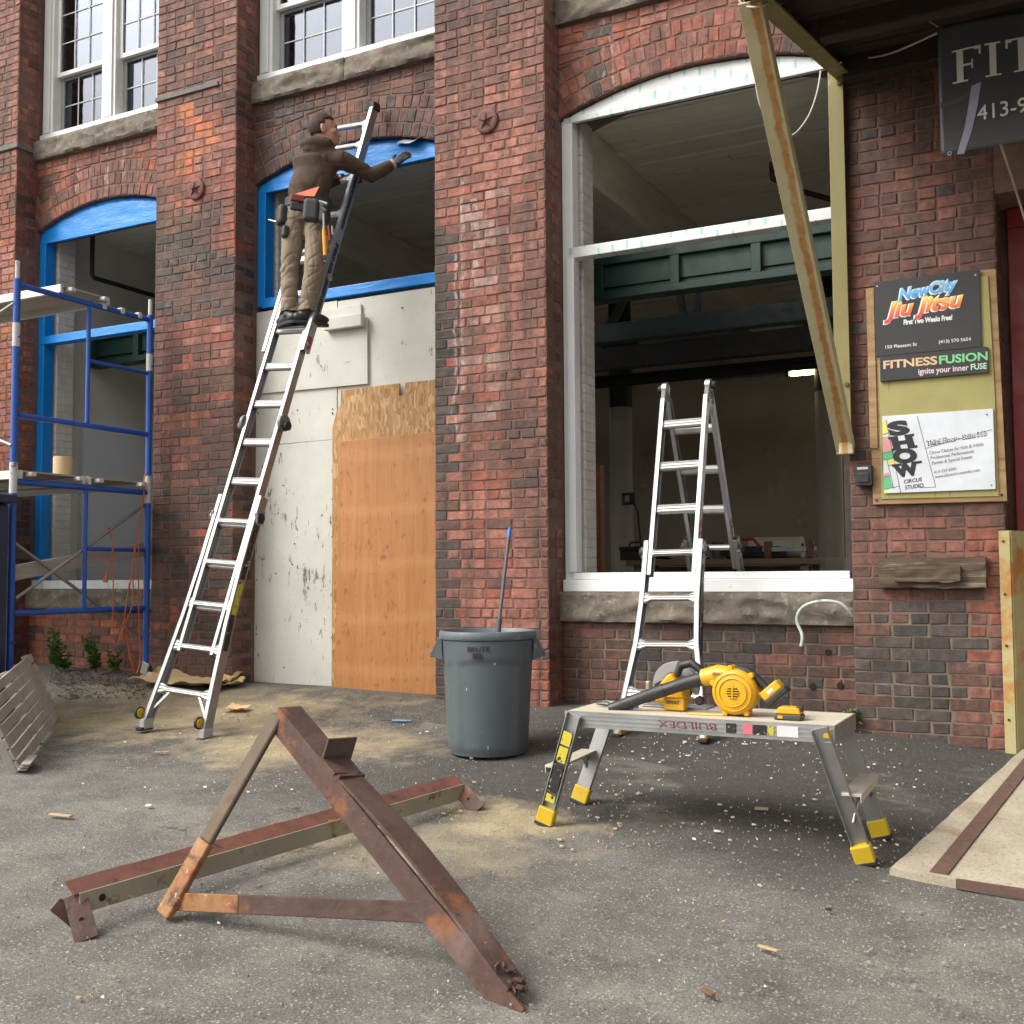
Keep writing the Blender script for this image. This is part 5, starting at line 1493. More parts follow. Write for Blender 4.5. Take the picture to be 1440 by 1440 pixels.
for s_ in (-1, 1):
    o = rt*s_; fwd = Vector((-o.y, o.x, 0))
    h_ = None
    for f in (-1, 1):
        m_ = MB()
        pts = [can_c+o*.262+fwd*(.075*f)+Vector((0, 0, .655)), can_c+o*.285+fwd*(.07*f)+Vector((0, 0, .650)), can_c+o*.325+fwd*(.055*f)+Vector((0, 0, .568)), can_c+o*.318+fwd*(.055*f)+Vector((0, 0, .545)), can_c+o*.255+fwd*(.075*f)+Vector((0, 0, .525))]
        q = [p+fwd*(.012*f) for p in pts]; k = len(pts)
        m_.add(pts+q, [tuple(range(k)), tuple(range(2*k-1, k-1, -1))]+[(i, (i+1) % k, k+(i+1) % k, k+i) for i in range(k)])
        if h_ is None: h_ = m_.build('handle', GRYC, rb, bevel=.004)
        else: m_.build('cheek', GRYC, h_, bevel=.004)
    MB().bar(can_c+o*.318-fwd*.062+Vector((0, 0, .560)), can_c+o*.318+fwd*.062+Vector((0, 0, .560)), .022, .034).build('grip', GRYC, h_, bevel=.006)
    MB().bar(can_c+o*.300-fwd*.062+Vector((0, 0, .60)), can_c+o*.300+fwd*.062+Vector((0, 0, .60)), .008, .09, up=o*-.5+Vector((0, 0, 1))).build('grip_web', GRYC, h_, bevel=.002)
# name moulded on the band, bent round the can
def on_can(ob, u0, zc):
    l = rootloc(rb)
    for q in ob.data.vertices:
        w_ = q.co; x_, z_ = w_.x, w_.z; d_ = w_.y
        a_ = cam_a+(u0+x_)/.27; r = .2715+d_
        q.co = Vector((r*math.cos(a_), r*math.sin(a_), zc+z_))
t_ = text_mesh('BRUTE', .040, BINK, rb, rootloc(rb), (1, 0, 0), (0, 0, 1), bold=.0006, width=.126, ext=.0003)
for q in t_.data.vertices: q.co.y = abs(q.co.y)
on_can(t_, -.118, .585)
m_ = MB().rng(rootloc(rb).x, rootloc(rb).x+.052, rootloc(rb).y-.0, rootloc(rb).y+.0015, rootloc(rb).z, rootloc(rb).z+.028)
lb_ = m_.build('brand_label', BINK, rb); on_can(lb_, -.085, .548)
a, b_ = onY(699, 900, -1.03), onY(717, 742, -.86)
pl = thing('extension_pole', (a.x, a.y, can_c.z+.035), 'thin grey extension pole with a blue tip standing in the refuse can', 'pole')
d = (b_-a).normalized(); foot = a-d*((a.z-can_c.z-.06)/d.z)
MB().tube([foot, b_-d*.03], .0105, 12).build('pole', M('pole grey', (.085, .09, .095), .45), pl, smooth=True)
MB().tube([a-d*.03+d*.05, a+d*.12], .0165, 12).build('grip', M('grip grey', (.07, .075, .08), .6), pl, smooth=True)
MB().tube([b_-d*.06, b_-d*.025, b_], [.0115, .0125, .006], 12).build('tip', M('blue tip', (.03, .16, .60), .5), pl, smooth=True)

# ================================================================== work platform
ZT = .300; BX0, BX1, BY0, BY1 = -2.055, -.888, -2.150, -1.725
wp = thing('work_platform', (-1.47, -1.93, gz(-1.47, -1.93)), 'low aluminium work platform with yellow feet holding power tools', 'work bench')
DECK = M('dusty deck', (0.48, 0.44, 0.36), 0.62, metal=.1, c2=(0.55, 0.49, 0.39), scale=4, sc3=(.5, 6, 1), spots=(((.36, .27, .15), 3, .60, .74, (.8, 5, 1)), ((.70, .62, .45), 30, .62, .7)), rvar=.1)
nb = 6
for i in range(nb):
    y0 = BY0+(BY1-BY0)*i/nb; y1 = BY0+(BY1-BY0)*(i+1)/nb
    MB().rng(BX0+.004, BX1-.004, y0+.0015, y1-.0015, ZT-.010, ZT).build('deck_strip', DECK, wp, bevel=.002)
for y0, y1 in ((BY0-.006, BY0-.002), (BY1+.002, BY1+.006)):
    m_ = MB().rng(BX0, BX1, y0, y1, ZT-.068, ZT+.001); sr = m_.build('side_rail', ALU, wp)
    for zz in (ZT-.014, ZT-.032, ZT-.050):
        MB().rng(BX0+.002, BX1-.002, y0-.0022 if y0 < -2 else y1, y0 if y0 < -2 else y1+.0022, zz-.003, zz+.003).build('ridge', ALU, sr)
for x0, x1 in ((BX0-.004, BX0), (BX1, BX1+.004)):
    MB().rng(x0, x1, BY0, BY1, ZT-.068, ZT+.001).build('end_rail', M('end rail grey', (.20, .20, .20), .5, .4), wp)
feet = {}
for sx, xt, xf in ((-1, BX0+.055, -2.125), (1, BX1-.055, -.815)):
    for sy, yt, yf in ((-1, BY0-.028, -2.185 if sx < 0 else -2.075), (1, BY1-.02, -1.80 if sx < 0 else -1.70)):
        zf = gz(xf, yf)+.004
        tp = Vector((xt, yt, ZT-.012)); ft = Vector((xf, yf, zf+.07))
        d = (ft-tp).normalized()
        m_ = MB()
        poly = [(-.033, -.014), (.033, -.014), (.033, .014), (.029, .014), (.029, -.010), (-.029, -.010), (-.029, .014), (-.033, .014)]
        m_.extr(poly, tp, ft+d*.045, up=(0, 1 if sy > 0 else -1, 0))
        lg = m_.build('leg', ALU, wp, bevel=.001)
        e = ft+d*.075
        m_ = MB().extr([(-.040, -.022), (.040, -.022), (.040, .022), (-.040, .022)], ft-d*.005, e, up=(0, 1, 0)); m_.build('foot_boot', YPL, lg, bevel=.006)
        MB().extr([(-.042, -.024), (.042, -.024), (.042, .024), (-.042, .024)], e-d*.012, e+d*.004, up=(0, 1, 0)).build('foot_pad', RUB, lg, bevel=.003)
        feet[(sx, sy)] = (tp, ft)
        yk = BY0-.007 if sy < 0 else BY1+.0065
        MB().lathe([(.018, 0), (.018, .010), (.010, .014)], 6, (xt-sx*.005+sx*.05*0, yk, ZT-.03), (0, -1 if sy < 0 else 1, 0)).build('lock_button', YPL, wp, bevel=.002) if False else None
        MB().rng(xt+sx*.028-.016, xt+sx*.028+.016, yk-.006 if sy < 0 else yk, yk if sy < 0 else yk+.006, ZT-.050, ZT-.012).build('lock_button', YPL, wp, bevel=.004)
for sx in (-1, 1):
    a0, a1 = feet[(sx, -1)]; b0, b1 = feet[(sx, 1)]
    p, q = a0.lerp(a1, .56), b0.lerp(b1, .56)
    off = Vector((sx*.035, 0, 0))
    m_ = MB(); m_.bar(p+off+Vector((0, .0, 0)), q+off, .078, .012); m_.bar(p+off+Vector((sx*.036, 0, -.014)), q+off+Vector((sx*.036, 0, -.014)), .005, .03)
    m_.build('step', M('worn step', (.50, .46, .38), .6, .2, spots=(((.70, .68, .62), 20, .6, .7),)), wp, bevel=.002)
    for (u, v), f in (((a0, a1), -1), ((b0, b1), 1)):
        c = u.lerp(v, .80)+Vector((sx*.004, 0, 0)); dd = (p if f < 0 else q)+off+Vector((sx*.02, 0, -.012))
        MB().tube([dd+Vector((0, -f*.05, 0)), c], .007, 8).build('step_brace', ALU, wp, smooth=True)
    # sticker on the front leg
u, v = feet[(-1, -1)]
for f0, f1, mt in ((.18, .32, YSTK), (.34, .50, YSTK), (.52, .82, STK), (.84, .92, YSTK)):
    p, q = u.lerp(v, f0), u.lerp(v, f1)
    MB().bar(p+Vector((0, -.0148, 0)), q+Vector((0, -.0148, 0)), .044, .0008, up=(0, -1, 0)).build('sticker', mt, wp)
yk = BY0-.0084
text_mesh('BUILDEX', .044, M('red marker', (.22, .025, .035), .6), wp, (-1.365, yk-.0006, ZT-.016), (-1, 0, 0), (0, 0, -1), width=.255, bold=-.0005, shear=-.1)
for x0, w_, mt in ((-1.325, .042, STK), (-1.255, .040, M('pink sticker', (.60, .14, .18), .4)), (-1.212, .055, STK), (-1.15, .022, YSTK)):
    MB().rng(x0, x0+w_, yk-.0012, yk-.0002, ZT-.052, ZT-.012).build('sticker', mt, wp)
MB().rng(-1.115, -1.03, yk-.0010, yk-.0002, ZT-.054, ZT-.010).build('sticker', M('white sticker', (.62, .62, .62), .4, spots=(((.03, .03, .03), 22, .66, .68, (1, 1, 3)),)), wp)

# ------------------------------------------------------------------ power tools on the platform
TYEL = M('tool yellow', (.66, .36, .010), .42, c2=(.58, .31, .009), scale=20, rvar=.08, spots=(((.40, .30, .16), 22, .66, .76), ((.10, .08, .05), 60, .72, .76)))
TBLK = M('tool black', (.022, .022, .024), .5, spots=(((.16, .14, .11), 25, .64, .78),))
TGRY = M('tool metal', (.42, .42, .42), .35, .7)
by = -2.0
C_ = onY(1036, 972, by); C_.z = max(C_.z, ZT+.098)
blw = thing('leaf_blower', (C_.x, by, ZT), 'yellow jobsite blower with a long black nozzle lying on the platform', 'blower')
MB().lathe([(.030, -.062), (.050, -.062), (.074, -.058), (.090, -.050), (.096, -.036), (.096, .030), (.088, .045), (.03, .05)], 48, C_, (0, 1, 0)).build('fan_housing', TYEL, blw, smooth=True)
for r_, yy in ((.078, -.0595), (.058, -.0635)):
    MB().lathe([(r_-.003, yy), (r_, yy-.003), (r_+.003, yy)], 40, C_, (0, 1, 0), close=True).build('housing_ring', TYEL, blw, smooth=True)
m_ = MB().lathe([(.001, -.064), (.026, -.064), (.026, -.060)], 24, C_, (0, 1, 0)); gr_ = m_.build('air_intake', TBLK, blw)
for k in range(-2, 3):
    w_ = math.sqrt(max(0, .027**2-(k*.0105)**2)); MB().rng(C_.x-w_, C_.x+w_, C_.y-.0675, C_.y-.0642, C_.z+k*.0105-.0022, C_.z+k*.0105+.0022).build('louvre', TYEL, gr_)
MB().rng(C_.x-.003, C_.x+.003, C_.y-.0695, C_.y-.0676, C_.z-.026, C_.z+.026).build('louvre', TYEL, gr_)
for an in (100, 45, -60, -115, 160):
    q = C_+Vector((math.cos(rad(an))*.100, -.012, math.sin(rad(an))*.100)); MB().lathe([(.011, -.03), (.013, -.026), (.013, .03)], 12, q, (0, 1, 0)).build('screw_boss', TYEL, blw, bevel=.002)
nz0 = onY(992, 953, by); nz1 = onY(966, 960, by); nz2 = onY(929, 972, by-.01); nz3 = onY(858, 997, by-.03)
MB().tube([C_+Vector((-.02, 0, .055)), onY(1010, 949, by), nz0+Vector((-.012, 0, 0))], [.048, .044, .036], 20).build('outlet', TYEL, blw, smooth=True)
MB().tube([nz0, nz1, nz2], [.031, .029, .0275], 20).build('nozzle', TBLK, blw, smooth=True)
MB().tube([nz2+(nz1-nz2)*.14, nz2-(nz1-nz2)*.1, nz3], [.0300, .0285, .0245], 20).build('nozzle_tube', TBLK, blw, smooth=True)
h0, h1, h2 = onY(1037, 942, by), onY(1058, 948, by), onY(1078, 968, by)
MB().tube([onY(1018, 955, by), h0], [.022, .024], 14).build('handle_root', TYEL, blw, smooth=True)
MB().tube([h0, h0.lerp(h1, .5)+Vector((0, 0, .006)), h1, h2], [.0175, .020, .0185, .017], 14).build('handle', TBLK, blw, smooth=True)
bc = onY(1087, 972, by); ax = (onY(1102, 962, by)-onY(1074, 985, by)).normalized()
rotm = Matrix.Rotation(-math.atan2(ax.z, ax.x), 3, 'Y')
MB().box(bc-Vector((.004, 0, -.004)), (.095, .070, .042), rotm).build('battery_foot', TYEL, blw, bevel=.008, seg=3)
MB().box(bc+Vector((.020, 0, -.020)), (.112, .074, .030), rotm).build('battery', TBLK, blw, bevel=.008, seg=3)
MB().box(bc+Vector((-.004, -.036, .004)), (.030, .002, .014), rotm).build('label', WINK, blw)
MB().tube([C_+Vector((.085, 0, -.01)), onY(1070, 975, by)], [.02, .017], 12).build('strut', TYEL, blw, smooth=True)
text_mesh('DEWALT', .017, TBLK, blw, onY(1001, 951, by-.05)+Vector((0, 0, .004)), (1, 0, .08), (0, 0, 1), width=.046, bold=.0004)

sy_ = -1.86
S0 = onY(948, 968, sy_)
S0.z = ZT+.085
sw = thing('circular_saw', (S0.x, sy_, ZT), 'yellow cordless circular saw with a grey blade guard behind the blower', 'circular saw')
MB().rng(S0.x-.155, S0.x+.15, sy_-.01, sy_+.13, ZT+.002, ZT+.007).build('base_plate', TGRY, sw, bevel=.001)
GC = S0+Vector((-.01, .06, .012))
arc = [GC+Vector((.105*math.cos(t_), 0, .105*math.sin(t_))) for t_ in [rad(-15+ 18*k) for k in range(12)]]
m_ = MB(); prof_ = [(.062, -.022), (.103, -.022), (.108, -.016), (.108, .016), (.103, .022), (.062, .022)]
vs = []; NA = 26
for k in range(NA+1):
    t_ = rad(-20+220*k/NA)
    for r, y in prof_: vs.append(GC+Vector((r*math.cos(t_), y, r*math.sin(t_))))
K = len(prof_); fs = [(k*K+i, k*K+(i+1) % K, (k+1)*K+(i+1) % K, (k+1)*K+i) for k in range(NA) for i in range(K)]+[tuple(range(K)), tuple(range(NA*K+K-1, NA*K-1, -1))]
m_.add(vs, fs).build('blade_guard', M('guard grey', (.36, .36, .37), .4, .5), sw, smooth=True)
MB().lathe([(.001, -.001), (.083, -.001), (.083, .001), (.001, .001)], 40, GC, (0, 1, 0)).build('blade', TGRY, sw)
MB().lathe([(.020, -.12), (.040, -.118), (.046, -.10), (.046, -.03), (.030, -.024)], 28, GC+Vector((.03, 0, -.015)), (0, 1, 0)).build('motor', TYEL, sw, smooth=True)
b0 = onY(938, 965, sy_-.04)
MB().prism([(b0.x-.05, ZT+.03), (b0.x+.095, ZT+.028), (b0.x+.085, ZT+.085), (b0.x+.055, ZT+.13), (b0.x+.03, ZT+.165), (b0.x+.005, ZT+.15), (b0.x-.03, ZT+.105)], sy_-.075, sy_+.02).build('gear_housing', TYEL, sw, bevel=.012, seg=3)
hp = [onY(952, 950, sy_-.03), onY(957, 936, sy_-.03), onY(972, 932, sy_-.03), onY(985, 942, sy_-.03), onY(993, 962, sy_-.03)]
MB().tube(hp, [.016, .020, .020, .019, .016], 12).build('handle', TBLK, sw, smooth=True)
MB().tube([onY(925, 960, sy_-.05), onY(932, 972, sy_-.05), onY(945, 975, sy_-.05)], [.02, .018, .014], 12).build('front_handle', TBLK, sw, smooth=True)
bt_ = onY(953, 990, sy_-.07)
MB().rng(bt_.x-.048, bt_.x+.048, sy_-.125, sy_-.07, ZT+.004, ZT+.060).build('battery', TYEL, sw, bevel=.008, seg=3)
text_mesh('DEWALT', .018, TBLK, sw, (bt_.x-.035, sy_-.1258, ZT+.034), width=.062, bold=.0005)
MB().lathe([(.018, 0), (.022, .006), (.022, .018), (.015, .024)], 8, onY(985, 985, sy_-.08), (0, -1, 0)).build('depth_knob', TBLK, sw, bevel=.002)
g0 = onY(912, 968, sy_-.02)
m_ = MB(); m_.box(g0+Vector((0, 0, -.004)), (.018, .03, .075)); m_.box(g0+Vector((-.03, 0, -.02)), (.05, .02, .012)); m_.box(g0+Vector((.01, 0, -.035)), (.08, .05, .010))
m_.build('fence_bracket', TGRY, sw, bevel=.004)

q = onY(1110, 996, -2.04); q.z = ZT
bt2 = thing('battery_pack', q, 'loose yellow and black power tool battery at the platform end', 'battery')
MB().rng(q.x-.056, q.x+.056, q.y-.038, q.y+.038, ZT+.001, ZT+.026).build('case', M('battery grey', (.05, .05, .05), .5), bt2, bevel=.007, seg=3)
MB().prism([(q.x-.054, ZT+.0265), (q.x+.054, ZT+.0265), (q.x+.046, ZT+.050), (q.x+.030, ZT+.054), (q.x-.036, ZT+.054)], q.y-.036, q.y+.036).build('top_shell', TYEL, bt2, bevel=.005, seg=3)
MB().rng(q.x+.030, q.x+.058, q.y-.018, q.y+.018, ZT+.036, ZT+.058).build('release_button', TBLK, bt2, bevel=.004)
MB().rng(q.x-.04, q.x-.02, q.y-.0395, q.y-.0382, ZT+.008, ZT+.020).build('label', TYEL, bt2)
q = onY(862, 993, -2.0); q.z = ZT
pz = thing('locking_pliers', q, 'pliers with blue grips lying under the blower nozzle', 'pliers')
MB().tube([q+Vector((-.10, .05, .014)), q+Vector((-.055, .045, .016)), q+Vector((-.03, .04, .014))], [.008, .016, .012], 10, flat=.7).build('jaws', M('plier steel', (.10, .10, .10), .45, .6), pz, smooth=True)
for dy in (.02, -.022): MB().tube([q+Vector((-.03, .04, .014)), q+Vector((.03, .03+dy, .013)), q+Vector((.10, .02+dy*1.6, .012))], [.009, .011, .010], 10).build('grip', M('blue grip', (.03, .18, .55), .5), pz, smooth=True)
q = onY(992, 998, -2.06); q.z = ZT
pc = MB().bar(q+Vector((-.075, .0, .005)), q+Vector((.075, .015, .005)), .012, .008).build('carpenter_pencil', M('pencil yellow', (.62, .47, .06), .5), None, bevel=.002)
tag(pc, 'flat yellow carpenter pencil lying between the saw and the blower', 'pencil')
# ================================================================== scaffold
SBLU = M('scaffold blue', (0.010, 0.075, 0.36), 0.4, c2=(0.014, 0.09, 0.42), scale=5, spots=(((.45, .46, .48), 9, .70, .73), ((.05, .05, .07), 14, .68, .74)), world=True)
SWH = M('scaffold worn white', (.55, .55, .54), .55, spots=(((.08, .11, .22), 14, .6, .66),), world=True)
XF = -6.70; YA, YB = -1.375, -.115
zgA, zgB = gz(XF, YA), gz(XF, YB)
sc = thing('scaffold', (XF, (YA+YB)/2, zgB), 'blue tubular scaffold frames stacked two high beside the left opening', 'scaffold')
def tube_(name, pts, r=.025, mat=SBLU, par=None, n=12): return MB().tube(pts, r, n).build(name, mat, par or sc, smooth=True)
for Y, z0 in ((YA, zgA), (YB, zgB)):
    tube_('post', [(XF, Y, z0+.14), (XF, Y, 1.58)]); tube_('post', [(XF, Y, 1.60), (XF, Y, 3.04)])
    tube_('coupling_pin', [(XF, Y, 3.04), (XF, Y, 3.17)], .017, SWH)
    tube_('coupling_pin', [(XF, Y, 1.50), (XF, Y, 1.72)], .0275, SWH)
    tube_('brace_stud', [(XF-.01, Y, 2.62), (XF+.04, Y, 2.62)], .009)
    tube_('brace_stud', [(XF-.01, Y, .45), (XF+.04, Y, .45)], .009)
    if Y == YA: tube_('worn_band', [(XF, Y, 2.55), (XF, Y, 2.72)], .0262, SWH)
    if Y == YB: tube_('worn_band', [(XF, Y, 2.58), (XF, Y, 2.72)], .0262, SWH)
    # caster
    tube_('caster_stem', [(XF, Y, z0+.09), (XF, Y, z0+.16)], .016, RUB)
    MB().lathe([(.03, -.02), (.062, -.018), (.065, -.01), (.065, .01), (.062, .018), (.03, .02)], 24, (XF+.02, Y, z0+.066), (.4, 1, 0)).build('caster_wheel', RUB, sc, smooth=True)
    MB().box((XF+.02, Y-.028, z0+.095), (.075, .008, .10), Matrix.Rotation(.35, 3, 'Y')).build('caster_fork', M('caster grey', (.30, .31, .31), .5, .4), sc, bevel=.004)
ym = onX(124, 500, XF).y
for z in (3.00, 2.06, 1.585, .655): tube_('cross_bar', [(XF, YA+.02, z), (XF, YB-.02, z)], .021 if z != 1.585 else .022)
tube_('upright', [(XF, ym, 2.08), (XF, ym, 2.98)], .0165); tube_('upright', [(XF, ym, .675), (XF, ym, 1.565)], .0165)
tube_('short_bar', [(XF, ym+.016, 2.56), (XF, YB-.02, 2.56)], .0155); tube_('short_bar', [(XF, ym+.016, 1.12), (XF, YB-.02, 1.12)], .0155)
for Y in (-.60, -.42, -.24): MB().rng(XF-.028, XF+.028, Y-.022, Y+.022, 2.985, 3.035).build('plank_hook', SWH, sc, bevel=.01)
GALV = M('galvanised tube', (.34, .34, .33), .45, .7, c2=(.26, .26, .25))
tube_('diagonal_brace', [onX(22, 842, XF-.03), onX(206, 708, XF-.03)], .0125, GALV); tube_('diagonal_brace', [onX(20, 763, XF-.055), onX(206, 902, XF-.055)], .0125, GALV)
a = Vector((XF, YA-.02, 2.86)); tube_('diagonal_brace', [a, a+Vector((-2.2, .0, -.75))], .0125, GALV)
a = Vector((XF, YA-.02, 1.84)); tube_('diagonal_brace', [a, a+Vector((-2.2, .0, .75))], .0125, GALV)
PLK = M('aluminium plank', (.62, .62, .61), .45, .35, c2=(.50, .50, .49), scale=3, sc3=(.6, 5, 5), spots=(((.30, .29, .27), 6, .62, .76),))
PLKU = M('plank plywood', (.38, .34, .28), .75, c2=(.28, .25, .20), scale=3, sc3=(.6, 5, 5))
def plank(y0, y1, z, x0, x1, label):
    t_ = thing('scaffold_plank', ((x0+x1)/2, (y0+y1)/2, z), label, 'plank', 'planks laid on the scaffold')
    MB().rng(x0, x1, y0+.03, y1-.03, z+.048, z+.06).build('deck', PLKU, t_)
    for yy in (y0, y1-.028): MB().rng(x0, x1, yy, yy+.028, z, z+.062).build('side_rail', PLK, t_, bevel=.003)
    for yy in (y0+.06, y1-.10): MB().rng(x1-.02, x1+.05, yy, yy+.045, z+.018, z+.048).build('hook', SWH, t_, bevel=.006)
    return t_
plank(-1.02, -.55, 3.022, -9.6, XF+.02, 'white-edged aluminium plank laid across the scaffold top')
plank(-1.34, -.76, 1.608, -9.6, XF+.02, 'dusty aluminium plank on the scaffold middle level, outer side')
plank(-.73, -.15, 1.608, -9.6, XF+.02, 'dusty aluminium plank on the scaffold middle level, wall side')
p, q = onX(18, 806, XF-.12), onX(211, 771, XF-.12)
lp = MB().bar(p, q, .03, .11, up=(0, 0, 1)).build('leaning_board', M('grey board', (.30, .28, .25), .7, c2=(.42, .40, .37), sc3=(1, .6, 6)), None, bevel=.003)
tag(lp, 'grey board tied slantwise between the scaffold posts above the white sill', 'board')
q = onX(88, 676, XF-.12); zt_ = 1.67
tr_ = thing('tape_roll', (XF-.12, q.y, zt_), 'tan paper roll standing on the scaffold middle level', 'roll')
MB().lathe([(.020, .0), (.068, .0), (.070, .01), (.070, .135), (.068, .145), (.020, .145)], 30, (XF-.12, q.y, zt_), close=True).build('paper', M('tan paper', (.50, .36, .20), .75, c2=(.56, .42, .26)), tr_, smooth=True)
MB().lathe([(.017, .002), (.0205, .002), (.0205, .148), (.017, .148)], 20, (XF-.12, q.y, zt_), close=True).build('core', M('card core', (.25, .17, .09), .8), tr_, smooth=True)
# orange extension cord draped over the frame
OCORD = M('orange cord', (.52, .11, .04), .5)
def scx(px, py, dx=.035): return onX(px, py, XF+dx)
pts = [scx(206, 664), scx(203, 672), scx(202, 700), scx(196, 735), scx(195, 790), scx(195, 860), scx(197, 905), scx(197, 930), scx(191, 948), scx(186, 935), scx(180, 905), scx(176, 870), scx(178, 845), scx(187, 800), scx(189, 772), scx(191, 766), scx(187, 800, .05), scx(186, 850, .05), scx(170, 890, .05), scx(171, 900, .05), scx(176, 860, .06), scx(182, 820, .06)]
cable('power_lead', pts, .0052, OCORD, 'orange extension cord looped over the scaffold and hanging to the ground', 'cord', 8)
pts = [scx(152, 742), scx(157, 756), scx(159, 770), scx(155, 790), scx(149, 812)]
c2 = thing('power_lead', scx(149, 815), 'orange cord end with its socket hanging from the scaffold bar', 'cord')
MB().tube(pts, .0052, 8).build('cord', OCORD, c2, smooth=True)
MB().tube([scx(149.5, 808), scx(148.5, 814), scx(148, 819)], [.010, .016, .018], 12).build('socket', OCORD, c2, smooth=True)
MB().tube([scx(159, 768), scx(159.5, 800), scx(159, 850), scx(158.5, 884)], .0048, 8).build('cord_tail', OCORD, c2, smooth=True)

# dark blue skip at the picture edge
DBL = M('dark blue steel', (0.012, 0.030, 0.085), 0.45, c2=(0.010, 0.022, 0.06), scale=3, spots=(((.20, .21, .23), 5, .70, .76),), world=True)
zs_ = gz(-6.9, -1.9)
sk = thing('steel_skip', (-7.05, -1.85, zs_), 'dark blue steel skip behind the leaning slatted panel beside the scaffold', 'dumpster')
MB().rng(-7.6, -6.60, -2.25, -1.47, zs_+.12, 1.42).build('body', DBL, sk, bevel=.03, seg=3)
MB().rng(-7.63, -6.565, -2.28, -1.44, 1.421, 1.48).build('rim', DBL, sk, bevel=.01)
for Y in (-2.0, -1.72): MB().rng(-6.598, -6.56, Y-.03, Y+.03, zs_+.14, 1.40).build('stiffener', DBL, sk, bevel=.006)
for X in (-7.5, -6.72):
    for Y in (-2.15, -1.57): MB().lathe([(.03, -.025), (.06, -.022), (.06, .022), (.03, .025)], 18, (X, Y, zs_+.062), (1, .2, 0)).build('caster', RUB, sk, smooth=True)

# ================================================================== leaning slatted panel
G1, G2 = gnd(27, 1088), gnd(84, 1009)
G1.z += .004; G2.z += .004
e = (G2-G1).normalized()
pw = Vector((e.y, -e.x, 0)).normalized()
if pw.x > 0: pw = -pw
nrm_ = pw.cross(Vector((0, 0, 1)))
d = ray(42, 918); t_ = (G2-CAM).dot(nrm_)/d.dot(nrm_); T2 = CAM+d*t_
upv = (T2-G2); Hp = upv.length; upv.normalize()
fc = e.cross(upv).normalized()
if fc.dot(CAM-G1) < 0: fc = -fc
pal = thing('slatted_panel', (G1+G2)/2, 'weathered grey slatted timber panel leaning against the blue skip', 'pallet')
WSL = M('weathered slat', (.40, .37, .34), .85, c2=(.26, .235, .21), scale=3, spots=(((.42, .40, .37), 9, .58, .72), ((.13, .10, .085), 7, .64, .74)), bmp=.5, bscale=20)
Lp = (G2-G1).length; ns = 7
Lg = Lp
for i in range(ns):
    a0 = Hp*(i+.10)/ns; a1 = Hp*(i+.90)/ns; am = (a0+a1)/2
    st_ = G1+upv*am+e*random.uniform(-.02, .02)+fc*random.uniform(0, .006); en = G1+upv*am+e*(Lg+random.uniform(-.02, .02))
    MB().bar(st_, en, a1-a0, .016, up=fc).build('slat', WSL, pal, bevel=.002)
for f in (.03, .5, .97):
    s0 = G1+e*(Lg*f)-fc*.032; MB().bar(s0, s0+upv*Hp, .045, .042, up=fc).build('batten', WSL, pal, bevel=.004)
for k in range(3):
    MB().bar(G1+e*(-.03-.015*k)+fc*(.02+.012*k)+Vector((0, 0, .014+.012*k)), G1+e*(.22-.04*k)+fc*(.03+.012*k)+Vector((0, 0, .014+.012*k)), .05, .011).build('broken_slat', WSL, pal, bevel=.002)

# ================================================================== rusted steel frame on the ground
RUST = M('brown rust', (0.052, 0.028, 0.022), 0.78, c2=(0.088, 0.045, 0.033), scale=9, spots=(((.23, .085, .030), 5, .56, .70), ((.135, .088, .078), 3.5, .52, .70), ((.030, .018, .015), 14, .60, .70), ((.42, .34, .27), 50, .70, .74)), bmp=.9, bscale=38)
ORUST = M('orange rust paint', (0.135, 0.092, 0.058), 0.8, c2=(0.085, 0.070, 0.048), scale=5, spots=(((.46, .26, .11), 2.4, .60, .66), ((.10, .055, .035), 9, .60, .70)), bmp=.5, bscale=50)
Bp = gnd(230, 1296); Cp = gnd(737, 1424); Ap = onY(392, 996, -3.45)
Cp.z += .01; Bp.z += .02
rf = thing('steel_bracket_frame', (Bp+Cp)/2, 'rusted triangular steel bracket standing on the asphalt in front of the platform', 'steel frame')
d = (Cp-Ap).normalized(); LAC = (Cp-Ap).length
n_ = d.cross(Vector((0, -1, 0))).normalized()          # up-ish, across the member
if n_.z < 0: n_ = -n_
w_ = n_.cross(d).normalized()
if w_.dot(CAM-Ap) < 0: w_ = -w_                          # towards the camera
def strip(name, f0, f1, off, wid, th, nn, ww, bow, mat, seed=0, par=None, N=40):
    """plate along the member: offset off along nn/ww, wid across"""
    m_ = MB(); vs = []
    for i in range(N+1):
        s = f0+(f1-f0)*i/N; b = bow(s); c = Ap+d*(LAC*s)+off(s)
        wd = wid(s); j = .003*mnoise.noise((s*14, seed, 0))
        vs += [c-ww*0+nn*0+ww*(b), c+nn*(wd+j)+ww*b, c+nn*(wd+j)+ww*(b-th), c+ww*(b-th)]
    fs = [(k*4+a, k*4+(a+1) % 4, (k+1)*4+(a+1) % 4, (k+1)*4+a) for k in range(N) for a in range(4)]+[(3, 2, 1, 0), (N*4, N*4+1, N*4+2, N*4+3)]
    return m_.add(vs, fs).build(name, mat, par or rf, smooth=True)
strip('web', 0.0, 1.0, lambda s: n_*-.082, lambda s: .082, .010, n_, w_, lambda s: 0.0, RUST, 1)
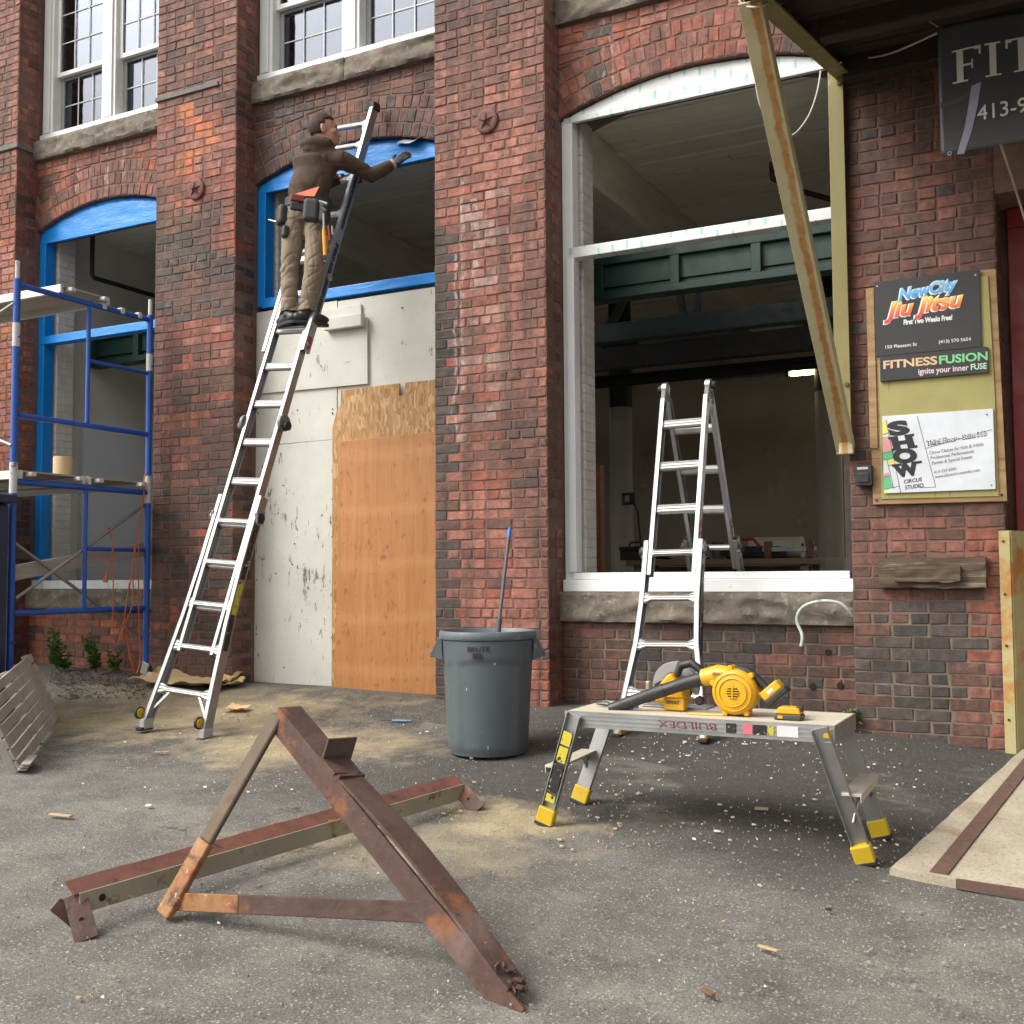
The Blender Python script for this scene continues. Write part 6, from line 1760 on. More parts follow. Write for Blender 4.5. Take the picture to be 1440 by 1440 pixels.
# the upper flange, peeled up along its middle
bowf = lambda s: .034*max(0, math.sin(PI*min(1, max(0, (s-.20)/.72))))**1.3
strip('flange', 0.0, .95, lambda s: n_*(.004+bowf(s))+w_*(.004+.4*bowf(s)), lambda s: .100-.05*max(0, s-.75)*2, .010, (w_*-1+n_*.10).normalized(), n_, lambda s: 0.0, RUST, 2)
m_ = MB()
random.seed(5)
for k in range(16):
    s = random.uniform(.90, .965); c = Ap+d*(LAC*s)+n_*random.uniform(.0, .02)-w_*random.uniform(0, .06)
    m_.box(c, (random.uniform(.012, .035), random.uniform(.010, .028), random.uniform(.004, .010)), Matrix.Rotation(random.random()*3, 3, Vector((random.random(), random.random(), 1)).normalized()))
m_.build('rust_scale', RUST, rf, bevel=.004)['kind'] = 'stuff'
s = .215; c = Ap+d*(LAC*s)
MB().bar(c+w_*.012+n_*.045, c-w_*.115+n_*.055, .008, .085, up=n_+d*-.2).build('clip_plate', RUST, rf, bevel=.001)
MB().bar(c+d*.045+w_*.012+n_*.012, c+d*.045-w_*.11+n_*.016, .09, .010, up=n_).build('clip_base', RUST, rf, bevel=.001)
MB().bar(c+d*.11+w_*.010+n_*.016, c+d*.11-w_*.105+n_*.018, .012, .020, up=n_).build('clip_lip', RUST, rf, bevel=.001)
m_ = MB(); dd = (Bp-Ap).normalized()
Am = Ap+n_*-.03+w_*-.012; Bm = Am.lerp(Bp, .64)
m_.bar(Am, Bm, .066, .024, up=w_).build('brace_bar', ORUST, rf, bevel=.010, seg=3)
MB().bar(Bm, Bp, .071, .028, up=w_).build('brace_foot', M('flaking orange paint', (.235, .105, .042), .8, c2=(.34, .185, .085), scale=12, spots=(((.20, .065, .022), 6, .50, .62), ((.075, .04, .028), 11, .56, .66), ((.50, .38, .24), 30, .62, .68)), bmp=.8, bscale=45), rf, bevel=.007, seg=3)
sD = .60; Dd = onY(606, 1274, (Ap+d*(LAC*sD)).y)
best = min((((proj(Ap+d*(LAC*q/100)+n_*-.05)[0]-606)**2+(proj(Ap+d*(LAC*q/100)+n_*-.05)[1]-1274)**2), q/100) for q in range(30, 95))[1]
Dd = Ap+d*(LAC*best)+n_*-.055-w_*.012
B2 = Bp.lerp(Ap, .065)
MB().bar(B2-w_*.016, Dd, .062, .014, up=w_).build('tie_bar', RUST, rf, bevel=.003)
MB().bar(B2-w_*.010, B2.lerp(Dd, .28)-w_*.006, .060, .010, up=w_).build('paint_patch', MATS['flaking orange paint'], rf, bevel=.003)

# loose angle iron with bent end lugs
Dp = gnd(110, 1330); Ep = gnd(676, 1143)
D1 = gnd(104, 1258, .13); E1 = gnd(652, 1102, .10)
ai = thing('angle_iron', (Dp+Ep)/2, 'long rusty angle iron with pale grey side and bent end lugs, lying on the asphalt', 'steel bar')
dv = (E1-D1).normalized(); sd_ = dv.cross(Vector((0, 0, 1))).normalized()
if sd_.dot(CAM-D1) < 0: sd_ = -sd_
PALE = M('pale steel paint', (.235, .205, .145), .65, c2=(.31, .28, .21), scale=4, spots=(((.20, .11, .05), 4, .56, .68), ((.12, .06, .035), 11, .60, .68), ((.46, .36, .24), 26, .63, .68)), bmp=.3)
TOPR = M('top rust', (.085, .034, .025), .8, c2=(.17, .060, .038), scale=9, spots=(((.42, .26, .13), 4, .60, .68), ((.05, .025, .02), 12, .58, .68), ((.5, .42, .33), 45, .70, .74)), bmp=.5, bscale=50)
m_ = MB(); N = 24; vs = []
for i in range(N+1):
    c = D1.lerp(E1, i/N); j = .004*mnoise.noise((i*.7, 2, 0))
    tl_ = Vector((0, 0, .034+j)); vs += [c+sd_*.0, c-sd_*(.062+j)+tl_, c-sd_*(.062+j)+tl_-Vector((0, 0, .010)), c-Vector((0, 0, .009))]
fs = [(k*4+a, k*4+(a+1) % 4, (k+1)*4+(a+1) % 4, (k+1)*4+a) for k in range(N) for a in range(4)]+[(3, 2, 1, 0), (N*4, N*4+1, N*4+2, N*4+3)]
m_.add(vs, fs).build('top_flange', TOPR, ai)
a0, a1 = D1+sd_*.001+Vector((0, 0, -.035)), E1+sd_*.001+Vector((0, 0, -.035))
MB().bar(a0+dv*.02, a1, .009, .070).build('side_flange', PALE, ai, bevel=.001)
hq = a0+dv*.10+sd_*.006
MB().lathe([(.010, -.001), (.013, .0012), (.0005, .0016)], 14, hq, sd_).build('dark_bolt_disc', hm, ai)  # dark disc painted in for the shade of a bolt hole
def lug(top, ft, wv, nm):
    o = MB().bar(top, ft, .075, .009, up=wv).build('end_lug', RUST, ai, bevel=.001)
    mid = top.lerp(ft, .55)+wv.normalized()*.006; MB().lathe([(.008, -.001), (.008, .001), (.0005, .0012)], 12, mid, wv).build('dark_bolt_disc', hm, o)  # lug hole is a dark disc in place of real shade
Dp.z += .004; Ep.z += .004
lug(D1+sd_*-.03+dv*.02+Vector((0, 0, -.012)), gnd(122, 1322), (CAM-D1), 'a'); lug(E1-sd_*.03+dv*-.01+Vector((0, 0, -.01)), gnd(672, 1140), (CAM-E1), 'b')
MB().bar(D1+dv*-.04-sd_*.05+Vector((0, 0, -.03)), D1+dv*.02+sd_*-.01+Vector((0, 0, -.10)), .05, .008, up=sd_).build('end_tab', RUST, ai, bevel=.001)

# ================================================================== small things on the ground
KRAFT = M('kraft paper', (.50, .34, .17), .8, c2=(.56, .41, .23), scale=6)
def crumple(name, px, py, w_, l_, h_, rot, seed, label, cat, mat=KRAFT, curl=.5):
    c = gnd(px, py); m_ = MB(); vs = []; n1, n2 = 14, 10
    for i in range(n1+1):
        for j in range(n2+1):
            u, v = i/n1-.5, j/n2-.5
            x, y = u*w_, v*l_
            xr = x*math.cos(rot)-y*math.sin(rot); yr = x*math.sin(rot)+y*math.cos(rot)
            X, Y = c.x+xr, c.y+yr
            z = gzs(X, Y)+.016+h_*(curl*(2*v)**2*.5+curl*(2*u)**2*.35+.45*abs(mnoise.noise((u*4+seed, v*4, seed))))
            vs.append((X, Y, z))
    fs = [(i*(n2+1)+j, (i+1)*(n2+1)+j, (i+1)*(n2+1)+j+1, i*(n2+1)+j+1) for i in range(n1) for j in range(n2)]
    o = m_.add(vs, fs).build(name, mat, None, smooth=True, fix=False)
    sm_ = o.modifiers.new('t', 'SOLIDIFY'); sm_.thickness = .003
    return tag(o, label, cat)
crumple('paper_sheet', 262, 964, .78, .40, .17, .15, 2.0, 'crumpled brown paper sheet lying behind the ladder feet at the wall', 'paper')
crumple('paper_sheet', 318, 966, .26, .20, .10, .5, 7.0, 'small folded brown paper lying against the white boarding', 'paper')
crumple('cardboard_scrap', 333, 1001, .17, .10, .045, .1, 11.0, 'curled cardboard scrap on the sawdust in front of the white boarding', 'cardboard', curl=.7)
c = gnd(556, 1016); c.z += .014
kn = thing('utility_knife', c, 'blue handled knife dropped on the asphalt between boarding and refuse can', 'knife')
MB().tube([c+Vector((-.02, -.005, 0)), c+Vector((.05, .015, 0)), c+Vector((.10, .03, 0))], [.010, .012, .006], 8, flat=.5).build('handle', M('pale blue', (.14, .33, .60), .5), kn, smooth=True)
MB().bar(c+Vector((-.085, -.03, -.002)), c+Vector((-.02, -.006, 0)), .014, .003).build('blade', BLACKI, kn)
def chip(px, py, w_, l_, th, rot, mat, name, label, cat):
    c = gnd(px, py); c.z = gzs(c.x, c.y)+.014+th/2
    o = MB().box(c, (w_, l_, th), Matrix.Rotation(rot, 3, 'Z') @ Matrix.Rotation(.06, 3, 'X')).build(name, mat, None, bevel=th*.3)
    tag(o, label, cat)
WCH = M('white paint flake', (.70, .69, .65), .7, c2=(.55, .53, .48)); WOODC = M('wood splinter', (.46, .33, .19), .8, c2=(.38, .26, .14))
chip(209, 1138, .030, .028, .008, .5, WCH, 'bottle_cap', 'small white cap on the asphalt in front of the slatted panel', 'cap')
chip(85, 1152, .13, .022, .009, .1, WOODC, 'wood_splinter', 'brown splinter on the asphalt left of the white cap', 'splinter')
chip(228, 1062, .085, .018, .008, .6, WOODC, 'wood_splinter', 'tan splinter on the sawdust below the ladder feet', 'splinter')
chip(995, 1403, .055, .016, .007, -.6, M('brown leaf', (.17, .085, .04), .8), 'dead_leaf', 'small brown curled leaf on the bare asphalt foreground', 'leaf')
chip(1080, 1341, .075, .014, .006, -.35, WOODC, 'wood_splinter', 'pale splinter on the open asphalt near the concrete apron', 'splinter')
chip(1165, 1286, .022, .012, .008, .2, M('dark bug', (.02, .018, .015), .7), 'dead_leaf', 'tiny dark curled leaf on the asphalt below the platform', 'leaf')
chip(1071, 1142, .060, .030, .008, .2, M('tan block', (.42, .38, .24), .8), 'wood_offcut', 'tan offcut lying under the work platform', 'offcut')
chip(485, 1080, .035, .05, .010, .4, WCH, 'plaster_chip', 'white plaster chip just behind the bracket clip', 'chip')
# uncountable litter: paint flakes, splinters and grit
def litter(name, mat, n, regions, smin, smax, label, seed):
    random.seed(seed); m_ = MB(); tot = sum(r[4] for r in regions); k = 0
    while k < n:
        r = random.random()*tot
        for (px0, px1, py0, py1, w_) in regions:
            r -= w_
            if r <= 0: break
        px, py = random.uniform(px0, px1), random.uniform(py0, py1)
        c = gnd(px, py)
        if c.y > -.03 or (c.x > slab_left(c.y)-.02 and c.y > -2.2): k += .2; continue
        s_ = smin+(smax-smin)*random.random()**4
        a = random.random()*6.28; q = 1+random.random()*1.5
        z = gzs(c.x, c.y)+.0115; m = random.choice((3, 4, 4, 5)); pts = []
        for i in range(m):
            t_ = a+2*PI*i/m; pts.append((c.x+s_*q*math.cos(t_)*random.uniform(.6, 1), c.y+s_*math.sin(t_)*random.uniform(.6, 1), z+random.uniform(.001, .006)))
        lo = [(x, y, z-.002) for x, y, _ in pts]
        m_.add(pts+lo, [tuple(range(m))]+[((i+1) % m, i, m+i, m+(i+1) % m) for i in range(m)])
        k += 1
    o = m_.build(name, mat, None, fix=False)
    return tag(o, label, None, None, 'stuff')
litter('paint_flakes', WCH, 480, [(760, 1300, 1030, 1200, 5), (780, 1200, 1000, 1080, 4), (340, 1000, 985, 1120, 2), (100, 420, 960, 1160, 1.2), (0, 1440, 1150, 1430, 1.2), (130, 215, 965, 985, .8)], .0012, .0085, 'scattered white paint flakes on the asphalt', 3)
litter('wood_litter', WOODC, 260, [(150, 480, 980, 1120, 4), (560, 900, 1100, 1200, 4), (760, 1250, 1010, 1150, 2), (0, 1440, 1150, 1430, .8)], .002, .009, 'scattered wood chips and sawdust lumps on the asphalt', 4)
litter('grit', M('grey grit', (.30, .29, .27), .9, c2=(.16, .155, .145), scale=30, world=True), 3500, [(0, 1440, 1160, 1440, 5), (40, 700, 950, 1100, 2), (600, 1400, 1010, 1180, 1), (70, 215, 940, 985, 1.5)], .0015, .006, 'loose grey grit on the asphalt', 5)
# dead leaves and dirt bank along the wall behind the scaffold
litter('leaf_litter', M('leaf litter', (.10, .06, .035), .9, c2=(.055, .04, .03), scale=30, world=True), 500, [(70, 215, 935, 965, 4), (80, 205, 950, 985, 1.5)], .006, .022, 'brown leaf litter along the wall foot', 6)

# weeds at the wall foot
LEAF = M('weed leaf', (0.060, 0.135, 0.024), 0.55, c2=(0.11, 0.20, 0.045), scale=14)
def weed(px, py, h_, sp, nst, seed, label, Y=-.02):
    random.seed(seed); c = onY(px, py, Y); c.z = gz(c.x, Y)+.005; c.y = Y-.05
    t_ = thing('weed', c, label, 'weed', 'weeds along the wall foot')
    ms, ml = MB(), MB()
    for k in range(nst):
        a = random.random()*2*PI; l = h_*random.uniform(.5, 1.0)
        lean = random.uniform(.05, .45)
        tip = c+Vector((math.cos(a)*sp*lean*2, -abs(math.sin(a))*sp*lean, l))
        mid = c.lerp(tip, .5)+Vector((0, 0, .02)); ms.tube([c+Vector((math.cos(a)*.02, 0, 0)), mid, tip], [.0035, .003, .0015], 5)
        nl = int(14+l*70)
        for j in range(nl):
            f = .15+.85*j/nl; p = c.lerp(mid, f*2) if f < .5 else mid.lerp(tip, f*2-1)
            b = random.random()*2*PI; ll = random.uniform(.028, .072)*(1.15-f*.5); dr_ = Vector((math.cos(b), math.sin(b)*.8, random.uniform(-.2, .6))).normalized()
            sd2 = dr_.cross(Vector((0, 0, 1))).normalized()*ll*.30; up2 = Vector((0, 0, .25*ll))
            ml.add([p, p+dr_*ll*.5+sd2+up2, p+dr_*ll, p+dr_*ll*.5-sd2+up2], [(0, 1, 2, 3)])
    ms.build('stem', M('weed stem', (.09, .11, .03), .7), t_, smooth=True); f_ = ml.build('foliage', LEAF, t_, fix=False)
weed(86, 945, .36, .20, 9, 1, 'tall leafy weed nearest the slatted panel at the wall foot')
weed(100, 948, .14, .22, 12, 2, 'low bushy weed between the two tall weeds at the wall foot')
weed(141, 950, .34, .17, 11, 3, 'tall dense weed under the scaffold upright at the wall foot')
weed(169, 945, .20, .10, 5, 4, 'thin weed beside the hanging orange cord')
weed(1199, 1012, .10, .07, 6, 5, 'small weed in the pier corner behind the platform end', Y=.02)
# ================================================================== worker on the ladder
random.seed(12)
def J(px, py, Y): return onY(px, py, Y)
stand = L1.P(.265+.293*9, 0, .02)                         # rung he stands on
man = thing('person', (stand.x, stand.y, stand.z+.02), 'worker in brown hooded sweatshirt and tan trousers standing on the ladder, reaching right', 'person')
HR = Vector((R_.x, R_.y, 0)).normalized(); HF = Vector((F_.x, F_.y, 0)).normalized()
UP = Vector((0, 0, 1))
def loft(m_, secs, n=24):
    """horizontal rings: (centre, half width, half depth, yaw)"""
    base = len(m_.v)
    for c, a, b, yaw in secs:
        for k in range(n):
            t_ = 2*PI*k/n; x, y = a*math.cos(t_), b*math.sin(t_)
            m_.v.append(Vector(c)+Vector((x*math.cos(yaw)-y*math.sin(yaw), x*math.sin(yaw)+y*math.cos(yaw), 0)))
    for i in range(len(secs)-1):
        for k in range(n): m_.f.append((base+i*n+k, base+i*n+(k+1) % n, base+(i+1)*n+(k+1) % n, base+(i+1)*n+k))
    m_.f.append(tuple(base+k for k in range(n-1, -1, -1))); m_.f.append(tuple(base+(len(secs)-1)*n+k for k in range(n)))
    return m_
def flesh(m_, name, mat, par, vox, sm=4, folds=None):
    """one closed surface grown over the joined volumes, then creased like cloth"""
    o = m_.build(name, mat, par, fix=True)
    r = o.modifiers.new('union', 'REMESH'); r.mode = 'VOXEL'; r.voxel_size = vox; r.use_smooth_shade = True
    if sm:
        s_ = o.modifiers.new('relax', 'SMOOTH'); s_.iterations = sm; s_.factor = .5
    if folds:
        bpy.context.view_layer.update()
        me = bpy.data.meshes.new_from_object(o.evaluated_get(bpy.context.evaluated_depsgraph_get()))
        ns_ = [v.normal.copy() for v in me.vertices]; off = rootloc(par)
        for v, n in zip(me.vertices, ns_): v.co = v.co+n*folds(v.co+off, n)
        o.modifiers.clear(); old = o.data; o.data = me; me.name = name
        if not me.materials: me.materials.append(mat)
        me.shade_smooth()
    return o
def crease(q, fx, fz, seed):
    n = mnoise.noise((q.x*fx+seed, q.y*fx, q.z*fz+2.0*mnoise.noise((q.x*5, q.y*5, seed))))
    return (1-min(1, abs(n)*3.2))**2                              # sharp valleys
def pant_folds(q, n):
    dk = min(abs(q.z-knL.z), abs(q.z-knR.z)); da = max(0, q.z-anL.z); db = abs(q.z-hiL.z+.05)
    w_ = .35+.9*math.exp(-(dk/.10)**2)+1.2*math.exp(-(da/.11)**2)+.7*math.exp(-(db/.09)**2)
    return -.0075*w_*crease(q, 6.5, 17, 1.7)+.006*mnoise.noise((q.x*9, q.y*9, q.z*12))-.004*crease(q, 14, 6, 8.1)
def hood_folds(q, n):
    w_ = .5+.9*math.exp(-(abs(q.z-hem.z-.03)/.08)**2)+.8*math.exp(-((q-elR).length/.12)**2)+.7*math.exp(-((q-shR).length/.13)**2)
    return -.0055*w_*crease(q+Vector((q.z*.3, 0, q.x*.5)), 6, 12, 3.3)+.006*mnoise.noise((q.x*7, q.y*7, q.z*8))-.002*crease(q, 13, 5, 5.1)
SKIN = M('skin', (.47, .26, .18), .5, c2=(.42, .215, .145), scale=14)
HOOD = M('brown fleece', (.070, .044, .029), .95, c2=(.055, .034, .022), scale=9, bmp=.25, bscale=90)
PANT = M('tan canvas', (.245, .195, .142), .9, c2=(.205, .162, .118), scale=7, bmp=.2, bscale=120)
BOOT = M('black leather', (.018, .018, .019), .42, c2=(.03, .03, .03), scale=20)
GLOV = M('black glove', (.013, .013, .015), .7)
HAIRM = M('short brown hair', (.032, .016, .009), .75, c2=(.055, .029, .016), scale=40, bmp=.5, bscale=160)
# ---- joints read from the photograph, depth from the ladder he stands on
anL, anR = J(407, 449, -.49), J(433, 450, -.45)
anL.z = anR.z = stand.z+.115
knL, knR = J(407, 378, -.50), J(441, 378, -.47)
hiL, hiR = J(416, 305, -.45), J(447, 305, -.40)
wst = J(434, 278, -.41); ch = J(444, 232, -.35); nk = J(449, 206, -.31)
shL, shR = J(426, 221, -.36), J(481, 225, -.27)
elR, wrR = J(522, 246, -.09), J(551, 232, .06)
elL, wrL = J(446, 262, -.14), J(478, 251, -.08)
hd = J(456, 185, -.29)
yw = math.atan2(HR.y, HR.x)+.10
# ---- body (one continuous figure under the clothes)
b = MB()
for hp_, kn_, an_ in ((hiL, knL, anL), (hiR, knR, anR)): b.tube([hp_+UP*.05, hp_, hp_.lerp(kn_, .5), kn_, kn_.lerp(an_, .35), an_+UP*.03], [.062, .064, .055, .045, .042, .034], 14)
loft(b, [(hiL.lerp(hiR, .5)-UP*.02, .11, .08, yw), (wst-UP*.06, .125, .085, yw), (wst+UP*.02, .12, .085, yw), (ch-UP*.02, .138, .092, yw), (shL.lerp(shR, .5)+UP*.02, .140, .078, yw), (nk-UP*.005, .075, .062, yw), (nk+UP*.03, .052, .054, yw)])
b.tube([nk-UP*.04, nk+(hd-nk)*.5, hd], [.056, .053, .05], 16)
for a_, e_, w_ in ((shR, elR, wrR), (shL, elL, wrL)): b.tube([a_.lerp(ch, .3), a_, a_.lerp(e_, .5), e_, e_.lerp(w_, .4), w_, w_+(w_-e_).normalized()*.03], [.05, .056, .047, .040, .037, .027, .026], 14)
fdir = (HR*.97+HF*.22).normalized(); sdir = UP.cross(fdir)       # the way he faces, and his left
tilt = (UP*.985+fdir*-.06).normalized()
def H(f, s_, u): return hd+fdir*f+sdir*s_+tilt*u
rotH = Matrix((fdir, sdir, tilt)).transposed()
b.ell(H(-.012, 0, .032), (.097, .076, .094), rotH, 20, 14)
b.ell(H(.028, 0, -.028), (.068, .062, .088), rotH, 18, 12)
b.ell(H(.058, 0, -.078), (.034, .036, .032), rotH, 14, 10)          # chin
b.ell(H(.030, 0, -.058), (.048, .056, .042), rotH, 14, 10)          # jaw
b.ell(H(.080, 0, .030), (.018, .048, .016), rotH, 12, 8)            # brow
b.tube([H(.086, 0, .020), H(.102, 0, -.006), H(.110, 0, -.020), H(.094, 0, -.030)], [.008, .012, .0145, .009], 10)   # nose
b.ell(H(.090, 0, -.050), (.012, .024, .008), rotH, 12, 8); b.ell(H(.088, 0, -.062), (.012, .022, .008), rotH, 12, 8)  # lips
for s_ in (-1, 1):
    b.ell(H(.062, s_*.042, -.014), (.028, .024, .022), rotH, 12, 8)   # cheekbones
    b.ell(H(-.012, s_*.076, -.006), (.020, .009, .033), rotH, 12, 10); b.ell(H(-.018, s_*.083, .004), (.016, .006, .024), rotH, 12, 10)
flesh(b, 'body', SKIN, man, .0058, 3)
EYEW, EYED = M('eye white', (.5, .48, .45), .3), M('eye dark', (.02, .015, .012), .3)
for s_ in (-1, 1):
    e_ = MB().ell(H(.0775, s_*.032, .008), (.011, .013, .0085), rotH, 12, 8).build('eye', EYEW, man, smooth=True)
    MB().ell(H(.0860, s_*.032, .008), (.0035, .006, .006), rotH, 10, 6).build('iris', EYED, e_, smooth=True)
    MB().tube([H(.088, s_*.014, .030), H(.090, s_*.032, .035), H(.076, s_*.052, .029)], [.004, .005, .003], 8).build('eyebrow', HAIRM, man, smooth=True)
hm_ = MB(); nu, nv = 40, 26; vs = []; keep = []
for j in range(nv+1):
    ph = PI*j/nv
    for k in range(nu):
        t_ = 2*PI*k/nu; l = Vector((math.sin(ph)*math.cos(t_), math.sin(ph)*math.sin(t_), -math.cos(ph)))
        r = 1+.02*mnoise.noise(l*9)
        vs.append((H(-.014, 0, .034)+rotH @ Vector((l.x*.1015*r, l.y*.0805*r, l.z*.1005*r)), l))
def hairy(l):
    hl = .38-1.0*max(0, l.x) if l.x < .2 else .20+.55*(l.x-.2)      # hairline
    if l.x > .25: return l.z > .36+.30*(l.x-.25)
    if l.x > -.12: return l.z > .02-.55*max(0, .05-l.x)+(.32 if l.x > .10 else 0)
    return l.z > -.62
fs = []
for j in range(nv):
    for k in range(nu):
        q = [j*nu+k, j*nu+(k+1) % nu, (j+1)*nu+(k+1) % nu, (j+1)*nu+k]
        lc = sum((vs[i][1] for i in q), Vector((0, 0, 0)))/4
        if hairy(lc): fs.append(tuple(q))
ho = hm_.add([q[0] for q in vs], fs).build('hair', HAIRM, man, smooth=True, fix=False)
so = ho.modifiers.new('t', 'SOLIDIFY'); so.thickness = .010; so.offset = 0
# ---- hooded sweatshirt
h = MB()
hem = wst+UP*-.005
loft(h, [(hem-UP*.045, .140, .106, yw), (hem-UP*.01, .147, .112, yw), (hem+UP*.08, .148, .110, yw), (ch-UP*.05, .156, .114, yw), (ch+UP*.03, .170, .114, yw), (shL.lerp(shR, .5)+UP*.025, .155, .098, yw), (nk+UP*.005, .095, .082, yw)], 28)
for a_, e_, w_ in ((shR, elR, wrR), (shL, elL, wrL)):
    h.tube([a_.lerp(ch, .45), a_, a_.lerp(e_, .33), a_.lerp(e_, .7), e_, e_.lerp(w_, .45), e_.lerp(w_, .85), w_], [.076, .076, .067, .060, .057, .050, .044, .040], 18)
hb = nk-HF*.085-UP*.018-HR*.015                                 # hood lying on the back
h.ell(hb, (.115, .060, .058), Matrix.Rotation(yw, 3, 'Z'), 20, 12)
h.ell(hb-UP*.040-HF*.01+HR*-.005, (.085, .045, .055), Matrix.Rotation(yw, 3, 'Z'), 18, 12)
ring_ = [nk+HR*(.092*math.cos(t_))+HF*(.085*math.sin(t_))+UP*(.004-.018*math.sin(t_)) for t_ in [2*PI*k/20 for k in range(21)]]
h.tube(ring_, .024, 10)
flesh(h, 'hooded_sweatshirt', HOOD, man, .0080, 3, hood_folds)
MB().tube([wrR+(wrR-elR).normalized()*-.012, wrR+(wrR-elR).normalized()*.016], [.040, .036], 16).build('cuff', M('pale cuff', (.50, .36, .28), .8), man, smooth=True)
# ---- trousers
p = MB()
for hp_, kn_, an_, sg in ((hiL, knL, anL, -1), (hiR, knR, anR, 1)):
    p.tube([hp_+UP*.06, hp_-UP*.02, hp_.lerp(kn_, .5), kn_, kn_.lerp(an_, .5), an_+UP*.035, an_-UP*.010], [.088, .093, .080, .069, .066, .067, .073], 20)
loft(p, [(hiL.lerp(hiR, .5)-UP*.05, .118, .104, yw), (hiL.lerp(hiR, .5)+UP*.03, .148, .116, yw), (wst-UP*.02, .140, .106, yw)], 24)
flesh(p, 'trousers', PANT, man, .0075, 3, pant_folds)
# cargo pocket flap
q = hiR.lerp(knR, .55)+HR*.088-HF*.02
MB().box(q, (.02, .10, .11), Matrix.Rotation(yw, 3, 'Z')).build('cargo_pocket', PANT, man, bevel=.008, seg=3)
MB().box(q+UP*.058+HR*.004, (.02, .104, .012), Matrix.Rotation(yw, 3, 'Z')).build('pocket_shade', M('pocket dark', (.02, .018, .016), .9), man, bevel=.003)  # dark strip stands for the shade inside the pocket mouth
# ---- boots: soles on the rung
for an_, px, py, out in ((anL, 395, 466, -.95), (anR, 440, 472, 1.05)):
    fd = (Vector((0, 1, 0))*.80+HR*out).normalized()
    sole = Vector((an_.x, an_.y, stand.z+.030)); sole = sole+(Vector((stand.x, stand.y-.02, sole.z))-sole)*.15
    m_ = MB()
    m_.tube([Vector((an_.x, an_.y, sole.z+.20)), Vector((an_.x, an_.y, sole.z+.10)), sole+UP*.045-fd*.015], [.046, .047, .050], 16)
    m_.ell(sole+fd*.055+UP*.036, (.125, .047, .044), Matrix.Rotation(math.atan2(fd.y, fd.x), 3, 'Z'), 20, 12)
    m_.ell(sole-fd*.045+UP*.036, (.050, .040, .040), Matrix.Rotation(math.atan2(fd.y, fd.x), 3, 'Z'), 16, 10)
    bt_ = flesh(m_, 'boot', BOOT, man, .007, 3)
    so_ = []; ang = math.atan2(fd.y, fd.x)
    for k in range(24):
        t_ = 2*PI*k/24; x = .142*math.cos(t_)+.035; y = (.050-.006*math.cos(t_))*math.sin(t_)
        so_.append((sole.x+x*math.cos(ang)-y*math.sin(ang), sole.y+x*math.sin(ang)+y*math.cos(ang)))
    m_ = MB(); m_.add([(x, y, sole.z-.014) for x, y in so_]+[(x, y, sole.z+.010) for x, y in so_], [tuple(range(23, -1, -1)), tuple(range(24, 48))]+[(i, (i+1) % 24, 24+(i+1) % 24, 24+i) for i in range(24)])
    m_.build('sole', RUB, bt_, bevel=.003)
    m_ = MB().tube([Vector((an_.x, an_.y, sole.z+.135)), Vector((an_.x, an_.y, sole.z+.150))], .0492, 16); m_.build('ankle_band', M('pale band', (.55, .55, .55), .6), bt_, smooth=True)
# ---- gloved hands, five fingers each
def hand(wr, fwd, palm_n, spread, curl, name, thumb_side):
    fwd = fwd.normalized(); palm_n = (palm_n-fwd*palm_n.dot(fwd)).normalized(); sd2 = fwd.cross(palm_n)*thumb_side
    m_ = MB(); pc_ = wr+fwd*.055
    m_.tube([wr-fwd*.012, wr+fwd*.018], [.033, .032], 14)
    m_.ell(pc_, (.052, .042, .018), Matrix((fwd, sd2, palm_n)).transposed(), 16, 10)
    for i, (off, ln) in enumerate(((.031, .070), (.011, .080), (-.010, .074), (-.030, .058))):
        d0 = (fwd+sd2*(off*spread*6)).normalized(); p0 = wr+fwd*.088+sd2*off
        p1 = p0+d0*ln*.42; d1 = (d0+palm_n*curl).normalized(); p2 = p1+d1*ln*.33; d2 = (d1+palm_n*curl*1.1).normalized(); p3 = p2+d2*ln*.28
        m_.tube([wr+fwd*.055+sd2*off*.8, p0, p1, p2, p3], [.0105, .0108, .0100, .0092, .0078], 10)
    t0 = wr+fwd*.030+sd2*.030; t1 = t0+(sd2*.8+fwd*.5).normalized()*.036; t2 = t1+(sd2*.35+fwd*.9+palm_n*curl*.5).normalized()*.034
    m_.tube([wr+fwd*.02+sd2*.012, t0, t1, t2], [.014, .0135, .0115, .009], 10)
    return flesh(m_, name, GLOV, man, .0042, 2)
tipR = J(582, 210, .17)
hand(wrR+(wrR-elR).normalized()*.012, tipR-wrR, Vector((.25, .95, .1)), .55, .22, 'glove', 1)
hand(wrL+(wrL-elL).normalized()*.012, HR*.9+HF*.5+UP*.15, Vector((0, -.2, -1)), .15, .85, 'glove', -1)
# ---- tool belt
BELT = M('belt leather', (.022, .021, .021), .6, c2=(.035, .033, .032), scale=12)
def band(z, a, bb, hgt, th, mat, name, par, k0=0, k1=36, n=36):
    m_ = MB(); vs = []
    for k in range(k0, k1+1):
        t_ = 2*PI*k/n
        for rr in (0, th):
            for zz in (-hgt/2, hgt/2):
                x, y = (a+rr)*math.cos(t_), (bb+rr)*math.sin(t_); vs.append(wst+UP*(z+zz)+Vector((x*math.cos(yw)-y*math.sin(yw), x*math.sin(yw)+y*math.cos(yw), 0)))
    N = k1-k0
    fs = []
    for i in range(N):
        for (p_, q_) in ((0, 1), (1, 3), (3, 2), (2, 0)): fs.append((i*4+p_, i*4+q_, (i+1)*4+q_, (i+1)*4+p_))
    if N < n: fs += [(0, 2, 3, 1), (N*4, N*4+1, N*4+3, N*4+2)]
    return m_.add(vs, fs).build(name, mat, par, smooth=True)
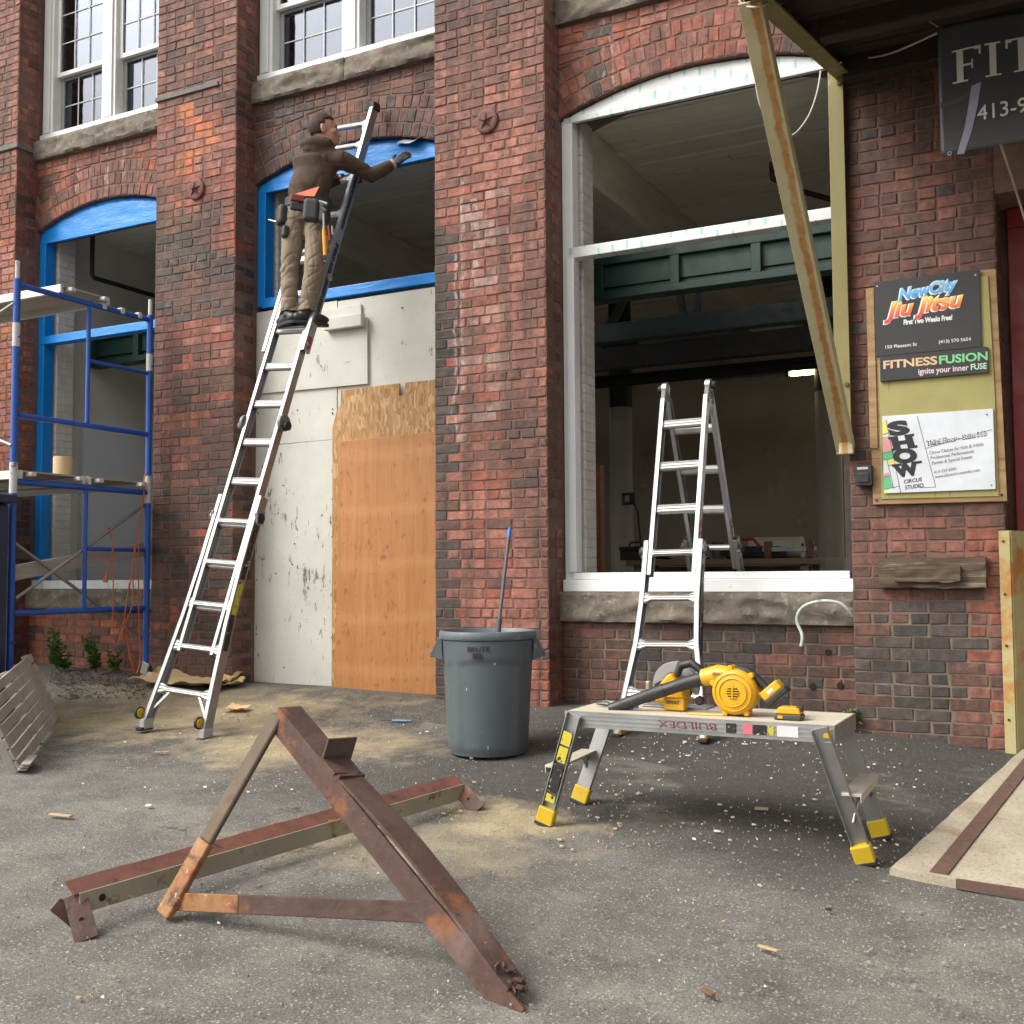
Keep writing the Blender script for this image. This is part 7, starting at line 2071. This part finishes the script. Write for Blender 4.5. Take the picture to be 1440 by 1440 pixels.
tb = band(-.050, .158, .122, .062, .010, BELT, 'tool_belt', man)
def bag(px, py, Y, sz, mat, name, rot=0.0, rnd=.02):
    c = J(px, py, Y)
    return MB().box(c, sz, Matrix.Rotation(yw+rot, 3, 'Z') @ Matrix.Rotation(.08, 3, 'Y')).build(name, mat, tb, bevel=rnd, seg=4)
bag(397, 303, -.53, (.075, .10, .150), BELT, 'pouch', .4, .03)
bag(401, 326, -.55, (.05, .06, .09), BELT, 'pouch', .4, .02)
bag(438, 296, -.58, (.115, .075, .165), BELT, 'pouch', -.1, .03)
bag(456, 300, -.53, (.075, .09, .16), BELT, 'pouch', -.4, .03)
bag(419, 279, -.585, (.105, .035, .052), M('red pouch', (.20, .028, .028), .6), 'pouch', .1, .012)
bag(419, 291, -.58, (.11, .03, .055), BELT, 'pouch', .1, .012)
a, b_, c_ = J(411, 274, -.575), J(449, 262, -.57), J(442, 276, -.57)
m_ = MB(); t_ = HF*.006
tri = [a, b_, c_]; m_.add([q for q in tri]+[q+t_ for q in tri], [(0, 1, 2), (5, 4, 3), (0, 3, 4, 1), (1, 4, 5, 2), (2, 5, 3, 0)])
m_.build('speed_square', M('orange plastic', (.75, .11, .03), .4), tb)
a, b_ = J(455.5, 322, -.57), J(457.5, 359, -.57)
hmr = MB().tube([a, a.lerp(b_, .2), b_], [.012, .0145, .015], 12).build('hammer_handle', M('amber grip', (.70, .30, .02), .5), tb, smooth=True)
MB().tube([J(455, 300, -.57), a], [.008, .008], 8).build('hammer_shaft', TGRY, tb, smooth=True)
MB().tube([J(449, 283, -.60), J(460, 287, -.58)], [.010, .012], 8).build('steel_tool', TGRY, tb, smooth=True)
MB().tube([J(452, 291, -.62), J(458, 296, -.60)], [.007, .007], 8).build('steel_tool', TGRY, tb, smooth=True)
MB().tube([J(467, 318, -.5), J(468, 330, -.5)], [.008, .008], 8).build('steel_tool', TGRY, tb, smooth=True)
MB().tube([J(462, 318, -.56), J(463.5, 338, -.56)], [.007, .007], 8).build('screwdriver', M('red handle', (.35, .02, .02), .4), tb, smooth=True)
MB().tube([J(378, 309, -.5), J(392, 313, -.52)], [.005, .007], 8).build('steel_tool', TGRY, tb, smooth=True)
